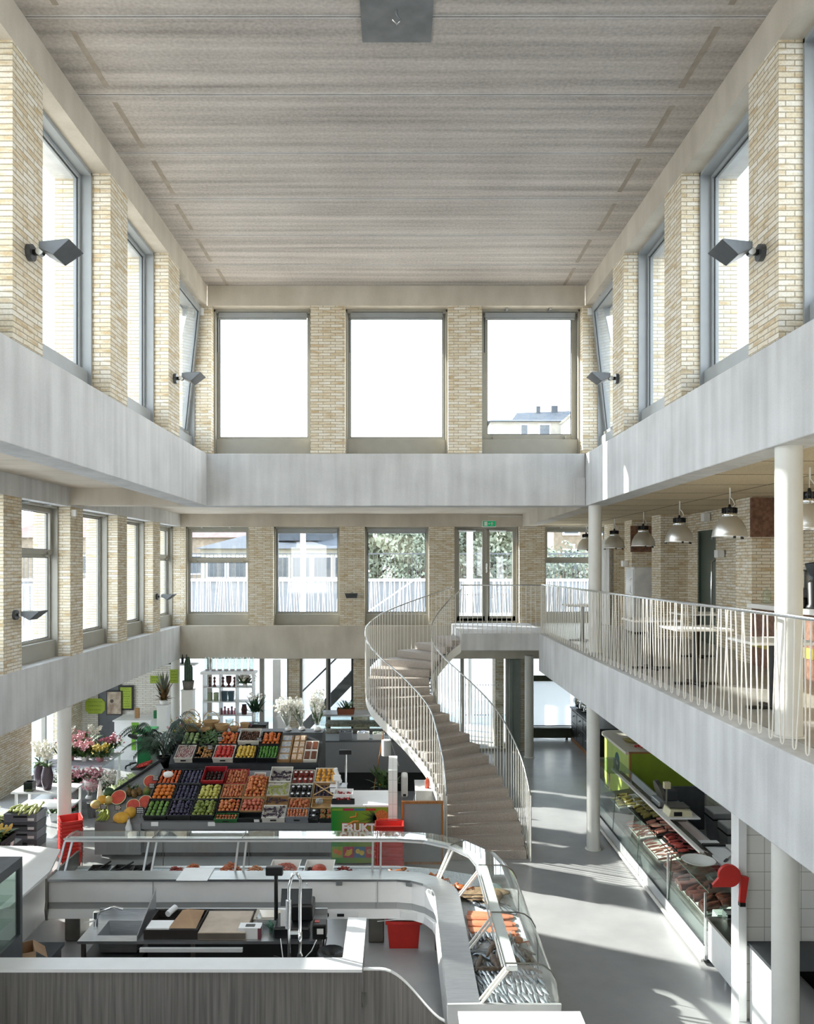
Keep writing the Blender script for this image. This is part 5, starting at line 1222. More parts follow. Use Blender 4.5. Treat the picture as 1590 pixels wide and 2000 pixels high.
o = MB().ball((0, 0, 0), 0.09, 9, 6, (1.1, 0.8, 0.6)).build('crumpled_paper', M['white']); o.matrix_world = Mx @ Matrix.Translation((-0.03, 0.22, 0.13)); tag(o, 'crumpled white paper lying on the mandarins', 'paper')
for u, lab in zip(U, ('at the stand front', 'in the middle of the slope', 'at the top of the slope')):
    crate_of(T1, XA[1], u, crate_black, 'black carton of dark blue plums %s' % lab, 'plum', 'dark blue plum in the carton %s' % lab, 2 if u == 0 else 1, liner=crate_blue)
crate_of(T1, XA[2], U[0], crate_black, 'black crate of green pears at the stand front', 'pear', 'green pear in the front crate beside the plums', 2)
crate_of(T1, XA[2], U[1], crate_black, 'black crate of pale yellow pears below the red carton', 'yellow_pear', 'pale yellow pear in the crate below the red carton', 2)
Mx = crate_of(T1, XA[2], U[2], crate_red, 'tall red carton of dark avocados at the top of the slope', 'avocado', 'dark avocado inside the red carton', 1, h=0.17, fh=0.05)
crate_of(T1, XA[3], U[0] + 0.10, crate_black, 'black crate of red nectarines behind the low peach tray', 'nectarine', 'red nectarine heaped behind the low peach tray', 2, d=0.33)
crate_of(T1, XA[3], -0.06, crate_green, 'low green printed tray of small peaches on the stand lip', 'apricot', 'small peach in the low green tray on the stand lip', 1, d=0.155, h=0.08, fh=0.05)
crate_of(T1, XA[3], U[1] + 0.03, crate_card, 'carton of apricots with white price cards in mid slope', 'apricot', 'apricot in the carton with white price cards', 2, d=0.36)
crate_of(T1, XA[3], U[2], crate_red, 'red edged carton of apricots at the top of the slope', 'apricot', 'apricot in the red edged carton at the top of the slope', 2)
crate_of(T1, XA[4], 0.11, crate_card, 'carton of pink peaches behind a black box at the stand front', 'peach', 'pink peach in the carton behind the black box', 2, d=0.33)
Mx = T1(XA[4], -0.05); t = crate(Mx, CW, 0.15, 0.09, crate_black, 'black box with a white label on the stand lip before the peaches')
MB().box(0.08, 0.17, -0.008, -0.0045, 0.02, 0.075).build('white_label', M['white'], t)
crate_of(T1, XA[4], U[1] + 0.05, crate_card, 'wide carton spilling red and yellow nectarines in mid slope', 'nectarine', 'red and yellow nectarine spilling over in mid slope', 3, d=0.55, fh=0.09)
Mx = crate_of(T1, XA[4], 1.02, crate_white, 'small clear punnet of yellow plums above the spilling nectarines', 'apricot', 'yellow plum in the small punnet above the nectarines', 1, w=0.2, d=0.16, h=0.06, fh=0.03)
# grapes: one bunch is one object
def bunch_mesh(nm, ca, cb, r=0.0095, n=42):
    rq = random.Random(9); mb = MB()
    for i in range(n):
        u = rq.random(); w = 0.05 * (1 - u * 0.75); a = rq.random() * 6.283; q = math.sqrt(rq.random()) * w
        mb.ball((q * math.cos(a), (u - 0.5) * 0.15, 0.02 + abs(q * math.sin(a)) * 0.6), r, 7, 5)
    mb.tube([(0, -0.07, 0.02), (0.005, -0.1, 0.025), (0.0, -0.12, 0.02)], 0.003, 5)
    return mb.mesh(nm, pm(nm + '_skin', ca, 0.3, hx2=cb, scale=20))
g_green = bunch_mesh('green_grapes', '#a8ad55', '#8a943f'); g_dark = bunch_mesh('dark_grapes', '#2e1f33', '#43283a')
def lay_bunches(Mx, me, n, w, d, h, label, seed):
    rq = random.Random(seed)
    for i in range(n):
        c = 3 if w > 0.3 else 2; x = -w/2 + w * ((i % c) + 0.5) / c; y = d * ((i // c) + 0.5) / max(1, math.ceil(n / c))
        p = Mx @ Vector((x, y, h + rq.uniform(0, 0.02))); o = inst(me, 'grape_bunch', p, (0, 0, 0), 1.0, label, 'grapes', label)
        o.rotation_euler = (Mx.to_3x3() @ Matrix.Rotation(rq.uniform(0, 6.28), 3, 'Z')).to_euler()
Mx = T1(XA[5], -0.05); crate(Mx, CW, 0.3, 0.11, crate_white, 'white lined box of dark grapes on the stand lip'); lay_bunches(Mx, g_dark, 6, 0.34, 0.26, 0.08, 'bunch of dark grapes in the white lined box on the lip', 1)
Mx = T1(XA[5], 0.27); crate(Mx, CW, 0.22, 0.11, crate_card, 'carton of red purple grapes behind the white lined box'); lay_bunches(Mx, g_dark, 3, 0.34, 0.2, 0.08, 'bunch of purple grapes in the carton behind the white lined box', 2)
Mx = T1(XA[5], 0.51); crate(Mx, CW, 0.3, 0.11, crate_white, 'open carton of pale green grapes'); lay_bunches(Mx, g_green, 6, 0.34, 0.27, 0.09, 'bunch of green grapes in the open carton', 3)
Mx = T1(XA[5], 0.83); crate(Mx, CW, 0.40, 0.15, crate_white, 'white sided carton of black grapes at the top of the slope'); lay_bunches(Mx, g_dark, 9, 0.34, 0.36, 0.06, 'bunch of black grapes in the tall white sided carton', 4)
# punnets
def punnets(T, x, u, nx, ny, w, d, ca, cb, lid, label, clabel, mat, h=0.07):
    Mx = T(x, u); crate(Mx, w, d, 0.09, mat, clabel)
    key = 'punnet' + ca; base = MB().frustum(-w/nx*0.45, w/nx*0.45, -d/ny*0.43, d/ny*0.43, 0, h, 0.008).mesh('punnet', M['case_glass'])
    rq = random.Random(3); mb = MB()
    for i in range(16): mb.ball((rq.uniform(-.36, .36) * w/nx, rq.uniform(-.34, .34) * d/ny, h * 0.78 + rq.uniform(0, .014)), 0.015, 7, 5)
    mb.box(-w/nx*0.4, w/nx*0.4, -d/ny*0.38, d/ny*0.38, 0.004, h*0.75)
    berr = mb.mesh('fruit', pm(key, ca, 0.35, hx2=cb, scale=25)); st = MB().lathe([(0.001, 0), (0.026, 0), (0.001, 0.001)], (0, 0, h + 0.012), 12).mesh('sticker', lid) if lid else None
    for j in range(ny):
        for i in range(nx):
            p = thing('fruit_punnet', label, 'punnet', (0, 0, 0), 0, label); p.matrix_world = Mx @ Matrix.Translation((-w/2 + w*(i+0.5)/nx, d*(j+0.5)/ny, 0.035))
            for nm, me in (('tray', base), ('fruit', berr), ('sticker', st)):
                if me is None: continue
                o = bpy.data.objects.new(nm, me); COL.objects.link(o); o.parent = p
punnets(T1, XA[6], 0.84, 4, 2, CW, 0.38, '#a8342c', '#7c2521', M['white'], 'clear punnet of red tomatoes with a round white sticker', 'white carton holding punnets of small tomatoes at the top of the slope', crate_white)
punnets(T1, XA[6], 0.46, 4, 2, CW, 0.36, '#2a2430', '#17151c', M['white'], 'clear punnet of dark berries with a white sticker', 'carton holding punnets of dark berries in mid slope', crate_white)
crate_of(T1, XA[6], 0.18, crate_card, 'carton of orange apricots in front of the dark berry punnets', 'apricot', 'orange apricot in the carton before the dark berries', 2, d=0.26)
crate_of(T1, XA[6], -0.06, crate_grey, 'grey plastic crate of small apricots on the stand lip', 'apricot', 'small apricot in the grey crate on the stand lip', 1, d=0.22, h=0.13, fh=0.11)
crate_of(T1, XA[7] + 0.02, 0.84, crate_white, 'white wooden crate of yellow mangoes at the top of the slope', 'mango', 'yellow mango in the white wooden crate', 1, h=0.12, fh=0.09)
Mx = T1(XA[7] + 0.02, 0.46); t = crate(Mx, CW, 0.37, 0.12, crate_card, 'brown crate with crossed slats holding dark fruit below the mangoes')
mb = MB(); a = math.atan2(0.30, 0.34)
for s in (-1, 1): mb.cbox((0, 0.185, 0.125), (0.46, 0.022, 0.008), s * a)
mb.build('crossed_slats', crate_wood, t); fill(Mx, CW, 0.37, 0.05, 'plum', 'dark fruit under the crossed slats', 'dark fruit under the crossed slats', 1, seed=77)
Mx = T1(XA[7] + 0.02, 0.2); t = crate(Mx, CW, 0.24, 0.11, crate_wood, 'yellow edged crate with grapefruit halves and a clear bag')
o = MB().ball((0, 0, 0), 0.07, 9, 6, (1, 0.9, 0.8)).build('clear_bag', pm('clear_bag_film', '#c9cccd', 0.2, trans=0.5)); o.matrix_world = Mx @ Matrix.Translation((-0.06, 0.12, 0.14)); tag(o, 'knotted clear bag on the yellow edged crate', 'bag')
punnets(T1, XA[7] + 0.10, -0.06, 2, 2, 0.22, 0.24, '#b32a25', '#5f8a3a', None, 'punnet of red strawberries beside the green shop counter', 'low carton of strawberry punnets on the stand lip', crate_black)
punnets(T1, XA[7] - 0.11, -0.06, 1, 2, 0.17, 0.24, '#2a2c33', '#3c3f47', M['white'], 'black pack with a white label beside the strawberries', 'low dark carton of black packs on the stand lip', crate_black)
# upper tier
X2 = [-3.98, -3.62, -3.245, -2.84, -2.42]
W2 = [0.34, 0.34, 0.38, 0.40, 0.38]
crate_of(T2, X2[0], 0.02, crate_white, 'white lined box of dark red radishes on the upper tier, nearest the palm', 'radish', 'small dark red radish in the white lined box', 2, w=W2[0])
crate_of(T2, X2[1], 0.02, crate_black, 'black crate of small brown potatoes on the upper tier', 'potato', 'small brown potato in the black crate', 2, w=W2[1], keep=0.6)
crate_of(T2, X2[2], 0.02, crate_white, 'light box of big red tomatoes on the upper tier', 'tomato', 'big red tomato in the light box of the upper tier', 2, w=W2[2])
crate_of(T2, X2[3], 0.02, crate_black, 'black crate of yellow lemons on the upper tier', 'lemon', 'yellow lemon in the black crate of the upper tier', 2, w=W2[3])
crate_of(T2, X2[4], 0.02, crate_black, 'black crate of green limes on the upper tier', 'lime', 'green lime in the black crate of the upper tier', 1, w=W2[4])
crate_of(T2, X2[0], 0.45, crate_black, 'dark crate of pale green kohlrabi below the wicker baskets', 'kohlrabi', 'pale green kohlrabi in the crate below the baskets', 1, w=W2[0])
Mx = T2(X2[1], 0.45); crate(Mx, W2[1], CD, CH, crate_black, 'dark crate of cling wrapped herbs below the wicker baskets')
HERB = Mx @ Matrix.Translation((0, 0.2, 0.08))
crate_of(T2, X2[2], 0.45, crate_black, 'dark crate of red and yellow apples at the top of the upper tier', 'red_apple', 'red and yellow apple at the top of the upper tier', 2, w=W2[2])
crate_of(T2, X2[3], 0.48, crate_white, 'white paper lined crate of brown chestnuts', 'chestnut', 'brown chestnut in the white paper lined crate', 3, w=W2[3], h=0.16, fh=0.08)
crate_of(T2, X2[4], 0.45, crate_black, 'dark crate of bright orange persimmons at the top of the upper tier', 'persimmon', 'bright orange persimmon at the top of the upper tier', 2, w=W2[4])
def carton_flat(T, x, u, w, d, mat, label, cols, rows, mb_col, nm='snack_carton'):
    t = thing(nm, label, 'carton', (0, 0, 0)); t.matrix_world = T(x, u); MB().box(-w/2, w/2, 0, d, 0, 0.05).build('carton', mat, t)
    for j in range(rows):
        for i in range(cols):
            MB().box(-w/2 + w*(i+0.12)/cols, -w/2 + w*(i+0.88)/cols, d*(j+0.12)/rows, d*(j+0.88)/rows, 0.05, 0.066).build('pack', mb_col, t, bevel=0.006)
carton_flat(T2, -2.12, 0.03, 0.24, 0.78, crate_card, 'long cartons of blue labelled packs beside the limes', 1, 4, pm('blue_label', '#8e9bb0', 0.5, hx2='#c9c2b4', scale=25))
carton_flat(T2, -1.87, 0.03, 0.22, 0.78, crate_card, 'cartons of nut packs between the blue packs and the dates', 2, 4, pm('nut_pack', '#b98a5c', 0.5, hx2='#e0d6c8', scale=40))
carton_flat(T2, -1.625, 0.03, 0.25, 0.60, crate_white, 'white trays of dark brown dates at the end of the upper tier', 2, 2, pm('dates', '#4e2a1c', 0.3, hx2='#7a4630', scale=40), 'date_tray')
# price cards: black boards with chalk strokes
chalk = pm('chalk_white', '#e4e6e6', 0.8, var=0.02)
def price_card(Mx, label, s=1.0, seed=0):
    t = thing('price_card', label, 'price card', (0, 0, 0)); t.matrix_world = Mx
    MB().box(-0.055*s, 0.055*s, -0.004, 0.0, 0.03, 0.03 + 0.085*s).build('board', M['dark'], t)
    rq = random.Random(seed); mb = MB()
    for k in range(3):
        z = 0.045 + 0.024 * s * k; x = -0.042*s
        while x < 0.036*s:
            w = rq.uniform(0.006, 0.016) * s; mb.box(x, x + w, -0.006, -0.004, z, z + 0.012*s); x += w + 0.006*s
    mb.build('chalk_marks', chalk, t); MB().cyl((0, 0, -0.05), (0, 0, 0.04), 0.003, n=5).build('pin', M['dark'], t)
up = Matrix.Rotation(-A1, 4, 'X')
for i, (T, x, u, lab) in enumerate(((T1, -4.27, 0.86, 'black price card beside the mandarins'), (T1, -4.28, 0.66, 'black price card between melon slices and oranges'), (T1, -4.3, 0.02, 'large black price card among the melons at the stand front'), (T1, -4.70, 0.10, 'black price card stuck by the yellow melon'), (T1, -4.95, 0.12, 'black price card beside the bananas'),
        (T2, -3.38, 0.50, 'black price card beside the mixed apples'), (T2, -3.52, 0.24, 'black price card above the potatoes'), (T2, -2.63, 0.48, 'black price card between chestnuts and persimmons'))):
    price_card(T(x, u) @ Matrix.Translation((0, 0, 0.10)) @ up, lab, 1.25 if i == 2 else 1.0, i)
for i, (x, lab) in enumerate(((-4.05, 'below the green apples'), (-3.1, 'below the pears'))):
    tag(MB().box(-0.06, 0.06, -0.003, 0, -0.035, 0.035).build('shelf_label', M['white'], None, loc=(x, 13.612, 0.61)), 'small white label on the stand lip ' + lab, 'label')
# melons on the corner bank
mel_green = pm('watermelon_rind', '#39562c', 0.4, hx2='#1f3a1c', scale=9); mel_red = pm('watermelon_flesh', '#c9523f', 0.5, hx2='#b54033', scale=9)
mel_y = pm('yellow_melon_skin', '#d9a83c', 0.45, hx2='#c08f2c', scale=6); mel_p = pm('pale_melon_skin', '#cdbb7a', 0.6, hx2='#b3a260', scale=20)
rindw = pm('pale_rind', '#d9dcae', 0.5)
def half_melon(loc, r, rot, label):
    t = thing('watermelon_half', label, 'watermelon', loc); t.rotation_euler = rot
    MB().lathe([(0.001, -r)] + [(r * math.sin(a), -r * math.cos(a)) for a in [0.25 * k for k in range(1, 7)]] + [(r, 0)], n=22).build('rind', mel_green, t)
    MB().lathe([(r, 0.0), (r * 0.92, 0.003)], n=22).build('pale_ring', rindw, t)
    MB().lathe([(r * 0.92, 0.003), (0.001, 0.004)], n=22).build('flesh', mel_red, t)
def Ps(px, py, lift):
    Y = (EYE - 0.62 + 0.43 * 13.6 - lift) / ((py - 1105) / FPX + 0.43); return ((px - 775) * Y / FPX, Y, EYE - (py - 1105) * Y / FPX)
def Pm(px, py, Y): return ((px - 775) * Y / FPX, Y, EYE - (py - 1105) * Y / FPX)
half_melon(Ps(231, 1557, 0.10), 0.135, (R(50), R(-5), 0), 'cut watermelon half tilted up on the far side of the melon bank')
half_melon(Ps(260, 1573, 0.10), 0.115, (R(55), R(10), 0), 'cut watermelon half, lowest of the cut halves, above the yellow melons')
half_melon(Ps(284, 1566, 0.10), 0.115, (R(55), R(18), 0), 'cut watermelon half beside the heaped oranges')
half_melon(Ps(294, 1526, 0.10), 0.12, (R(52), R(20), 0), 'cut watermelon half below the black card by the mandarins')
def melon(loc, r, sc, rot, mat, label, nm='melon'):
    o = MB().ball((0, 0, 0), r, 18, 12, sc).build(nm, mat, None, loc=loc); o.rotation_euler = rot; return tag(o, label, 'melon')
melon(Ps(238, 1597, 0.105*0.85), 0.105, (1.35, 0.9, 0.9), (0, 0, 0.2), mel_y, 'large yellow melon lying at the stand front')
melon(Ps(254, 1587, 0.10*0.85), 0.10, (1.1, 0.95, 0.95), (0, 0, 0.9), mel_y, 'round yellow melon behind the large yellow one')
melon(Ps(199, 1563, 0.085*0.85), 0.085, (1, 1, 1), (0, 0, 0), mel_y, 'small yellow melon at the outer edge of the bank')
melon(Ps(212, 1563, 0.075*0.85), 0.075, (1, 1, 1), (0, 0, 0), mel_p, 'pale melon beside the small yellow melon at the edge')
melon(Ps(187, 1571, 0.08*0.85), 0.08, (1.1, 1, 0.9), (0, 0, 0), mel_p, 'pale netted melon at the outermost corner of the bank')
melon(Ps(287, 1545, 0.075*0.85), 0.075, (0.9, 0.9, 1.1), (0.3, 0, 0), pm('papaya_green', '#5c7f3a', 0.4, hx2='#8a6a34', scale=6), 'green papaya between the cut melon halves', 'papaya')
melon(Ps(212, 1549, 0.10*0.85), 0.10, (1, 1, 1), (0, 0, 0), mel_green, 'whole dark green watermelon behind the cut half', 'watermelon')
pine_b = pm('pineapple_skin', '#8a6a3a', 0.6, hx2='#5d4a2a', scale=40, bump=0.6); pine_l = pm('pineapple_leaves', '#5b6f3c', 0.5, hx2='#3f5229', scale=8)
def leaf_blade(mb, base, ang, L, up_, w, droop=0.3, n=5):
    c, s = math.cos(ang), math.sin(ang); A = []; B = []
    for k in range(n + 1):
        u = k / n; q = L * u; z = up_ * q - droop * L * u * u; ww = w * math.sin(math.pi * (0.12 + 0.88 * u) ) ** 0.8 if k < n else 0.001
        A.append((base[0] + c*q - s*ww, base[1] + s*q + c*ww, base[2] + z)); B.append((base[0] + c*q + s*ww, base[1] + s*q - c*ww, base[2] + z))
    v = A + B; mb.add(v, [(k, k+1, n+2+k, n+1+k) for k in range(n)], True)
for i, (px, py, Y, lab) in enumerate(((252, 1547, 14.3, 'brown pineapple standing between the cut watermelon halves'), (262, 1550, 14.28, 'pineapple with a red tag beside the cut watermelon'), (272, 1546, 14.35, 'pineapple nearest the papaya'))):
    t = thing('pineapple', lab, 'pineapple', Ps(px, py, 0.07)); t.rotation_euler = (R(-18), R(8 * (i - 1)), i)
    MB().ball((0, 0, 0), 0.055, 14, 9, (1, 1, 1.5)).build('body', pine_b, t)
    mb = MB(); rq = random.Random(i)
    for k in range(18): leaf_blade(mb, (0, 0, 0.07), k * 2.4, 0.07 + 0.05 * rq.random(), 1.1 - 0.03 * k, 0.008, 0.4)
    mb.build('leaf_crown', pine_l, t)
ban = pm('green_banana_skin', '#a9b04c', 0.5, hx2='#85963c', scale=6)
bm_ = MB(); bm_.tube([(0.0, 0.0, 0), (0.03, 0.0, 0.05), (0.035, 0, 0.10), (0.015, 0, 0.15), (0.0, 0, 0.17)], 0.016, 7, rs=[0.006, 0.016, 0.018, 0.013, 0.005]); bme = bm_.mesh('banana', ban)
for i in range(13):
    inst(bme, 'banana', Ps(186 + (3.3 * i) % 26, 1603 - 9 * (i % 3), 0.04 + 0.008 * (i % 4)), (R(-68 + 5 * (i % 4)), R(-12 + 4 * (i % 7)), R(-25 + 7 * (i % 8))), 1.0, 'green yellow banana in the hands at the corner of the stand', 'banana', 'bananas at the stand corner')
# vegetables along the side bank
cuke = MB().tube([(-0.12, 0, 0), (-0.06, 0, 0.012), (0.06, 0, 0.012), (0.12, 0, 0)], 0.02, 8, rs=[0.008, 0.02, 0.02, 0.008]).mesh('leek', pm('pale_leek', '#c3cc94', 0.5, hx2='#87a257', scale=9, stretch=(8, 1, 1)))
rq = random.Random(44)
for i in range(26): inst(cuke, 'leek', (-5.18 + 0.030 * (i % 9) + 0.11 * (i // 9), 14.62 - 0.028 * (i % 9) + 0.20 * (i // 9), 0.87 + 0.012 * (i % 9) + 0.055 * (i // 9) + rq.uniform(0, .03)), (0, R(-25), R(125) + rq.uniform(-.4, .4)), 1.0, 'pale green leek lying in the row on the side bank', 'leek', 'leeks on the side bank')
tom = fruit_mesh('tomato')[0]
for i in range(24): inst(tom, 'tomato', (-4.90 + 0.055 * (i % 6), 15.32 - 0.045 * (i % 6) + 0.075 * (i // 6), 1.13 + 0.024 * (i % 6)), (rq.uniform(0, 3), 0, 0), 0.8, 'small red tomato on the side bank past the leeks', 'tomato', 'tomatoes on the side bank')
tag(MB().box(-0.2, 0.2, -0.15, 0.15, -0.03, 0.0).build('tomato_tray', crate_black, None, loc=(-4.76, 15.33, 1.14)), 'dark tray under the small tomatoes on the side bank', 'tray')
# rolled clear bags
for (px, py, Y, lab) in ((195, 1545, 14.3, 'upright white bag roll at the corner of the melon bank'), (231, 1521, 14.9, 'upright white bag roll beside the leeks on the side bank')):
    x, y, z = Pm(px, py, Y); o = MB().lathe([(0.055, -0.2), (0.05, -0.1), (0.035, 0.05), (0.012, 0.17), (0.001, 0.18)], n=12, sy=0.5).build('bag_roll', film, None, loc=(x, y, z)); tag(o, lab, 'bag')
carrier_bag((-4.47, 13.58, 0.70), 0, 'white carrier bag hanging from the stand lip below the melons', 0.30, 0.13, seed=2)
# wicker baskets
wick = pm('pale_wicker', '#c9a878', 0.8, hx2='#a9865a', scale=3, stretch=(3, 3, 60), bump=0.5)
def wbasket(loc, r, h, handle, label):
    t = thing('wicker_basket', label, 'basket', loc, 0, 'wicker baskets above the fruit')
    MB().lathe([(0.001, 0.0), (r * 0.72, 0.0), (r * 0.86, h * 0.5), (r, h), (r * 1.04, h + 0.01), (r * 0.98, h + 0.012), (r * 0.84, h * 0.5), (r * 0.7, 0.012), (0.001, 0.012)], n=22).build('bowl', wick, t)
    if handle: MB().tube([(r * math.cos(a), 0, h + handle * math.sin(a)) for a in [math.pi * k / 12 for k in range(13)]], 0.008, 6).build('handle', wick, t)
for x, y, z, r, h, hd, lab in ((-4.03, 16.05, 1.645, 0.165, 0.15, 0.30, 'large wicker basket with a tall hoop handle, nearest the palm'), (-3.72, 16.30, 1.645, 0.16, 0.17, 0.20, 'wicker basket with a hoop handle standing behind the small bowl'), (-3.75, 15.98, 1.645, 0.115, 0.09, 0, 'small shallow wicker bowl before the hooped baskets'), (-3.46, 16.1, 1.645, 0.14, 0.14, 0, 'deep wicker basket without handle in mid row'), (-3.22, 16.1, 1.645, 0.095, 0.10, 0.10, 'small wicker basket beside the chestnut crate'), (-3.05, 16.3, 1.645, 0.09, 0.13, 0, 'narrow wicker basket behind the chestnut crate')):
    wbasket((x, y, z), r, h, hd, lab)
# wrapped bouquets
petal_w = pm('white_petals', '#f1efe9', 0.6, hx2='#e3dfd3', scale=18); stemg = pm('stem_green', '#4d6a35', 0.6, hx2='#36502a', scale=8)
pink_p = pm('pink_petals', '#e6bcc1', 0.6, hx2='#cf8594', scale=16); magenta_p = pm('magenta_petals', '#b04a68', 0.6, hx2='#dba0b0', scale=16); yellow_p = pm('yellow_petals', '#d9c463', 0.6, hx2='#b9a040', scale=16)
wrap = glass_mat('cellophane', '#f7faf9', refl=2.0, opac=0.22)
def blossoms(mb, n, c, rx, ry, rz, size, rq):
    for i in range(n):
        p = Vector((c[0] + rq.gauss(0, rx), c[1] + rq.gauss(0, ry), c[2] + rq.gauss(0, rz)))
        for k in range(4):
            a = Vector((rq.gauss(0, 1), rq.gauss(0, 1), rq.gauss(0, 1))).normalized() * size; b = a.orthogonal().normalized() * size * 0.6
            mb.add([p, p + a * 0.6 + b, p + a * 1.2, p + a * 0.6 - b], [(0, 1, 2, 3)])
def greens(mb, n, c, r, L, w, rq, up_=0.9, droop=0.5):
    for i in range(n): leaf_blade(mb, (c[0] + rq.gauss(0, r * 0.2), c[1] + rq.gauss(0, r * 0.2), c[2]), rq.random() * 6.283, L * rq.uniform(0.6, 1.1), rq.uniform(up_ * 0.4, up_ * 1.6), w, droop)
def bouquet(loc, h, r, lean, petals, label, seed):
    rq = random.Random(seed); t = thing('bouquet', label, 'bouquet', loc); t.rotation_euler = (R(-6), R(lean), 0)
    MB().lathe([(0.05, 0.0), (0.04, 0.08), (r * 0.8, h * 0.6), (r, h * 0.95), (r * 0.92, h * 1.02)], n=12).build('wrapping', wrap, t)
    mb = MB(); blossoms(mb, 130, (0, 0, h * 0.72), r * 0.45, r * 0.45, h * 0.13, 0.035, rq); mb.build('blossoms', petals, t)
    mb = MB(); greens(mb, 22, (0, 0, h * 0.12), 0.05, h * 0.26, 0.016, rq, 2.4, 0.4); mb.build('leaves', stemg, t)
    MB().lathe([(0.001, -0.02), (0.075, -0.02), (0.06, 0.03), (0.04, 0.05)], n=10).build('paper_foot', M['white'], t)
mb = MB(); greens(mb, 130, (0, 0, 0), 0.55, 0.14, 0.018, random.Random(3), 0.7, 0.4); o = mb.build('herb_leaves', stemg); o.matrix_world = HERB; tag(o, 'dark green herbs filling the crate below the wicker baskets', 'herbs', kind='stuff')
bouquet((-2.17, 16.25, 1.66), 0.62, 0.17, -10, petal_w, 'wrapped bouquet of white flowers leaning over the persimmons', 1)
bouquet((-1.90, 16.3, 1.66), 0.60, 0.14, -14, petal_w, 'wrapped bouquet with tall leaves between two white bouquets', 2)
bouquet((-1.58, 16.25, 1.66), 0.72, 0.18, -3, petal_w, 'wrapped white bouquet standing at the end of the upper tier', 3)
# black curtain-like covers at the end of the stand
# ---------------- fruit shop counter with the sign
sg_green, n_, l_, b_ = new_mat('poster_green'); uvn = n_.new('ShaderNodeTexCoord'); sp = n_.new('ShaderNodeSeparateXYZ'); rp = n_.new('ShaderNodeValToRGB')
l_.new(uvn.outputs['Generated'], sp.inputs[0]); l_.new(sp.outputs['X'], rp.inputs[0]); l_.new(rp.outputs[0], b_.inputs['Base Color'])
rp.color_ramp.elements[0].position = 0.05; rp.color_ramp.elements[0].color = lin('#1f7f2b'); rp.color_ramp.elements[1].position = 0.6; rp.color_ramp.elements[1].color = lin('#7d962a'); b_.inputs['Roughness'].default_value = 0.4
t = thing('shop_counter', 'white topped fruit shop counter with a green printed front', 'counter', (-0.61, 13.42, 0))
MB().box(-0.46, 0.46, 0.01, 0.85, 0.03, 0.95).build('body', M['white'], t)
MB().box(-0.48, 0.47, -0.01, 0.88, 0.95, 0.985).build('worktop', M['white'], t, bevel=0.004)
MB().box(-0.47, 0.46, -0.012, -0.004, 0.03, 0.95).build('poster', sg_green, t)
cols = [pm('poster_lime', '#7f9a2b', 0.5, var=0.02), pm('poster_magenta', '#a8254a', 0.5, var=0.02), pm('poster_blue', '#3d6f95', 0.5, var=0.02), pm('poster_red', '#b3302b', 0.5, var=0.02)]
for i, c in enumerate(cols):
    MB().box(-0.455 + 0.182 * i, -0.28 + 0.182 * i, -0.016, -0.012, 0.895, 0.93).build('colour_bar', c, t)
    p = MB().box(-0.46 + 0.185 * i, -0.278 + 0.185 * i, -0.016, -0.012, 0.12, 0.30).build('fruit_picture', c, t)
    cx = -0.37 + 0.185 * i; mb = MB()
    if i == 1:
        for k in range(4): mb.tube([(cx - 0.06 + 0.01*k, -0.017, 0.17 + 0.025*k), (cx, -0.018, 0.155 + 0.025*k), (cx + 0.06, -0.017, 0.20 + 0.02*k)], 0.012, 6)
        mb.build('banana_picture', pm('print_yellow', '#d9b43c', 0.5), p)
    else:
        for k, (dx, dz) in enumerate(((-0.03, 0.02), (0.035, -0.012))): mb.lathe([(0.001, 0), (0.042, 0), (0.001, 0.001)], (0, 0, 0), 16); 
        mb = MB()
        for dx, dz, r in ((-0.03, 0.225, 0.04), (0.035, 0.20, 0.042)): mb.cyl((cx + dx, -0.016, dz), (cx + dx, -0.0175 if dx < 0 else -0.0185, dz), r, n=18)
        mb.build('citrus_picture', pm('print_orange%d' % i, ['#d9812f', '', '#d9c04a', '#c9a96a'][i], 0.5, hx2=['#c9682a', '', '#c2a53a', '#a8643c'][i], scale=30), p)
whitep = pm('print_white', '#f2f0ec', 0.5, var=0.01); redp = pm('print_red', '#bb2a24', 0.5, var=0.01)
for body, z, s in (('FRUKT', 0.605, 0.185), ('GÄRDEN', 0.462, 0.185)):
    xx = -0.02 if body == 'FRUKT' else -0.01
    text_part('red_outline', body, s, redp, t, Matrix.Translation((xx, -0.0135, z)) @ FACE_CAM, 0.0005, 0.11, sx=0.98 if body == 'FRUKT' else 0.86)
    text_part('lettering', body, s, whitep, t, Matrix.Translation((xx, -0.0155, z)) @ FACE_CAM, 0.001, 0.05, sx=0.98 if body == 'FRUKT' else 0.86)
mb = MB().cyl((0.36, -0.012, 0.79), (0.36, -0.0145, 0.79), 0.115, n=24); 
mb.build('pineapple_picture', pm('print_pineapple', '#d98a45', 0.5, hx2='#a8432c', scale=60), t)
mb = MB()
for k in range(15):
    a = math.pi * (0.62 + 0.76 * k / 14); L = 0.15 + 0.07 * (k % 3); q = 0.012
    c, s = math.cos(a), math.sin(a); bx, bz = 0.27, 0.77
    mb.add([(bx - s*q, -0.0155, bz + c*q), (bx + c*L, -0.0155, bz + s*L), (bx + s*q, -0.0155, bz - c*q)], [(0, 1, 2)])
mb.build('pineapple_leaves_picture', pm('print_dark_green', '#2a3a22', 0.5), t)
mb = MB().tube([(-0.2, -0.013, 0.66), (-0.1, -0.013, 0.72), (-0.02, -0.013, 0.72)], 0.014, 6).tube([(-0.16, -0.013, 0.78), (-0.06, -0.013, 0.80), (-0.06, -0.013, 0.86)], 0.014, 6); mb.build('orange_swirl', pm('print_swirl', '#d98a35', 0.5), t)
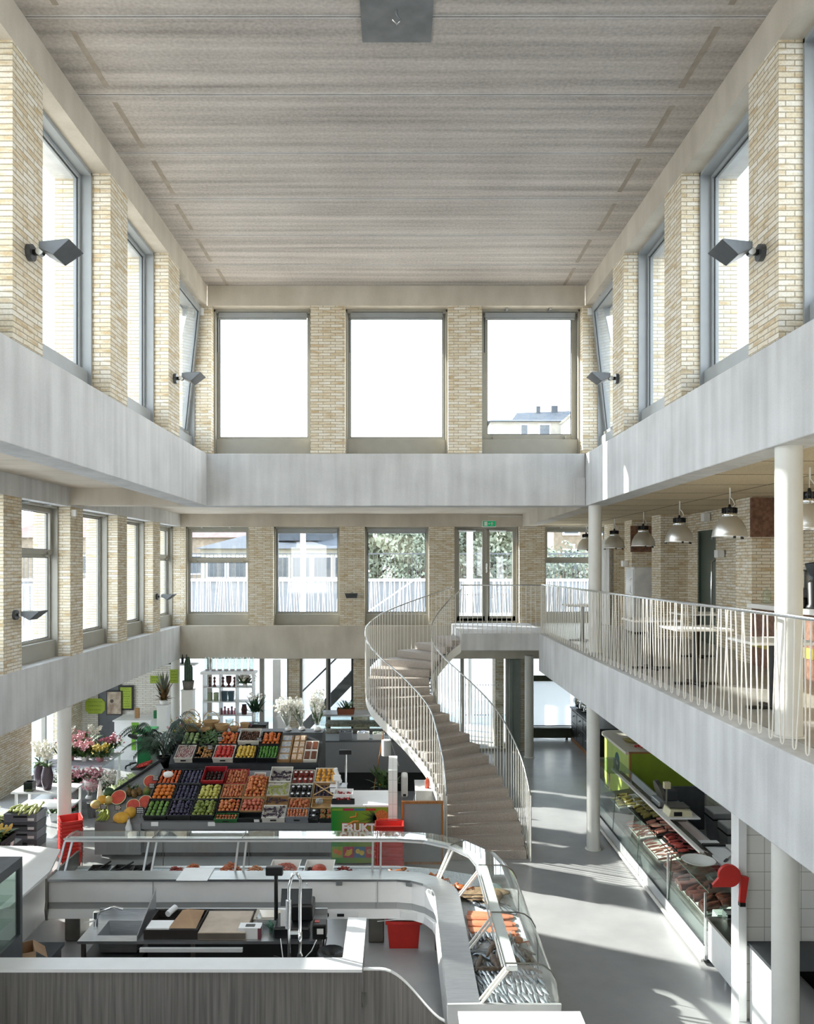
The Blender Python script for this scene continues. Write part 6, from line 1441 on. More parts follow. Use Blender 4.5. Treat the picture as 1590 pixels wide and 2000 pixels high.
# goods and scale on the counter end
t = thing('fruit_scale', 'white market scale with a black pole display at the end of the fruit stand', 'scale', (-1.02, 14.25, 0.99))
MB().box(-0.14, 0.14, -0.12, 0.14, 0.0, 0.08).build('base', M['white'], t, bevel=0.01)
MB().box(-0.15, 0.15, -0.14, 0.15, 0.09, 0.10).build('pan', M['steel'], t)
MB().cyl((0.12, 0.16, 0.0), (0.12, 0.16, 0.62), 0.018, n=10).build('pole', M['chrome'], t)
MB().box(0.0, 0.22, 0.13, 0.18, 0.60, 0.68).build('customer_display', M['dark'], t, bevel=0.006)
mb = MB(); mb.prism([(0, 0.1), (0.05, 0.12), (-0.05, 0.36), (-0.10, 0.34)], -0.02, 0.1, lambda u, v, a: (u, a + 0.1, v)); mb.build('keypad', M['white'], t)
MB().cyl((-0.02, -0.16, -0.1), (-0.02, -0.16, 0.24), 0.015, n=10).build('front_pole', M['white'], t)
MB().box(-0.08, 0.05, -0.19, -0.15, 0.22, 0.32).build('front_display', M['white'], t, bevel=0.008)
t = thing('berry_box', 'white box of red berries on the shop counter', 'box', (-0.90, 13.72, 0.987)); MB().tray(-0.16, 0.16, -0.14, 0.2, 0, 0.13, 0.008).build('carton', M['white'], t)
t2 = thing('berry_box', 'dark low box of red berries on the counter front edge', 'box', (-0.95, 13.49, 0.987)); MB().tray(-0.13, 0.25, -0.05, 0.05, 0, 0.07, 0.006).build('carton', crate_black, t2)
for tt, sp_, n in ((t, (0.13, 0.13), 34), (t2, (0.11, 0.035), 22)):
    rq = random.Random(n); mb = MB()
    for i in range(n): mb.ball((rq.uniform(-1, 1) * sp_[0] + (0.06 if tt is t2 else 0), rq.uniform(-1, 1) * sp_[1] + (0.03 if tt is t else 0), 0.06 + rq.random() * 0.03), 0.017, 7, 5)
    mb.build('berries', pm('berries%d' % n, '#b02b26', 0.35, hx2='#6b1d1c', scale=30), tt)
t = thing('tiled_pillar', 'narrow white tiled wall end between the shop counter and the grey screen', 'pillar', (-0.065, 13.9, 0))
MB().box(-0.075, 0.075, -0.5, 0.53, 0, 1.56).build('tiled_wall', tile_mat('pillar_tile', '#eeeeec', '#c9c9c5', 0.4, 0.2), t)
t = thing('paper_dispenser', 'white paper towel dispenser fixed to the narrow tiled wall', 'dispenser', (0.075, 13.75, 1.05))
MB().box(0, 0.11, -0.13, 0.15, 0, 0.36).build('case', M['white'], t, bevel=0.03)
MB().box(0.03, 0.08, -0.14, -0.125, 0.02, 0.06).build('outlet', M['darkgrey'], t)
oak = wood_mat('oak_frame', '#a9713c', '#8f5c2d', (30, 30, 2), 0.5)
t = thing('screen_board', 'grey board in an oak frame standing beside the stair foot', 'screen', (0.42, 13.28, 0))
MB().box(-0.31, 0.31, -0.008, 0.012, 0.10, 1.05).build('board', pm('grey_felt', '#8b8d8f', 0.8, var=0.03), t)
mb = MB().box(-0.34, -0.305, -0.02, 0.03, 0.0, 1.09).box(0.305, 0.34, -0.02, 0.03, 0.0, 1.09).box(-0.305, 0.305, -0.02, 0.03, 1.05, 1.09).box(-0.305, 0.305, -0.02, 0.03, 0.06, 0.10); mb.build('frame', oak, t)
mb = MB().box(-0.345, -0.335, 0.03, 0.30, 0.0, 1.09); mb.build('side_leaf', oak, t)
# red shopping baskets
def shop_basket_meshes():
    w, d, h = 0.42, 0.28, 0.21
    b = MB().tray(-w/2, w/2, -d/2, d/2, 0, h, 0.008, 0.035)
    rim = MB().box(-w/2 - 0.012, w/2 + 0.012, -d/2 - 0.012, -d/2 + 0.006, h - 0.02, h).box(-w/2 - 0.012, w/2 + 0.012, d/2 - 0.006, d/2 + 0.012, h - 0.02, h).box(-w/2 - 0.012, -w/2 + 0.006, -d/2, d/2, h - 0.02, h).box(w/2 - 0.006, w/2 + 0.012, -d/2, d/2, h - 0.02, h)
    hd = MB().tube([(-w/2 + 0.03, d/2 + 0.01, h), (-w/2 + 0.05, d/2 + 0.02, h + 0.012), (w/2 - 0.05, d/2 + 0.02, h + 0.012), (w/2 - 0.03, d/2 + 0.01, h)], 0.008, 6)
    return [(n, m.mesh(n, red_pl)) for n, m in (('basket_body', b), ('rim', rim), ('handle', hd))]
SBM = shop_basket_meshes()
def basket_stack(x, y, z0, dz, n, rz, where, sc=(1, 1, 1)):
    for i in range(n):
        pos = 'topmost' if i == n - 1 else ('lowest' if i == 0 else None)
        t = thing('shopping_basket', ('red plastic shopping basket, %s of the stack %s' % (pos, where)) if pos else ('red plastic shopping basket nested inside the stack %s' % where), 'basket', (x, y, z0 + dz * i), rz, 'red baskets ' + where)
        t.scale = sc
        for nm, me in SBM: o = bpy.data.objects.new(nm, me); COL.objects.link(o); o.parent = t
basket_stack(-5.30, 13.2, 0.0, 0.060, 11, R(-62), 'beside the white column', (1, 1.1, 1.15))
basket_stack(-0.12, 13.0, 0.0, 0.055, 12, 0.0, 'before the green shop counter', (1.05, 1, 1))

# ================================================================= BEHIND THE FRUIT: back counters
t = thing('back_counter', 'long grey shop counter under the stair, dark below', 'counter', (-0.45, 17.75, 0))
MB().box(-1.28, 1.15, 0.0, 0.12, 0.42, 1.08).build('front_panel', pm('counter_mid_grey', '#85878a', 0.35, var=0.02), t)
MB().box(-1.28, 1.15, 0.05, 0.7, 0.0, 0.42).build('dark_base', M['dark'], t)
MB().box(-1.28, 1.15, 0.0, 0.75, 1.08, 1.11).build('worktop', M['lamp_grey'], t)
for i, (x, w, h, mt, lab) in enumerate(((-1.12, 0.28, 0.17, crate_grey, 'grey slotted crate on the back counter'), (-0.74, 0.26, 0.15, M['white'], 'white box of bags on the back counter'), (-0.40, 0.26, 0.13, M['white'], 'white box of green packs on the back counter'), (0.02, 0.26, 0.16, M['dark'], 'black box on the back counter'))):
    t = thing('counter_box', lab, 'box', (x, 17.95, 1.112)); MB().tray(-w/2, w/2, -0.12, 0.12, 0, h, 0.01).build('box', mt, t)
    mb = MB(); rq = random.Random(i)
    for k in range(9): mb.cbox((rq.uniform(-.09, .09), rq.uniform(-.08, .08), h * 0.85), (0.06, 0.05, 0.07), rq.random())
    mb.build('packs', [M['darkgrey'], pm('blue_white_packs', '#6d7f99', 0.5, hx2='#d9dce0', scale=20), pm('green_packs', '#5c6f52', 0.5, hx2='#cfd2cc', scale=20), M['dark']][i], t)
for i, (x, lab) in enumerate(((0.28, 'first bag of puffed snacks beside the black box'), (0.50, 'second bag of puffed snacks, next to the stair'))):
    o = MB().ball((0, 0, 0), 0.1, 10, 7, (1, 0.8, 1.2)).build('snack_bag', pm('snack_bag%d' % i, '#d9cfae', 0.4, hx2='#efe9dc', scale=16), None, loc=(x, 17.95, 1.23)); tag(o, lab, 'bag')
# slatted A-frame sign / easel with a white roll
t = thing('paper_roll_holder', 'wooden stick easel carrying a white paper roll before the back counter', 'holder', (-0.22, 17.2, 0))
MB().cyl((-0.30, 0, 0.0), (-0.04, 0.05, 1.5), 0.013, n=8).build('leg', oak, t); MB().cyl((0.26, 0, 0.7), (0.0, 0.05, 1.5), 0.011, n=8).build('leg', M['alu'], t)
MB().cyl((0.0, 0, 0.92), (0.0, 0, 1.25), 0.10, n=18).build('paper_roll', M['white'], t)
t = thing('potted_plant', 'small dark plant with yellow fruit behind the tiled wall end', 'plant', (-0.22, 15.6, 0.6)); mb = MB(); rq = random.Random(2); greens(mb, 90, (0, 0, 0.1), 0.3, 0.26, 0.028, rq, 1.2, 0.5); mb.build('leaves', stemg, t)
MB().lathe([(0.001, -0.6), (0.1, -0.6), (0.13, 0.1), (0.001, 0.1)], n=14).build('pot', M['dark'], t)
mb = MB()
for i in range(8): mb.ball((rq.uniform(-.14, .14), rq.uniform(-.14, .14), 0.1 + rq.random() * 0.2), 0.02, 7, 5)
mb.build('fruit', pm('kumquat', '#d9a23a', 0.4), t)
t = thing('work_stand', 'white side cabinet with a red bottle under the stair foot', 'cabinet', (0.49, 14.95, 0))
MB().box(-0.15, 0.18, -0.35, 0.35, 0, 0.88).build('body', M['white'], t)
MB().box(-0.16, 0.19, -0.37, 0.37, 0.88, 0.90).build('top', M['white'], t)
tag(MB().lathe([(0.001, 0), (0.04, 0), (0.04, 0.13), (0.015, 0.17), (0.015, 0.2), (0.001, 0.2)], n=14).build('bottle', pm('red_bottle', '#c9563c', 0.3), None, loc=(0.55, 14.75, 0.902)), 'orange red bottle on the white cabinet under the stair', 'bottle')
t = thing('waste_bag_holder', 'black bag holder between the tiled wall end and the stair', 'holder', (0.27, 14.4, 0)); MB().frustum(-0.14, 0.14, -0.14, 0.14, 0, 0.72, 0.02).build('bag', M['dark'], t); MB().tube([(0.0, -0.1, 0.7), (0.06, -0.12, 0.95), (0.12, -0.1, 0.7)], 0.01).build('hoop', M['alu'], t)
# deli case farther back
t = thing('deli_case', 'glass deli case with meat trays behind the back counter', 'display case', (-0.5, 19.2, 0))
MB().box(-1.3, 0.9, 0.0, 0.9, 0, 0.85).build('base', M['lamp_grey'], t)
MB().box(-1.3, 0.9, 0.0, 0.85, 0.85, 0.88).build('shelf', M['steel'], t)
mb = MB().box(-1.3, 0.9, 0.0, 0.008, 0.88, 1.35).box(-1.3, 0.9, 0.0, 0.6, 1.35, 1.358); mb.build('glass', M['case_glass'], t)
MB().box(-1.32, 0.92, 0.1, 0.7, 1.36, 1.40).build('top_panel', M['steel'], t)
for z, c in ((0.89, '#7a4a44'), (1.1, '#8c6a5c')):
    MB().box(-1.2, 0.8, 0.15, 0.7, z, z + 0.06).build('meat_rows', pm('sausages%d' % int(z*100), c, 0.5, hx2='#cfc0b4', scale=14), t)
t = thing('counter_scale', 'dark grey counter scale on top of the deli case', 'scale', (-0.35, 19.5, 1.402)); MB().box(-0.22, 0.28, -0.14, 0.14, 0, 0.10).build('base', M['darkgrey'], t, bevel=0.01); MB().box(-0.2, 0.26, 0.0, 0.14, 0.1, 0.24).build('housing', M['alu'], t, bevel=0.01)
MB().cyl((0.32, 0.1, 0.1), (0.32, 0.1, 0.55), 0.012).build('pole', M['dark'], t); MB().box(0.26, 0.40, 0.08, 0.13, 0.55, 0.73).build('customer_display', M['dark'], t)
t = thing('chalk_sign', 'tilted blackboard sign on the deli case by the stair', 'sign', (0.02, 19.1, 1.402)); t.rotation_euler = (R(-14), R(8), 0)
MB().box(-0.11, 0.11, -0.01, 0.01, 0, 0.34).build('board', pm('slate_blue', '#3f4650', 0.8), t); mb = MB()
for k in range(6): mb.box(-0.08, 0.02 + 0.06 * ((k * 7) % 3) / 2, -0.013, -0.01, 0.05 + 0.045 * k, 0.065 + 0.045 * k)
mb.build('chalk_marks', chalk, t)
t = thing('planter_box', 'brown planter of green herbs on the deli case end', 'planter', (-1.2, 19.35, 1.402)); MB().tray(-0.22, 0.2, -0.12, 0.12, 0, 0.14, 0.012, 0.02).build('box', pm('terracotta', '#8a5138', 0.8), t)
mb = MB(); rq = random.Random(12); greens(mb, 50, (0, 0, 0.1), 0.3, 0.2, 0.015, rq, 1.2, 0.5); mb.build('leaves', stemg, t)
# ================================================================= FLOWER CORNER
def pot_plant(loc, pot_r, pot_h, pot_m, label, kind, seed, s=1.0, nm='potted_plant'):
    rq = random.Random(seed); t = thing(nm, label, 'plant', loc)
    MB().lathe([(0.001, 0), (pot_r * 0.8, 0), (pot_r, pot_h), (pot_r * 0.93, pot_h), (pot_r * 0.9, pot_h - 0.02), (0.001, pot_h - 0.02)], n=18).build('pot', pot_m, t)
    z = pot_h - 0.02
    if kind == 'cactus':
        for x, h in ((-0.05, 0.55), (0.06, 0.42), (0.0, 0.62)):
            mb = MB(); rings = []
            for k in range(7):
                u = k / 6; r = 0.045 * (1 if u < 0.85 else 0.55); rings.append([(x + r * (1 + 0.2 * math.cos(6 * a)) * math.cos(a), r * (1 + 0.2 * math.cos(6 * a)) * math.sin(a), z + h * s * u) for a in [2 * math.pi * i / 24 for i in range(24)]])
            mb.loft(rings, True, False, True); mb.build('stem', pm('cactus_green', '#2f4a33', 0.6, hx2='#20352a', scale=20) if 'cactus_green' not in bpy.data.materials else bpy.data.materials['cactus_green'], t)
    elif kind == 'palm':
        mb = MB()
        for i in range(24):
            a = i * 2.4 + rq.random(); L = s * rq.uniform(0.30, 0.5); up_ = rq.uniform(1.4, 3.9); c, sn = math.cos(a), math.sin(a)
            for k in range(3, 22):
                u = k / 22; x = L * u; zz = z + up_ * x - (0.5 + 0.55 * up_) * L * u * u
                for sd in (-1, 1): leaf_blade(mb, (c * x, sn * x, zz), a + sd * 0.9, 0.15 * s * (1 - 0.5 * u), 0.1, 0.012, 0.7, 3)
        mb.build('fronds', pm('palm_green', '#2c4432', 0.5, hx2='#1d3024', scale=6) if 'palm_green' not in bpy.data.materials else bpy.data.materials['palm_green'], t)
        MB().tube([(0, 0, z), (0, 0, z + 0.25 * s)], 0.02, 8).build('stem', bark, t)
    elif kind == 'orchid':
        mb = MB(); fl = MB(); 
        for i in range(4):
            a = i * 1.57 + rq.random(); c, sn = math.cos(a), math.sin(a); pts = [(0, 0, z), (0.03*c, 0.03*sn, z + 0.2*s), (0.08*c, 0.08*sn, z + 0.36*s), (0.16*c, 0.16*sn, z + 0.42*s)]; mb.tube(pts, 0.004, 5)
            for q in range(6): blossoms(fl, 2, (c * (0.05 + 0.022 * q), sn * (0.05 + 0.022 * q), z + s * (0.30 + 0.022 * q)), 0.015, 0.015, 0.015, 0.035, rq)
        greens(mb, 9, (0, 0, z), 0.05, 0.16, 0.022, rq, 0.8, 0.6); mb.build('leaves', stemg, t); fl.build('blossoms', petal_w, t)
    elif kind in ('pink', 'magenta', 'white', 'yellow', 'mixed'):
        mb = MB(); greens(mb, 80, (0, 0, z), 0.4 * s, 0.22 * s, 0.026, rq, 1.0, 0.5); mb.build('leaves', stemg, t)
        fl = MB(); blossoms(fl, 75, (0, 0, z + 0.17 * s), 0.09 * s, 0.09 * s, 0.05 * s, 0.036, rq); fl.build('blossoms', {'pink': pink_p, 'magenta': magenta_p, 'white': petal_w, 'yellow': yellow_p, 'mixed': pink_p}[kind], t)
    elif kind == 'croton':
        mb = MB(); greens(mb, 40, (0, 0, z), 0.1, 0.32 * s, 0.03, rq, 1.6, 0.6); mb.build('leaves', pm('croton_leaf', '#4f3a26', 0.5, hx2='#7a5a2c', scale=7) if 'croton_leaf' not in bpy.data.materials else bpy.data.materials['croton_leaf'], t)
        mb = MB(); greens(mb, 12, (0, 0, z + 0.12), 0.05, 0.25 * s, 0.035, rq, 2.2, 0.4); mb.build('top_leaves', leaf_dark, t)
    elif kind == 'bromeliad':
        mb = MB(); greens(mb, 30, (0, 0, z), 0.05, 0.32 * s, 0.016, rq, 1.1, 0.7); mb.build('leaves', pm('brom_leaf', '#6f7f74', 0.5, hx2='#4a5a50', scale=5), t)
        MB().lathe([(0.001, z + 0.3), (0.022, z + 0.22), (0.03, z + 0.14), (0.001, z + 0.1)], n=10).build('flower_spike', magenta_p, t)
    elif kind == 'lily':
        mb = MB(); greens(mb, 70, (0, 0, z), 0.3, 0.26 * s, 0.022, rq, 1.5, 0.5); mb.build('leaves', pm('lily_green', '#2e5a34', 0.5, hx2='#1f3f26', scale=7), t)
        fl = MB(); blossoms(fl, 14, (0, 0, z + 0.34 * s), 0.10, 0.08, 0.05, 0.045, rq); fl.build('blossoms', petal_w, t)
    return t
potg = pm('grey_pot', '#77746e', 0.7, hx2='#67645e', scale=8); pot_mauve = pm('mauve_glaze', '#564a55', 0.25, hx2='#41363f', scale=3, stretch=(10, 10, 1)); pot_w = pm('white_pot', '#e6e4df', 0.4, var=0.02)
# table with tall glazed vases by the street windows
t = thing('plant_table', 'white plant table with slim legs by the street windows behind the white column', 'table', (-6.62, 15.3, 0))
MB().box(-0.5, 0.6, -0.3, 0.35, 0.72, 0.75).build('table_top', M['white'], t)
for x in (-0.45, 0.52):
    for y in (-0.25, 0.3): MB().box(x, x + 0.04, y, y + 0.04, 0, 0.72).build('leg', M['white'], t)
MB().box(-0.45, 0.55, -0.2, 0.3, 0.42, 0.45).build('lower_shelf', M['white'], t)
def glazed_vase(loc, s, label):
    t = thing('glazed_vase', label, 'vase', loc)
    MB().lathe([(0.001, 0), (0.07*s, 0), (0.105*s, 0.16*s), (0.11*s, 0.28*s), (0.075*s, 0.42*s), (0.08*s, 0.44*s), (0.07*s, 0.44*s), (0.001, 0.4*s)], n=20).build('vase', pot_mauve, t)
    rq = random.Random(int(loc[0] * 1000)); mb = MB(); fl = MB(); z = 0.44 * s
    for i in range(6):
        a = i * 1.05; c, sn = math.cos(a), math.sin(a); mb.tube([(0, 0, z), (0.03*c, 0.03*sn, z + 0.22*s), (0.12*c, 0.12*sn, z + 0.38*s)], 0.004, 5)
        for q in range(7): blossoms(fl, 2, (c * (0.03 + 0.016 * q), sn * (0.03 + 0.016 * q), z + s * (0.16 + 0.036 * q)), 0.018, 0.018, 0.018, 0.04, rq)
    greens(mb, 12, (0, 0, z - 0.02), 0.05, 0.18, 0.024, rq, 0.9, 0.7); mb.build('leaves', stemg, t); fl.build('blossoms', petal_w, t)
glazed_vase((-6.78, 15.45, 0.752), 1.0, 'dark glazed vase of white orchids standing farther back on the plant table')
glazed_vase((-6.53, 15.2, 0.752), 0.98, 'dark glazed vase of white orchids at the front of the plant table')
glazed_vase((-6.28, 15.35, 0.752), 1.0, 'dark glazed vase of white orchids half hidden by the white column')
t = thing('candle_cube', 'black cube lantern on the front edge of the plant table', 'lantern', (-6.82, 15.12, 0.752)); MB().tray(-0.08, 0.08, -0.08, 0.08, 0, 0.17, 0.01).build('case', M['dark'], t); MB().box(-0.075, 0.075, -0.084, -0.081, 0.012, 0.158).build('glass', M['case_glass'], t)
# masses of flowers on low tables
t = thing('flower_table', 'low white round-cornered table crowded with potted flowers', 'table', (-6.95, 18.4, 0)); MB().box(-0.9, 0.55, -0.7, 0.7, 0.55, 0.58).build('table_top', pm('table_mauve', '#bdb8c4', 0.4, var=0.02), t, bevel=0.01)
for x in (-0.8, 0.45):
    for y in (-0.6, 0.6): MB().box(x, x + 0.04, y - 0.02, y + 0.02, 0, 0.55).build('leg', M['white'], t)
t = thing('flower_bench', 'low grey bench of flower pots beside the white column', 'bench', (-6.45, 16.85, 0)); MB().box(-0.85, 0.75, -0.55, 0.5, 0.20, 0.24).build('bench_top', M['alu'], t)
for x in (-0.8, 0.68): MB().box(x, x + 0.05, -0.5, 0.45, 0, 0.20).build('leg', M['alu'], t)
zf = 0.582
spec = [((-7.6, 18.7, zf), 'orchid', 'white orchid pot at the wall end of the crowded flower table', 1.2), ((-7.35, 18.9, zf), 'pink', 'tall pale pink plant at the back of the crowded flower table', 1.5), ((-7.0, 18.9, zf), 'orchid', 'white orchid pot in the middle of the crowded flower table', 1.2),
    ((-6.65, 18.9, zf), 'magenta', 'red flowered pot at the back corner of the crowded flower table', 1.1), ((-7.3, 18.2, zf), 'pink', 'pink wrapped pot at the front of the crowded flower table', 1.3), ((-6.95, 18.15, zf), 'pink', 'pale pink pot in pink paper, centre of the flower table front', 1.2), ((-6.6, 18.1, zf), 'yellow', 'pot with small yellow leaves at the corner of the crowded flower table', 1.0)]
for i, (loc, k, lab, s) in enumerate(spec): pot_plant(loc, 0.09, 0.14, pot_w if i % 2 else pm('pink_paper%d' % i, '#c98a94', 0.6, hx2='#b06a78', scale=8), lab, k, 50 + i, s)
spec = [((-7.0, 16.9, 0.242), 'white', 'white flowered pot on the low bench near the window', 1.1), ((-6.7, 17.05, 0.242), 'mixed', 'brown paper wrapped pink flower pot on the low bench', 1.2), ((-6.35, 17.1, 0.242), 'pink', 'pink flower pot behind the wrapped bouquet on the low bench', 1.1), ((-6.05, 17.1, 0.242), 'white', 'pot of pale flowers at the aisle end of the low bench', 1.0), ((-5.85, 16.6, 0.242), 'white', 'bushy pale yellow and green pot nearest the aisle', 1.1)]
for i, (loc, k, lab, s) in enumerate(spec): pot_plant(loc, 0.10, 0.15, [pot_w, cardb, pot_mauve, pot_w, potg][i], lab, k, 70 + i, s)
bouquet((-6.15, 16.25, 0.30), 0.34, 0.20, 12, pink_p, 'clear wrapped bouquet of pale pink flowers lying by the low bench', 9)
t = thing('zinc_flower_box', 'hexagonal zinc box of magenta and white flowers on the floor behind the white column', 'planter', (-6.5, 15.9, 0))
mb = MB().lathe([(0.001, 0.0), (0.30, 0.0), (0.33, 0.17), (0.30, 0.17), (0.28, 0.06), (0.001, 0.06)], n=6, smooth=False); mb.build('box', M['alu'], t)
rq = random.Random(5); mb = MB(); greens(mb, 90, (0, 0, 0.14), 0.7, 0.2, 0.025, rq, 0.9, 0.5); mb.build('leaves', stemg, t)
for nm, c, mt in (('magenta_blossoms', (0.12, 0, 0.30), magenta_p), ('white_blossoms', (0.02, -0.12, 0.27), petal_w), ('pink_blossoms', (-0.13, 0.03, 0.30), pink_p)):
    fl = MB(); blossoms(fl, 60, c, 0.06, 0.07, 0.04, 0.035, rq); fl.build(nm, mt, t)
t = thing('zinc_bucket', 'slim zinc flower bucket on the floor next to the zinc box', 'bucket', (-5.98, 15.95, 0)); MB().lathe([(0.001, 0), (0.07, 0), (0.095, 0.30), (0.1, 0.30), (0.09, 0.28), (0.001, 0.1)], n=18).build('bucket', M['alu'], t)
MB().tube([(-0.095, 0, 0.27), (-0.05, -0.09, 0.2), (0.05, -0.09, 0.2), (0.095, 0, 0.27)], 0.004, 5).build('bail', M['steel_dark'], t)
# florist counter, stool, signs
lime = pm('lime_card', '#a3b83c', 0.6, hx2='#93a834', scale=5); green_c = pm('bright_green_lacquer', '#0f7440', 0.4, hx2='#0c6636', scale=3)
t = thing('florist_counter', 'white florist counter with a green strip of paper hanging down', 'counter', (-6.75, 21.0, 0))
MB().box(-0.42, 0.5, -0.35, 0.35, 0, 0.98).build('body', M['white'], t); MB().box(-0.45, 0.53, -0.4, 0.4, 0.98, 1.01).build('worktop', M['white'], t)
MB().box(0.02, 0.2, -0.36, -0.352, 0.25, 0.95).build('green_paper', pm('paper_green', '#7dbb3c', 0.6), t)
t = thing('green_cabinet', 'bright green cabinet with a white top edge behind the palm', 'cabinet', (-5.68, 18.6, 0)); MB().box(-0.15, 0.15, -0.3, 0.3, 0.05, 1.2).build('body', green_c, t); MB().box(-0.16, 0.16, -0.31, 0.31, 1.10, 1.14).build('white_band', M['white'], t); MB().box(-0.13, 0.13, -0.27, 0.27, 0, 0.05).build('plinth', M['dark'], t)
t = thing('saddle_stool', 'black saddle stool on a five star base before the florist counter', 'stool', (-6.35, 19.9, 0))
mb = MB(); rings = []
for i in range(9):
    u = i / 8 * 2 - 1; rings.append([(u * 0.2, 0.15 * math.cos(a) * (1 - 0.3 * u * u), 0.74 + 0.05 * u * u + 0.055 * math.sin(a) * (1 - 0.5 * u * u)) for a in [2 * math.pi * k / 12 for k in range(12)]])
mb.loft(rings, True, True, True); mb.build('seat', M['dark'], t)
MB().cyl((0, 0, 0.1), (0, 0, 0.72), 0.025, n=12).build('gas_column', M['chrome'], t)
for k in range(5):
    a = k * 1.2566; MB().tube([(0, 0, 0.12), (0.15 * math.cos(a), 0.15 * math.sin(a), 0.10), (0.28 * math.cos(a), 0.28 * math.sin(a), 0.065)], 0.018, 6).build('leg', M['dark'], t)
    MB().cyl((0.28 * math.cos(a) - 0.012, 0.28 * math.sin(a), 0.031), (0.28 * math.cos(a) + 0.012, 0.28 * math.sin(a), 0.031), 0.03, n=12).build('caster', M['dark'], t)
scr = pm('felt_pen', '#5f7420', 0.7)
def note(loc, w, h, poly, mat, label, rows, nm='paper_sign', seed=1):
    t = thing(nm, label, 'sign', loc)
    p = poly or [(-w/2, -h/2), (w/2, -h/2), (w/2, h/2), (-w/2, h/2)]
    MB().prism(p, -0.008, 0.0, lambda u, v, a: (u, a, v)).build('card', mat, t)
    rq = random.Random(seed); mb = MB()
    for k in range(rows):
        z = h/2 - h * (k + 0.8) / (rows + 0.6); x = -w * 0.36
        while x < w * 0.30: q = rq.uniform(0.015, 0.05); mb.box(x, x + q, -0.0105, -0.008, z, z + 0.012); x += q + 0.018
    mb.build('handwriting', scr, t); return t
note(Pm(306, 1327, 21.598), 0.34, 0.2, None, lime, 'green handwritten note on the white brick wall', 2)
note((-5.70, 20.832, 2.10), 0.21, 0.35, None, lime, 'green handwritten note taped round the flower corner column', 4, seed=2)
o8 = [(-0.26, -0.11), (-0.17, -0.2), (0.17, -0.2), (0.26, -0.11), (0.26, 0.11), (0.17, 0.2), (-0.17, 0.2), (-0.26, 0.11)]
note(Pm(186, 1379, 21.55), 0.50, 0.38, o8, lime, 'eight cornered green handwritten sign over the flowers', 3, seed=3)
t = note(Pm(246, 1363, 21.535), 0.30, 0.56, None, lime, 'green handwritten list on a black board behind the florist counter', 8, seed=4); MB().box(-0.2, 0.2, 0.0, 0.02, -0.33, 0.33).build('black_board', M['dark'], t)
t = thing('street_picture', 'dark framed brown picture of a street arch over the flowers', 'picture', Pm(223, 1373, 21.50)); MB().box(-0.21, 0.21, 0.0, 0.02, -0.32, 0.32).build('frame', M['dark'], t); MB().box(-0.18, 0.18, -0.006, 0.0, -0.29, 0.29).build('print', pm('sepia_print', '#8a7462', 0.6, hx2='#c9bda9', scale=5), t)
MB().cyl((-0.06, -0.008, 0.05), (-0.06, -0.005, 0.05), 0.05, n=16).build('arch_picture', pm('sepia_dark', '#4c4038', 0.6), t)
t = thing('grey_door_panel', 'tall grey panel against the brick behind the flowers', 'panel', (-7.75, 21.578, 0)); MB().box(-0.15, 0.45, -0.02, 0.02, 0, 2.4).build('panel', M['lamp_grey'], t); MB().box(-0.16, -0.14, -0.03, 0.03, 0, 2.4).build('edge_profile', M['dark'], t)
for (px, py, Y, w, h, d, mt, lab) in ((268, 1372, 20.95, 0.12, 0.26, 0.05, crate_card, 'small wooden frame standing on the florist counter'), (306, 1383, 20.9, 0.14, 0.2, 0.1, green_c, 'green jar on the florist counter beside the croton'), (317, 1388, 20.85, 0.12, 0.16, 0.1, M['white'], 'white and pink tag box on the florist counter end')):
    o = MB().box(-w/2, w/2, -d/2, d/2, 0, h).build('counter_box', mt, None, bevel=0.01, loc=((px - 775) * Y / FPX, Y, 1.012)); tag(o, lab, 'box')
t = thing('plant_shelf', 'white wall shelf with bottles and dark plants under the ceiling of the flower corner', 'shelf', (-6.0, 21.35, 2.33)); MB().box(-0.55, 0.75, -0.2, 0.2, 0, 0.035).build('board', M['white'], t); MB().box(-0.5, -0.46, -0.02, 0.2, -0.15, 0).build('bracket', M['white'], t)
for i in range(6):
    o = MB().lathe([(0.001, 0), (0.035, 0), (0.035, 0.13), (0.013, 0.18), (0.013, 0.24), (0.001, 0.24)], n=12).build('bottle', M['darkgrey'], None, loc=(-6.05 + 0.11 * i, 21.3, 2.366)); tag(o, 'dark bottle in the row on the high white shelf', 'bottle', 'bottles on the high shelf')
pot_plant((-6.4, 21.3, 2.366), 0.07, 0.06, M['dark'], 'dark spiky plant at the end of the high white shelf', 'croton', 91, 0.7)
t = thing('plant_pedestal', 'slim white pedestal carrying the croton plant', 'pedestal', (-5.85, 20.4, 0)); MB().box(-0.13, 0.13, -0.13, 0.13, 0, 1.42).build('shaft', M['white'], t); MB().box(-0.16, 0.16, -0.16, 0.16, 1.42, 1.45).build('top', M['white'], t)
pot_plant((-5.85, 20.4, 1.452), 0.10, 0.12, M['white'], 'croton plant with dark red leaves on the slim white pedestal', 'croton', 92, 0.9)
t = thing('plant_pedestal', 'tall grey pedestal under the potted cactus', 'pedestal', (-5.28, 20.6, 0)); MB().box(-0.14, 0.14, -0.14, 0.14, 0, 1.78).build('shaft', pot_w, t); MB().box(-0.16, 0.16, -0.16, 0.16, 1.78, 1.80).build('top', pot_w, t)
pot_plant((-5.28, 20.6, 1.802), 0.15, 0.22, potg, 'tall dark cactus in a grey pot before the bright window', 'cactus', 93, 1.0)
pot_plant((-4.55, 15.85, 1.02), 0.14, 0.2, M['dark'], 'large dark palm spreading over the corner of the fruit stand', 'palm', 94, 1.65)
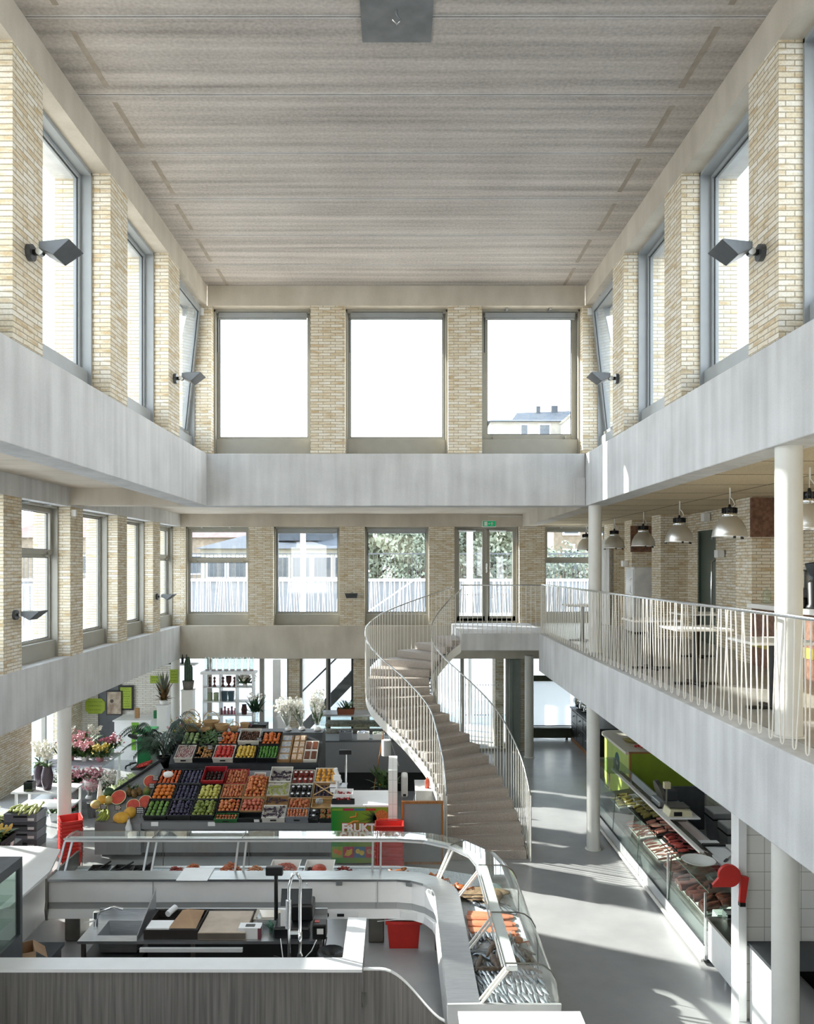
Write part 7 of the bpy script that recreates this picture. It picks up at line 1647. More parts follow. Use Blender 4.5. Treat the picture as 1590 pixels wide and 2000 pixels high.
t = thing('palm_stand', 'dark stand under the large palm', 'stand', (-4.55, 15.85, 0)); MB().box(-0.16, 0.16, -0.16, 0.16, 0, 1.0).build('body', M['dark'], t); MB().box(-0.18, 0.18, -0.18, 0.18, 1.0, 1.018).build('top', M['dark'], t)
pot_plant((-4.72, 18.6, 0.75), 0.16, 0.22, M['dark'], 'leafy citrus shrub with orange fruit behind the wicker baskets', 'yellow', 95, 2.0)
t = thing('plant_bench', 'dark slatted bench under the citrus shrub and white flowers', 'bench', (-4.55, 18.6, 0)); 
for k in range(4): MB().box(-0.7, 0.9, -0.35 + 0.18 * k, -0.23 + 0.18 * k, 0.70, 0.745).build('slat', M['dark'], t)
for x in (-0.65, 0.82): MB().box(x, x + 0.05, -0.3, 0.3, 0, 0.70).build('leg', M['dark'], t)
pot_plant((-4.15, 18.55, 0.75), 0.13, 0.2, pot_w, 'white pot of dark leaves and white flowers behind the hooped baskets', 'white', 96, 1.3)
pot_plant((-4.95, 18.9, 0.75), 0.1, 0.2, pot_w, 'pot of pink orchids between the column and the citrus shrub', 'pink', 97, 1.6)
pot_plant((-5.05, 16.2, 0.0), 0.14, 0.42, M['white'], 'white and pink flowers in a white pot below the palm', 'white', 98, 1.3)
pot_plant((-5.0, 15.75, 0.0), 0.13, 0.34, M['dark'], 'orange red flowers beside the palm stand', 'magenta', 99, 1.1)
# white display rack with glassware
t = thing('display_rack', 'white open display rack of gifts and vases behind the fruit', 'rack', (-4.1, 20.0, 0))
for x in (-0.62, -0.22, 0.18, 0.58): MB().box(x - 0.012, x + 0.012, -0.18, 0.18, 0, 2.28).build('upright', M['white'], t)
for z in (0.6, 0.95, 1.27, 1.6, 1.95): MB().box(-0.62, 0.58, -0.18, 0.18, z, z + 0.018).build('shelf', M['white'], t)
MB().box(-0.68, 0.64, -0.22, 0.22, 2.28, 2.34).build('cornice', M['white'], t)
jar_g = glass_mat('clear_jar', '#f3f7f5', refl=1.6, opac=0.04)
for i in range(8):
    tt = thing('glass_cylinder', 'tall clear glass cylinder with a rosy foot on top of the white rack', 'vase', (-4.66 + 0.155 * i, 20.0, 2.342), 0, 'cylinders on the white rack')
    MB().lathe([(0.001, 0.0), (0.06, 0.0), (0.06, 0.34), (0.056, 0.34), (0.056, 0.012), (0.001, 0.012)], n=18).build('glass', jar_g, tt)
    MB().cyl((0, 0, 0.014), (0, 0, 0.04), 0.05, n=14).build('candle', pink_p, tt)
brown_w = pm('dark_turned_wood', '#5a2a22', 0.4, hx2='#43201a', scale=6); lglass = pm('pale_green_glass', '#c9d6b0', 0.15, trans=0.5); tealm = pm('dark_teal', '#3d5560', 0.4); rosem = pm('old_rose_glass', '#a96a78', 0.25)
def gift(x, z, prof, mat, label, cat, nm): o = MB().lathe(prof, n=16).build(nm, mat, None, loc=(x, 19.95, z + 0.019)); tag(o, label, cat)
stick = [(0.001, 0), (0.05, 0), (0.03, 0.03), (0.015, 0.08), (0.035, 0.12), (0.015, 0.17), (0.04, 0.21), (0.001, 0.25)]
for x, lab in ((-4.58, 'dark turned candlestick at the outer end of the rack top shelf'), (-4.47, 'dark turned candlestick, second on the rack top shelf'), (-4.26, 'dark turned candlestick beside the upright of the rack top shelf'), (-3.98, 'dark turned candlestick near the white flowers on the rack')): gift(x, 1.95, stick, brown_w, lab, 'candlestick', 'candlestick')
gift(-4.12, 1.95, [(0.001, 0), (0.06, 0), (0.02, 0.05), (0.065, 0.12), (0.07, 0.26), (0.06, 0.26), (0.001, 0.14)], brown_w, 'wide dark goblet on the rack top shelf', 'goblet', 'goblet')
pot_plant((-3.72, 19.95, 1.97), 0.06, 0.1, pot_w, 'white flower pot on the rack top shelf', 'white', 101, 0.8)
cyl_ = [(0.001, 0), (0.06, 0), (0.065, 0.2), (0.058, 0.2), (0.055, 0.02), (0.001, 0.02)]
for x, lab in ((-4.58, 'pale green glass at the outer end of the second rack shelf'), (-4.43, 'pale green glass beside the teal boxes on the rack')): gift(x, 1.6, cyl_, lglass, lab, 'glass', 'drinking_glass')
for x, lab in ((-4.22, 'dark teal box on the second rack shelf'), (-4.06, 'dark teal box by the upright on the second rack shelf')): tag(MB().frustum(-0.07, 0.07, -0.07, 0.07, 0, 0.24, 0.012).build('gift_box', tealm, None, loc=(x, 19.95, 1.619)), lab, 'box')
for i in range(5): gift(-4.3 + 0.085 * i, 1.27, [(0.001, 0), (0.035, 0), (0.04, 0.08), (0.02, 0.11), (0.025, 0.15 + 0.04 * (i % 2)), (0.001, 0.15)], rosem, ['old rose vase at the outer end of the third rack shelf', 'slim old rose vase, second on the third rack shelf', 'old rose vase, middle of the third rack shelf', 'slim old rose vase, fourth on the third rack shelf', 'old rose vase beside the dark red vase on the rack'][i], 'vase', 'rose_vase')
gift(-3.74, 1.27, [(0.001, 0), (0.06, 0), (0.075, 0.12), (0.05, 0.22), (0.06, 0.24), (0.001, 0.2)], pm('dark_red_glaze', '#4a1f22', 0.3), 'large dark red vase on the third rack shelf', 'vase', 'glazed_vase')
gift(-4.1, 0.95, [(0.001, 0), (0.09, 0), (0.1, 0.2), (0.09, 0.2), (0.085, 0.02), (0.001, 0.02)], jar_g, 'clear glass bowl low in the white rack', 'bowl', 'glass_bowl')
# white square post and plants on crates near it
t = thing('square_post', 'white square steel post between the flower rack and the deli case', 'post', (-2.98, 20.2, 0)); MB().box(-0.085, 0.085, -0.085, 0.085, 0, 2.6).build('shaft', M['white'], t); MB().box(-0.1, 0.1, -0.1, 0.1, 0, 0.012).build('base_plate', M['white'], t)
t = thing('plant_crate', 'dark wooden crate stack under the lily vase', 'crate', (-3.35, 19.3, 0)); MB().tray(-0.28, 0.28, -0.2, 0.2, 0.0, 1.18, 0.02).build('body', wood_mat('grey_wood', '#4d4843', '#3a3632', (30, 30, 2)), t); MB().box(-0.28, 0.28, -0.2, 0.2, 1.16, 1.19).build('top', M['darkgrey'], t)
pot_plant((-3.35, 19.3, 1.192), 0.07, 0.3, jar_g, 'tall glass vase of dark leaves and white lilies before the white post', 'lily', 103, 1.0)
pot_plant((-2.68, 19.2, 1.402), 0.1, 0.16, pot_w, 'bromeliad with a pink spike beside the white post', 'bromeliad', 104, 1.0)
t = thing('plant_pedestal', 'white pedestal under the bromeliad with the pink spike', 'pedestal', (-2.68, 19.2, 0)); MB().box(-0.12, 0.12, -0.12, 0.12, 0, 1.385).build('shaft', M['white'], t); MB().box(-0.15, 0.15, -0.15, 0.15, 1.385, 1.40).build('top', M['white'], t)
pot_plant((-3.55, 17.9, 0.95), 0.13, 0.16, pm('pink_pot', '#b8384f', 0.5), 'pink potted plant with a chalk card behind the chestnuts', 'magenta', 105, 1.2)
pot_plant((-3.85, 17.9, 0.95), 0.1, 0.14, cardb, 'yellow green plant with a chalk card behind the small baskets', 'yellow', 106, 1.1)
t = thing('plant_bench', 'white crate bench under the pink potted plant', 'bench', (-3.6, 17.9, 0)); MB().box(-0.5, 0.45, -0.22, 0.22, 0.88, 0.948).build('bench_top', M['white'], t); MB().box(-0.48, -0.42, -0.2, 0.2, 0, 0.88).build('leg', M['white'], t); MB().box(0.38, 0.44, -0.2, 0.2, 0, 0.88).build('leg', M['white'], t)
# ================================================================= VEGETABLE RACKS AT THE STREET SIDE
def vcrate(loc, rz, tilt, w, d, h, mat, label):
    t = thing('vegetable_crate', label, 'crate', loc); t.rotation_euler = (tilt, 0, rz)
    MB().tray(-w/2, w/2, -d/2, d/2, 0, h, 0.012, 0.01).build('body', mat, t)
    mb = MB().box(-0.12, 0.12, -d/2 - 0.004, -d/2 + 0.001, h * 0.55, h * 0.75).box(-w/2 - 0.004, -w/2 + 0.001, -0.07, 0.07, h * 0.55, h * 0.75); mb.build('hand_hole', M['dark'], t)
    MB().box(w/2 - 0.16, w/2 - 0.05, -d/2 - 0.006, -d/2, h * 0.2, h * 0.5).build('white_label', M['white'], t)
    return t
veg_g = pm('lettuce_green', '#6d8a45', 0.6, hx2='#3d5a2c', scale=9); veg_l = pm('celery_pale', '#b9bd82', 0.6, hx2='#8f9a58', scale=9); veg_y = pm('yellow_squash', '#d9b43f', 0.5, hx2='#c29a2e', scale=7); carrot = pm('carrot', '#c9682f', 0.55, hx2='#b05524', scale=9); mush = pm('mushroom', '#cdbfa9', 0.7, hx2='#b5a58d', scale=9)
def vegheap(loc, rx, ry, h, kind, mat, label, seed, rot=(0, 0, 0)):
    rq = random.Random(seed); mb = MB(); 
    if kind == 'leaf': greens(mb, 120, (0, 0, 0), rx * 3.2, 0.22, 0.03, rq, 0.7, 0.5); nm = 'leafy_greens'; ct = 'greens'
    o = mb.build(nm, mat, None, loc=loc); o.rotation_euler = rot; tag(o, label, ct, kind='stuff')
def vegs(nm, me, loc, nx, ny, dx, dy, tilt, rz, label, cat, seed=0, rr=0.4):
    rq = random.Random(seed); Mx = Matrix.Translation(loc) @ Matrix.Rotation(rz, 4, 'Z') @ Matrix.Rotation(tilt, 4, 'X')
    for j in range(ny):
        for i in range(nx):
            p = Mx @ Vector(((i - (nx-1)/2) * dx + rq.uniform(-.01, .01), (j - (ny-1)/2) * dy + rq.uniform(-.01, .01), rq.uniform(0, 0.02)))
            inst(me, nm, p, (rq.uniform(-rr, rr) + tilt, rq.uniform(-rr, rr), rz + rq.uniform(-rr, rr)), rq.uniform(0.9, 1.08), label, cat, label)
carrot_me = MB().tube([(0, -0.09, 0), (0, 0, 0.004), (0, 0.09, 0)], 0.015, 7, rs=[0.005, 0.015, 0.019]).mesh('carrot', carrot)
squash_me = MB().tube([(-0.09, 0, 0), (-0.03, 0, 0.008), (0.05, 0, 0.008), (0.1, 0, 0)], 0.02, 8, rs=[0.012, 0.026, 0.026, 0.01]).mesh('yellow_squash', veg_y)
mush_me = MB().lathe([(0.012, -0.02), (0.012, 0.0), (0.03, 0.002), (0.028, 0.018), (0.012, 0.028), (0.001, 0.03)], n=10).mesh('mushroom', mush)
celery_me = MB().tube([(0, -0.14, 0), (0, -0.04, 0.012), (0, 0.1, 0.01), (0, 0.15, 0.004)], 0.018, 7, rs=[0.016, 0.022, 0.016, 0.03]).mesh('celery', veg_l)
t = thing('vegetable_rack', 'dark stepped rack carrying tilted vegetable crates at the picture edge', 'rack', (-6.9, 12.6, 0))
mb = MB().prism([(-1.2, 0.0), (0.55, 0.0), (0.55, 0.30), (0.1, 0.34), (0.1, 0.62), (-0.4, 0.68), (-0.4, 1.0), (-1.2, 1.06)], -0.6, 1.2, lambda u, v, a: (u, a, v)); mb.build('steps', M['darkgrey'], t)
MB().box(-1.2, 0.56, -0.62, -0.60, 0.0, 0.3).build('end_panel', M['dark'], t)
RZ = R(90)
vcrate((-6.48, 12.45, 0.36), RZ, R(12), 0.56, 0.38, 0.26, crate_black, 'black crate of mushrooms, lowest and closest on the vegetable rack')
vegs('mushroom', mush_me, (-6.48, 12.45, 0.60), 9, 6, 0.058, 0.055, R(8), RZ, 'pale mushroom in the lowest black crate', 'mushroom', 3)
vcrate((-6.45, 13.05, 0.36), RZ, R(12), 0.54, 0.36, 0.26, crate_black, 'black crate of parsley greens and yellow squash beside the mushroom crate')
vegs('yellow_squash', squash_me, (-6.42, 13.25, 0.62), 4, 3, 0.07, 0.07, R(8), RZ, 'yellow squash lying over the black crate of greens', 'squash', 4)
vegheap((-6.5, 13.0, 0.58), 0.1, 0.1, 0.1, 'leaf', veg_g, 'dark green parsley spilling from the black crate on the rack', 6)
vcrate((-7.05, 12.55, 0.74), RZ, R(14), 0.56, 0.38, 0.16, crate_blue, 'blue grey crate of pale mushrooms in the middle of the vegetable rack')
vegs('mushroom', mush_me, (-7.05, 12.55, 0.89), 9, 6, 0.056, 0.055, R(14), RZ, 'white mushroom in the blue grey crate', 'mushroom', 5)
vcrate((-7.0, 13.2, 0.74), RZ, R(14), 0.54, 0.36, 0.16, crate_black, 'black crate of yellow squash and leaves in the middle of the rack')
vegs('yellow_squash', squash_me, (-6.98, 13.25, 0.92), 4, 3, 0.07, 0.08, R(14), RZ, 'yellow squash in the middle crate of the rack', 'squash', 7)
vcrate((-7.55, 12.75, 1.12), RZ, R(18), 0.56, 0.4, 0.15, crate_black, 'black crate of lettuce at the top of the vegetable rack')
vegheap((-7.5, 12.65, 1.24), 0.12, 0.12, 0.1, 'leaf', veg_g, 'green lettuce in the top crate of the vegetable rack', 8)
vcrate((-7.55, 13.4, 1.12), RZ, R(18), 0.56, 0.4, 0.15, crate_black, 'black crate of carrots at the top of the vegetable rack')
vegs('carrot', carrot_me, (-7.5, 13.35, 1.26), 9, 2, 0.045, 0.15, R(18), RZ, 'orange carrot in the top crate of the rack', 'carrot', 9)
for k in range(4):
    vcrate((-6.55, 14.35, 0.155 * k), 0, 0, 0.58, 0.4, 0.15, crate_grey if k % 2 else pm('crate_grey_dark%d' % k, '#5d6268', 0.5), ['lowest grey crate in the stack behind the white column', 'grey crate, second from the floor in the stack behind the white column', 'grey crate, third from the floor in the stack behind the white column', 'topmost grey crate of the stack, full of celery'][k])
vegs('celery', celery_me, (-6.55, 14.35, 0.625), 8, 2, 0.065, 0.17, 0, 0, 'pale celery heart in the topmost grey crate', 'celery', 10)
for k in range(3):
    vcrate((-7.15, 14.35, 0.155 * k), 0, 0, 0.52, 0.4, 0.15, crate_black, ['lowest dark crate of the short stack by the window', 'middle dark crate of the short stack by the window', 'topmost dark crate of the short stack by the window, holding greens'][k])
vegheap((-7.15, 14.35, 0.45), 0.12, 0.12, 0.1, 'leaf', veg_l, 'pale greens in the topmost dark crate by the window', 11)
# ================================================================= MEAT COUNTER
XM = 3.80
t = thing('meat_counter', 'long steel meat counter with green tinted glass along the aisle under the gallery', 'counter', (XM, 0, 0))
plinth = pm('counter_plinth', '#c9cccd', 0.3, metal=0.3, var=0.02)
YE = 10.05
MB().box(0.05, 0.8, YE + 0.05, 15.9, 0.0, 0.06).build('plinth', M['lamp_grey'], t)
MB().box(0.0, 0.85, YE, 16.0, 0.06, 0.24).build('front_panel', plinth, t, bevel=0.012)
MB().box(-0.05, 0.0, YE, 16.0, 0.03, 0.075).build('kick_rail', M['white_steel'], t, bevel=0.015)
MB().box(0.03, 0.85, YE, 16.0, 0.24, 0.42).build('cold_well', M['steel'], t)
mb = MB().prism([(0.08, 0.42), (0.08, 0.46), (0.80, 0.57), (0.80, 0.42)], YE + 0.05, 15.95, lambda u, v, a: (u, a, v)); mb.build('display_deck', M['steel_dark'], t)
MB().box(-0.008, 0.015, YE, 16.0, 0.235, 0.25).build('front_profile', M['darkgrey'], t)
MB().box(0.52, 0.62, YE + 1.3, 16.0, 0.86, 0.90).build('service_rail', M['steel_dark'], t)
MB().box(0.82, 0.85, YE, 16.0, 0.42, 0.86).build('back_panel', M['alu'], t)
MB().box(0.60, 0.90, 10.5, 11.95, 0.87, 0.90).build('service_ledge', M['white'], t, bevel=0.004)
gg = glass_mat('green_glass', '#ecf5f0', refl=1.2)
for y0, y1 in ((YE, 11.42), (11.44, 12.9), (12.92, 14.36), (14.38, 15.96)):
    mb = MB().add([(0.01, y0, 0.25), (0.01, y1, 0.25), (0.06, y1, 0.885), (0.06, y0, 0.885)], [(0, 1, 2, 3)]); mb.build('front_glass', gg, t)
    MB().tube([(0.01, y1, 0.25), (0.06, y1, 0.885)], 0.006, 6).build('glass_joint', pm('glass_edge_green', '#56705f', 0.2) if 'glass_edge_green' not in bpy.data.materials else bpy.data.materials['glass_edge_green'], t)
    MB().tube([(0.06, y0, 0.888), (0.06, y1, 0.888)], 0.006, 6).build('glass_edge', bpy.data.materials['glass_edge_green'], t)
mb = MB().box(0.06, 0.42, YE, 11.42, 0.885, 0.893); mb.build('top_glass', gg, t)
MB().box(0.40, 0.47, 11.3, 15.96, 0.93, 0.965).build('lamp_bar', M['white_steel'], t, bevel=0.008)
for y in (11.42, 13.0, 14.5, 15.95): MB().tube([(0.56, y, 0.90), (0.50, y, 0.93), (0.47, y, 0.945)], 0.012, 8).build('bar_bracket', M['chrome'], t)
for y in (12.7, 14.2): MB().box(0.10, 0.42, y, y + 0.05, 0.87, 0.885).build('cross_glass', gg, t)
MB().box(0.02, 0.48, 14.7, 15.95, 1.17, 1.18).build('top_shelf_glass', gg, t)
for y in (14.72, 15.9):
    for x in (0.04, 0.44): MB().box(x, x + 0.02, y, y + 0.02, 0.88, 1.17).build('shelf_support', M['chrome'], t)
MB().box(0.02, 0.82, YE - 0.006, YE, 0.45, 0.885).build('end_glass', gg, t)
MB().box(0.0, 0.022, YE - 0.012, YE + 0.012, 0.06, 0.89).build('post', M['alu'], t); MB().box(0.0, 0.025, 11.42, 11.445, 0.25, 0.89).build('post', M['alu'], t)
# meat
meat_r = pm('red_meat', '#8e3a34', 0.35, hx2='#5f2422', scale=16); meat_p = pm('pale_pork', '#c08a7a', 0.4, hx2='#a96a5c', scale=10); meat_d = pm('dark_roast', '#5a2c22', 0.4, hx2='#3f1f1a', scale=14); herb_m = pm('marinade_green', '#7a7440', 0.4, hx2='#9a8a4c', scale=25)
def chop_mesh(nm, mat, seed, L=0.16, W_=0.10, H=0.045):
    rq = random.Random(seed); mb = MB(); rings = []
    for i in range(8):
        u = i / 7; w = W_ * (0.35 + 0.65 * math.sin(math.pi * (0.15 + 0.7 * u))) * rq.uniform(0.85, 1.1)
        rings.append([((u - 0.5) * L, w * 0.5 * math.cos(a) * rq.uniform(0.9, 1.1), H * 0.5 + H * 0.5 * math.sin(a)) for a in [2 * math.pi * k / 10 for k in range(10)]])
    mb.loft(rings, True, True, True); return mb.mesh(nm, mat)
cuts = [('pork_chop', chop_mesh('pork_chop', meat_p, 1)), ('steak', chop_mesh('steak', meat_r, 2, 0.18, 0.11, 0.04)), ('roast', chop_mesh('roast', meat_d, 3, 0.24, 0.14, 0.10)), ('marinated_cut', chop_mesh('marinated_cut', herb_m, 4, 0.15, 0.1, 0.05)), ('sausage', MB().tube([(-0.09, 0, 0.018), (0, 0.02, 0.018), (0.09, 0, 0.018)], 0.018, 8, rs=[0.012, 0.019, 0.012]).mesh('sausage', meat_p))]
white_t = pm('meat_tray_white', '#e4e4e0', 0.3, var=0.01); black_t = pm('meat_tray_black', '#232526', 0.35)
def deck_z(s): return 0.465 + (s - 0.08) * 0.1529
def meat_tray(y, s, w, d, mat, ci, n, where):
    z = deck_z(s) ; tlt = math.atan(0.1529)
    nm, me = cuts[ci]; desc = {'pork_chop': 'pale pork chops', 'steak': 'red steaks', 'roast': 'dark roasts', 'marinated_cut': 'marinated cuts', 'sausage': 'pale sausages'}[nm]
    tr = thing('meat_tray', ('white' if mat is white_t else 'black') + ' tray of %s %s' % (desc, where), 'tray', (XM + s, y, z)); tr.rotation_euler = (0, -tlt, 0)
    MB().tray(-w/2, w/2, -d/2, d/2, 0.0, 0.025, 0.006, 0.006).build('tray', mat, tr)
    rq = random.Random(int(y * 100) + ci); c = max(1, int(d / 0.12)); 
    for i in range(n):
        yy = y - d/2 + d * ((i % c) + 0.5) / c; ss = s - w/2 + w * ((i // c) + 0.5) / math.ceil(n / c)
        inst(me, nm, (XM + ss, yy, z + 0.02 + (ss - s) * 0.153 + rq.uniform(0, 0.03)), (rq.uniform(-.15, .15), -tlt, rq.uniform(-.6, .6)), rq.uniform(0.85, 1.1), '%s in the tray %s' % (nm.replace('_', ' '), where), 'meat', '%s in the tray %s' % (nm.replace('_', ' '), where))
meat_tray(10.62, 0.36, 0.5, 0.5, white_t, 2, 8, 'at the picture-edge end of the meat counter')
meat_tray(11.2, 0.36, 0.5, 0.6, white_t, 2, 12, 'under the white oval dish')
meat_tray(11.75, 0.30, 0.30, 0.62, white_t, 0, 10, 'on the glass side before the red steaks')
meat_tray(11.85, 0.66, 0.34, 0.8, white_t, 1, 14, 'between the oval dish and the scale')
meat_tray(12.6, 0.30, 0.30, 0.9, white_t, 4, 12, 'in the middle of the counter on the glass side')
meat_tray(12.75, 0.66, 0.34, 0.8, black_t, 1, 12, 'beside the counter scale')
meat_tray(13.55, 0.62, 0.36, 0.7, black_t, 0, 10, 'below the lamp bar past the counter scale')
meat_tray(13.6, 0.28, 0.28, 0.8, white_t, 4, 10, 'on the glass side near the round column')
meat_tray(14.35, 0.62, 0.36, 0.7, black_t, 3, 10, 'near the green stall, covered in herbs')
meat_tray(15.15, 0.5, 0.5, 0.7, white_t, 3, 12, 'at the far end of the counter')
for i in range(5):
    tr = thing('paper_stack', ['folded white paper sheets in the empty end of the meat counter', 'second fold of white paper in the empty end of the meat counter', 'third fold of white paper in the meat counter', 'fourth fold of white paper in the meat counter', 'fifth fold of white paper next to the roasts'][i], 'paper', (XM + 0.28, 10.12 + 0.035 * i, 0.50)); tr.rotation_euler = (R(12), 0, 0)
    MB().box(-0.1, 0.14, 0.0, 0.012, 0, 0.10).build('sheet', M['white'], tr); MB().box(-0.1, 0.14, -0.001, 0.0, 0.085, 0.1).build('fold', panel_grey, tr)
t = thing('oval_dish', 'white oval dish standing on the meat counter glass', 'dish', (XM + 0.29, 11.02, 0.895)); MB().lathe([(0.001, 0.0), (0.13, 0.0), (0.22, 0.05), (0.225, 0.055), (0.215, 0.055), (0.13, 0.012), (0.001, 0.010)], n=30, sx=1.0, sy=1.05).build('dish', pm('white_china', '#eef0ea', 0.15, var=0.01), t)
t['label'] = 'large white oval dish standing on top of the meat counter glass'
t = thing('ticket_dispenser', 'red round queue ticket dispenser on a red arm at the meat counter', 'dispenser', (3.60, 8.74, 1.575))
mb = MB().cyl((-0.02, 0, 0.02), (-0.02, 0.045, 0.02), 0.12, n=28); mb.prism([(-0.02, -0.0985), (-0.22, -0.10), (-0.10, 0.04)], 0.003, 0.042, lambda u, v, a: (u, a, v)); mb.build('housing', red_pl, t)
MB().box(-0.235, -0.21, 0.0, 0.045, -0.115, -0.075).build('ticket_slot', M['dark'], t)
mb = MB(); mb.prism([(0.11, 0.02), (0.19, 0.0), (0.15, -0.28), (0.09, -0.27)], 0.01, 0.05, lambda u, v, a: (u, a, v)); mb.build('arm', red_pl, t)
MB().box(0.09, 0.15, 0.0, 0.055, -0.31, -0.27).build('clamp', M['dark'], t)
t = thing('butcher_scale', 'cream counter scale with a pole display on a white board', 'scale', (XM + 0.66, 13.0, 0.955))
MB().box(-0.28, 0.30, -0.26, 0.24, 0.0, 0.02).build('white_board', M['white'], t)
mb = MB(); mb.prism([(-0.18, 0.02), (0.20, 0.02), (0.18, 0.11), (-0.15, 0.13)], -0.2, 0.12, lambda u, v, a: (u, a, v)); mb.build('body', pm('cream_plastic', '#d9d2b0', 0.4, var=0.02), t, bevel=0.01)
mb = MB(); mb.add([(-0.10, -0.205, 0.035), (0.03, -0.205, 0.035), (0.03, -0.203, 0.10), (-0.10, -0.203, 0.10)], [(0, 1, 2, 3)]); mb.build('keypad', M['dark'], t)
MB().box(-0.14, 0.18, -0.12, 0.18, 0.135, 0.15).build('weighing_plate', M['steel_dark'], t)
MB().cyl((-0.12, 0.08, 0.1), (-0.12, 0.08, 0.42), 0.016).build('pole', M['steel_dark'], t); MB().box(-0.17, -0.07, 0.03, 0.11, 0.40, 0.50).build('display', pm('cream_plastic2', '#d5cda9', 0.4), t)
MB().box(-0.1, 0.1, -0.2, 0.2, -0.052, 0.0).build('support_plate', M['steel_dark'], t)
t = thing('meat_slicer', 'round steel meat slicer behind the counter scale', 'slicer', (XM + 0.62, 13.75, 0.905)); MB().cyl((0, 0, 0.2), (0.06, 0, 0.22), 0.20, n=28).build('blade', M['steel_dark'], t); MB().box(-0.06, 0.3, -0.22, 0.2, 0.0, 0.1).build('base', M['steel'], t, bevel=0.02); MB().box(0.06, 0.28, -0.18, 0.16, 0.1, 0.26).build('carriage', M['darkgrey'], t, bevel=0.02)
# back side of the butcher's
t = thing('prep_table', 'butcher prep table with a white cutting top behind the meat counter', 'table', (5.2, 11.25, 0)); MB().box(-0.45, 0.45, -0.5, 0.55, 0.84, 0.89).build('table_top', top_white, t)
for x in (-0.4, 0.36):
    for y in (-0.45, 0.5): MB().box(x, x + 0.04, y, y + 0.04, 0, 0.84).build('leg', M['steel_dark'], t)
t = thing('knife', 'dark handled knife lying on the white ledge of the meat counter', 'knife', (4.53, 11.15, 0.902), 0.9); MB().box(0, 0.18, -0.012, 0.012, 0, 0.004).build('blade', M['chrome'], t); MB().box(-0.12, 0, -0.014, 0.014, 0, 0.018).build('handle', M['dark'], t)
tag(MB().box(-0.16, 0.16, -0.04, 0.04, 0, 0.03).build('knife_block', M['dark'], None, bevel=0.008, loc=(4.56, 11.7, 0.902)), 'dark flat tray on the white ledge of the meat counter', 'tray')
for x, y, lab in ((5.7, 14.4, 'grey waste bin with a pale lid against the butcher wall'), (5.62, 13.6, 'grey waste bin with a white bag beside the dark post')):
    t = thing('waste_bin', lab, 'bin', (x, y, 0)); MB().frustum(-0.17, 0.17, -0.2, 0.2, 0, 0.50, 0.03).build('body', M['alu'], t); MB().box(-0.18, 0.18, -0.21, 0.21, 0.50, 0.62).build('lid', M['alu'], t, bevel=0.02); MB().box(-0.182, 0.182, -0.212, 0.212, 0.48, 0.50).build('bag_edge', M['dark'], t)
tag(MB().box(-0.03, 0.03, -0.03, 0.03, 0, 2.5).build('steel_post', M['darkgrey'], None, loc=(5.45, 12.9, 0)), 'thin dark post behind the butcher prep table', 'post')
t = thing('room_divider', 'grey panel wall between the butcher and the green stall', 'partition', (5.3, 15.2, 0)); MB().box(-0.3, 0.45, 0, 0.06, 0, 0.8).build('panel', M['lamp_grey'], t); MB().box(0.45, 0.48, -0.01, 0.07, 0, 0.82).build('edge_profile', M['alu'], t)
lime_w = pm('lime_lacquer', '#8aa02f', 0.45, hx2='#7d922a', scale=2); lime_p = pm('pale_lime_lacquer', '#b9cf6a', 0.4, hx2='#adc45e', scale=2)
t = thing('green_stall', 'lime green market stall with a pale rounded counter top beside the meat counter', 'stall', (4.68, 16.2, 0))
MB().box(-0.02, 1.3, 0.0, 0.06, 0, 1.19).build('end_wall', lime_w, t)
mb = MB().box(-0.04, -0.02, -0.01, 0.07, 0, 1.21).box(-0.04, 1.3, -0.012, 0.072, 1.19, 1.21).box(1.27, 1.3, -0.012, 0.0, 0, 1.19); mb.build('wood_edging', oak, t)
MB().box(-0.03, 0.0, 0.06, 2.0, 0, 1.15).build('front_wall', lime_p, t)
mb = MB(); pl = [(-0.10, 0.08), (0.5, 0.08), (0.5, 2.25)] + [(0.18 - 0.28 * math.sin(a) , 1.95 + 0.30 * math.cos(a)) for a in [0.0, 0.4, 0.8, 1.2, 1.5]]; mb.prism(pl, 1.15, 1.205, lambda u, v, a: (u, v, a)); mb.build('counter_top', pm('cream_top', '#e3dfd0', 0.35, var=0.01), t)
mb = MB(); mb.lathe([(0.001, 0), (0.25, 0), (0.001, 0.002)], n=28)
o = MB().prism([(0.17 * math.cos(2*math.pi*k/28), 0.20 * math.sin(2*math.pi*k/28)) for k in range(28)], -0.038, -0.03, lambda u, v, a: (a, 0.95 + u, 0.80 + v)).build('round_emblem', pm('teal_emblem', '#2f5f66', 0.5, hx2='#27515a', scale=4), t)
text_part('emblem_letters', 'ebs', 0.13, M['white'], o, Matrix.Translation((-0.04, 0.95, 0.79)) @ Matrix.Rotation(R(-90), 4, 'Z') @ FACE_CAM, 0.001, True)
tag(MB().lathe([(0.001, 0), (0.16, 0.0), (0.24, 0.08), (0.001, 0.10)], n=18).build('food_platter', herb_m, None, loc=(5.0, 17.2, 1.207)), 'platter of dark leaves on the cream counter of the green stall', 'platter')
rq = random.Random(6); tmm = fruit_mesh('tomato')[0]
for i in range(5): inst(tmm, 'tomato', (5.0 + rq.uniform(-.1, .1), 16.65 + rq.uniform(-.1, .1), 1.235), (0, 0, 0), 0.9, 'red tomato on the cream counter of the green stall', 'tomato', 'tomatoes on the green stall')
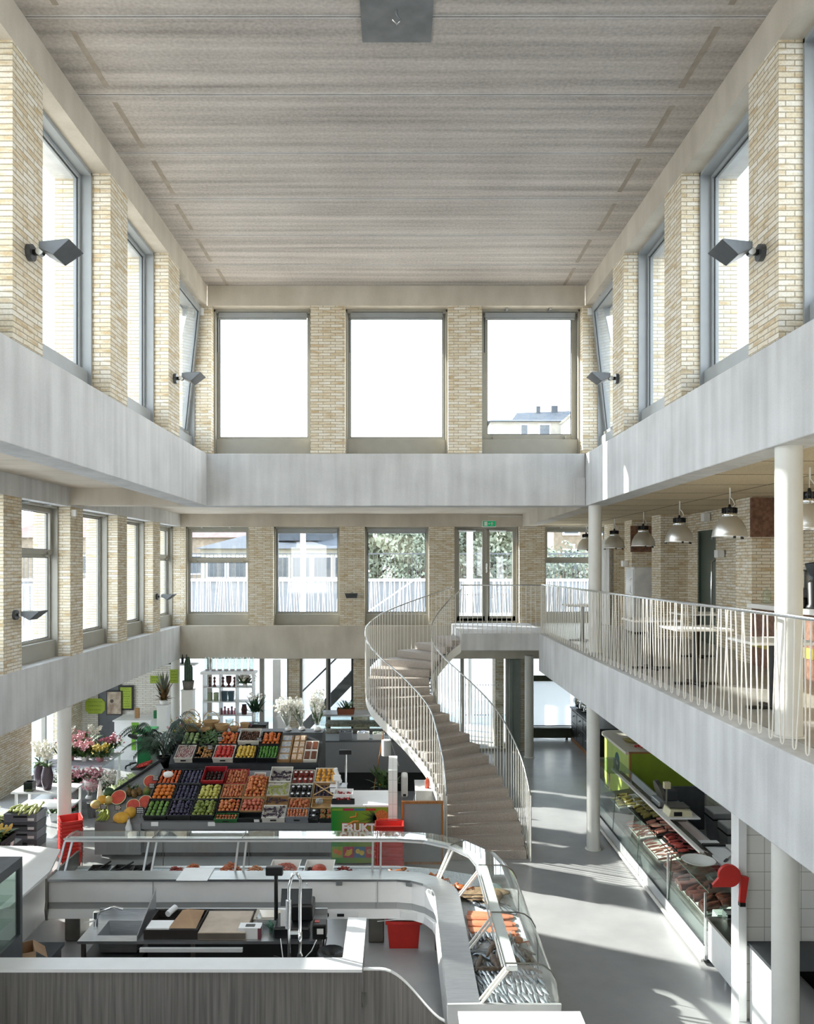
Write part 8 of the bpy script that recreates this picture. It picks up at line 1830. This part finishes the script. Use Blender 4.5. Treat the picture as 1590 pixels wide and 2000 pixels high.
# black drawer cabinet, kettles and white blind at the far end
t = thing('drawer_cabinet', 'black drawer cabinet with small round knobs under the gallery', 'cabinet', (5.30, 21.6, 0))
MB().box(-0.35, 0.4, -1.6, 1.5, 0.09, 0.90).build('body', M['dark'], t); MB().box(-0.36, 0.42, -1.6, 1.5, 0.0, 0.09).build('oak_plinth', oak, t); MB().box(-0.38, 0.42, -1.65, 1.55, 0.90, 0.93).build('worktop', M['darkgrey'], t)
for j, (z0, z1) in enumerate(((0.56, 0.86), (0.13, 0.52))):
    for i in range(4):
        y0 = -1.5 + 0.74 * i; d = MB().box(-0.365, -0.351, y0, y0 + 0.70, z0, z1).build('drawer', pm('black_lacquer', '#202224', 0.35) if 'black_lacquer' not in bpy.data.materials else bpy.data.materials['black_lacquer'], t, bevel=0.006)
        mb = MB().ball((-0.378, y0 + 0.35, z0 + (z1 - z0) * 0.6), 0.02, 10, 6); mb.build('knob', M['alu'], d)
for y, r, lab in ((22.75, 0.21, 'large shiny steel boiler at the far end of the black drawer cabinet'), (22.25, 0.16, 'smaller shiny steel pot on the black drawer cabinet'), (21.85, 0.13, 'smallest shiny pot on the black drawer cabinet, nearest the column')):
    t = thing('steel_boiler', lab, 'boiler', (5.14, y, 0.932)); MB().ball((0, 0, r), r, 20, 12, (1, 1, 0.95)).build('bowl', M['chrome'], t); MB().lathe([(0.001, 0), (r * 0.6, 0), (r * 0.4, 0.05), (0.001, 0.06)], n=16).build('foot', M['chrome'], t); MB().ball((0, 0, 2 * r), 0.03, 8, 6).build('lid_knob', M['dark'], t)
tag(MB().box(-0.1, 0.1, -0.08, 0.08, 0, 0.2).build('wooden_box', oak, None, loc=(5.12, 21.3, 0.932)), 'small wooden box on the black drawer cabinet', 'box')
t = thing('roller_screen', 'wide white blind hanging in the far window past the drawer cabinet', 'blind', (4.2, 23.2, 0)); bc, n_, l_, b_ = new_mat('translucent_blind'); tl = n_.new('ShaderNodeBsdfTranslucent'); tl.inputs[0].default_value = lin('#f4f5f5'); mxs = n_.new('ShaderNodeMixShader'); mxs.inputs[0].default_value = 0.85
b_.inputs['Base Color'].default_value = lin('#f0f0ee'); l_.new(b_.outputs[0], mxs.inputs[1]); l_.new(tl.outputs[0], mxs.inputs[2]); l_.new(mxs.outputs[0], n_['Material Output'].inputs[0])
MB().box(-0.85, 0.75, 0, 0.001, 0.38, 1.64).build('cloth', bc, t); MB().box(-0.87, 0.77, -0.02, 0.03, 0.35, 0.38).build('bottom_bar', M['darkgrey'], t); MB().box(-0.87, 0.77, -0.02, 0.05, 1.64, 1.80).build('cassette', pm('olive_frame', '#4d5340', 0.4), t)
t = thing('low_heater', 'long low dark heater below the white blind', 'heater', (4.2, 23.1, 0)); MB().box(-0.8, 0.75, -0.1, 0.1, 0.06, 0.34).build('body', pm('olive_dark', '#4a4f45', 0.35), t, bevel=0.01); MB().box(-0.75, -0.7, -0.05, 0.05, 0, 0.06).build('foot', M['dark'], t); MB().box(0.6, 0.65, -0.05, 0.05, 0, 0.06).build('foot', M['dark'], t)
# tiled cross wall and worktops at the picture edge
struct('wall_kiosk', MB().box(3.78, XG, 8.85, 8.97, 0, 3.14), M['tile'])
struct('trim_17', MB().box(3.70, 3.785, 8.80, 9.0, 0, 2.62), M['white'])
t = thing('steel_worktop', 'white cabinet with a steel worktop and trays between meat counter and tiled wall', 'cabinet', (4.25, 9.50, 0)); MB().box(-0.42, 0.5, -0.48, 0.5, 0.10, 0.58).build('body', M['white'], t); MB().box(-0.44, 0.52, -0.5, 0.52, 0.58, 0.61).build('worktop', M['steel_dark'], t)
for x in (-0.36, 0.4): MB().cyl((x, 0.1, 0), (x, 0.1, 0.10), 0.025, n=12).build('foot', M['chrome'], t)
t = thing('packing_machine', 'black film sealing machine on the steel worktop by the tiled wall', 'machine', (4.22, 9.45, 0.612)); MB().box(-0.15, 0.2, -0.15, 0.2, 0, 0.18).build('body', M['dark'], t, bevel=0.02); MB().cyl((-0.1, -0.12, 0.22), (0.15, -0.12, 0.22), 0.05, n=14).build('film_roll', M['chrome'], t)
for k, lab in enumerate(('steel tray on the lower rung of the rack at the end of the meat counter', 'steel tray on the upper rung of the rack at the end of the meat counter')):
    t = thing('steel_tray', lab, 'tray', (4.40, 9.45, 0.90 + 0.16 * k)); t.location = (4.30, 9.92, 0.613 + 0.052 * k); MB().tray(-0.3, 0.22, -0.08, 0.08, 0, 0.05, 0.005).build('tray', M['chrome'], t); MB().box(-0.32, 0.24, -0.09, -0.08, 0.045, 0.05).build('rim', M['steel'], t)
t = thing('low_cabinet', 'white cabinet with a dark worktop before the tiled wall, next to the round column', 'cabinet', (4.1, 8.5, 0)); MB().box(-0.28, 0.4, -0.4, 0.3, 0, 0.82).build('body', M['white'], t); MB().box(-0.30, 0.42, -0.45, 0.32, 0.82, 0.86).build('worktop', M['darkgrey'], t)
t = thing('bag_crate', 'dark crate with black refuse bags in the corner by the tiled wall', 'crate', (4.35, 7.4, 0)); MB().tray(-0.45, 0.5, -0.5, 0.6, 0, 0.95, 0.02).build('crate', M['dark'], t)
rq = random.Random(15)
for k in range(3): tag(MB().ball((0, 0, 0), 0.2, 9, 6, (1.1, 1, 0.8)).build('refuse_bag', pm('black_film%d' % k, '#17191c', 0.2), None, loc=(4.15 + 0.2 * k, 7.2 + 0.25 * k, 0.95)), ['black refuse bag at the aisle edge of the dark crate', 'black refuse bag in the middle of the dark crate', 'black refuse bag against the tiled wall in the dark crate'][k], 'bag')
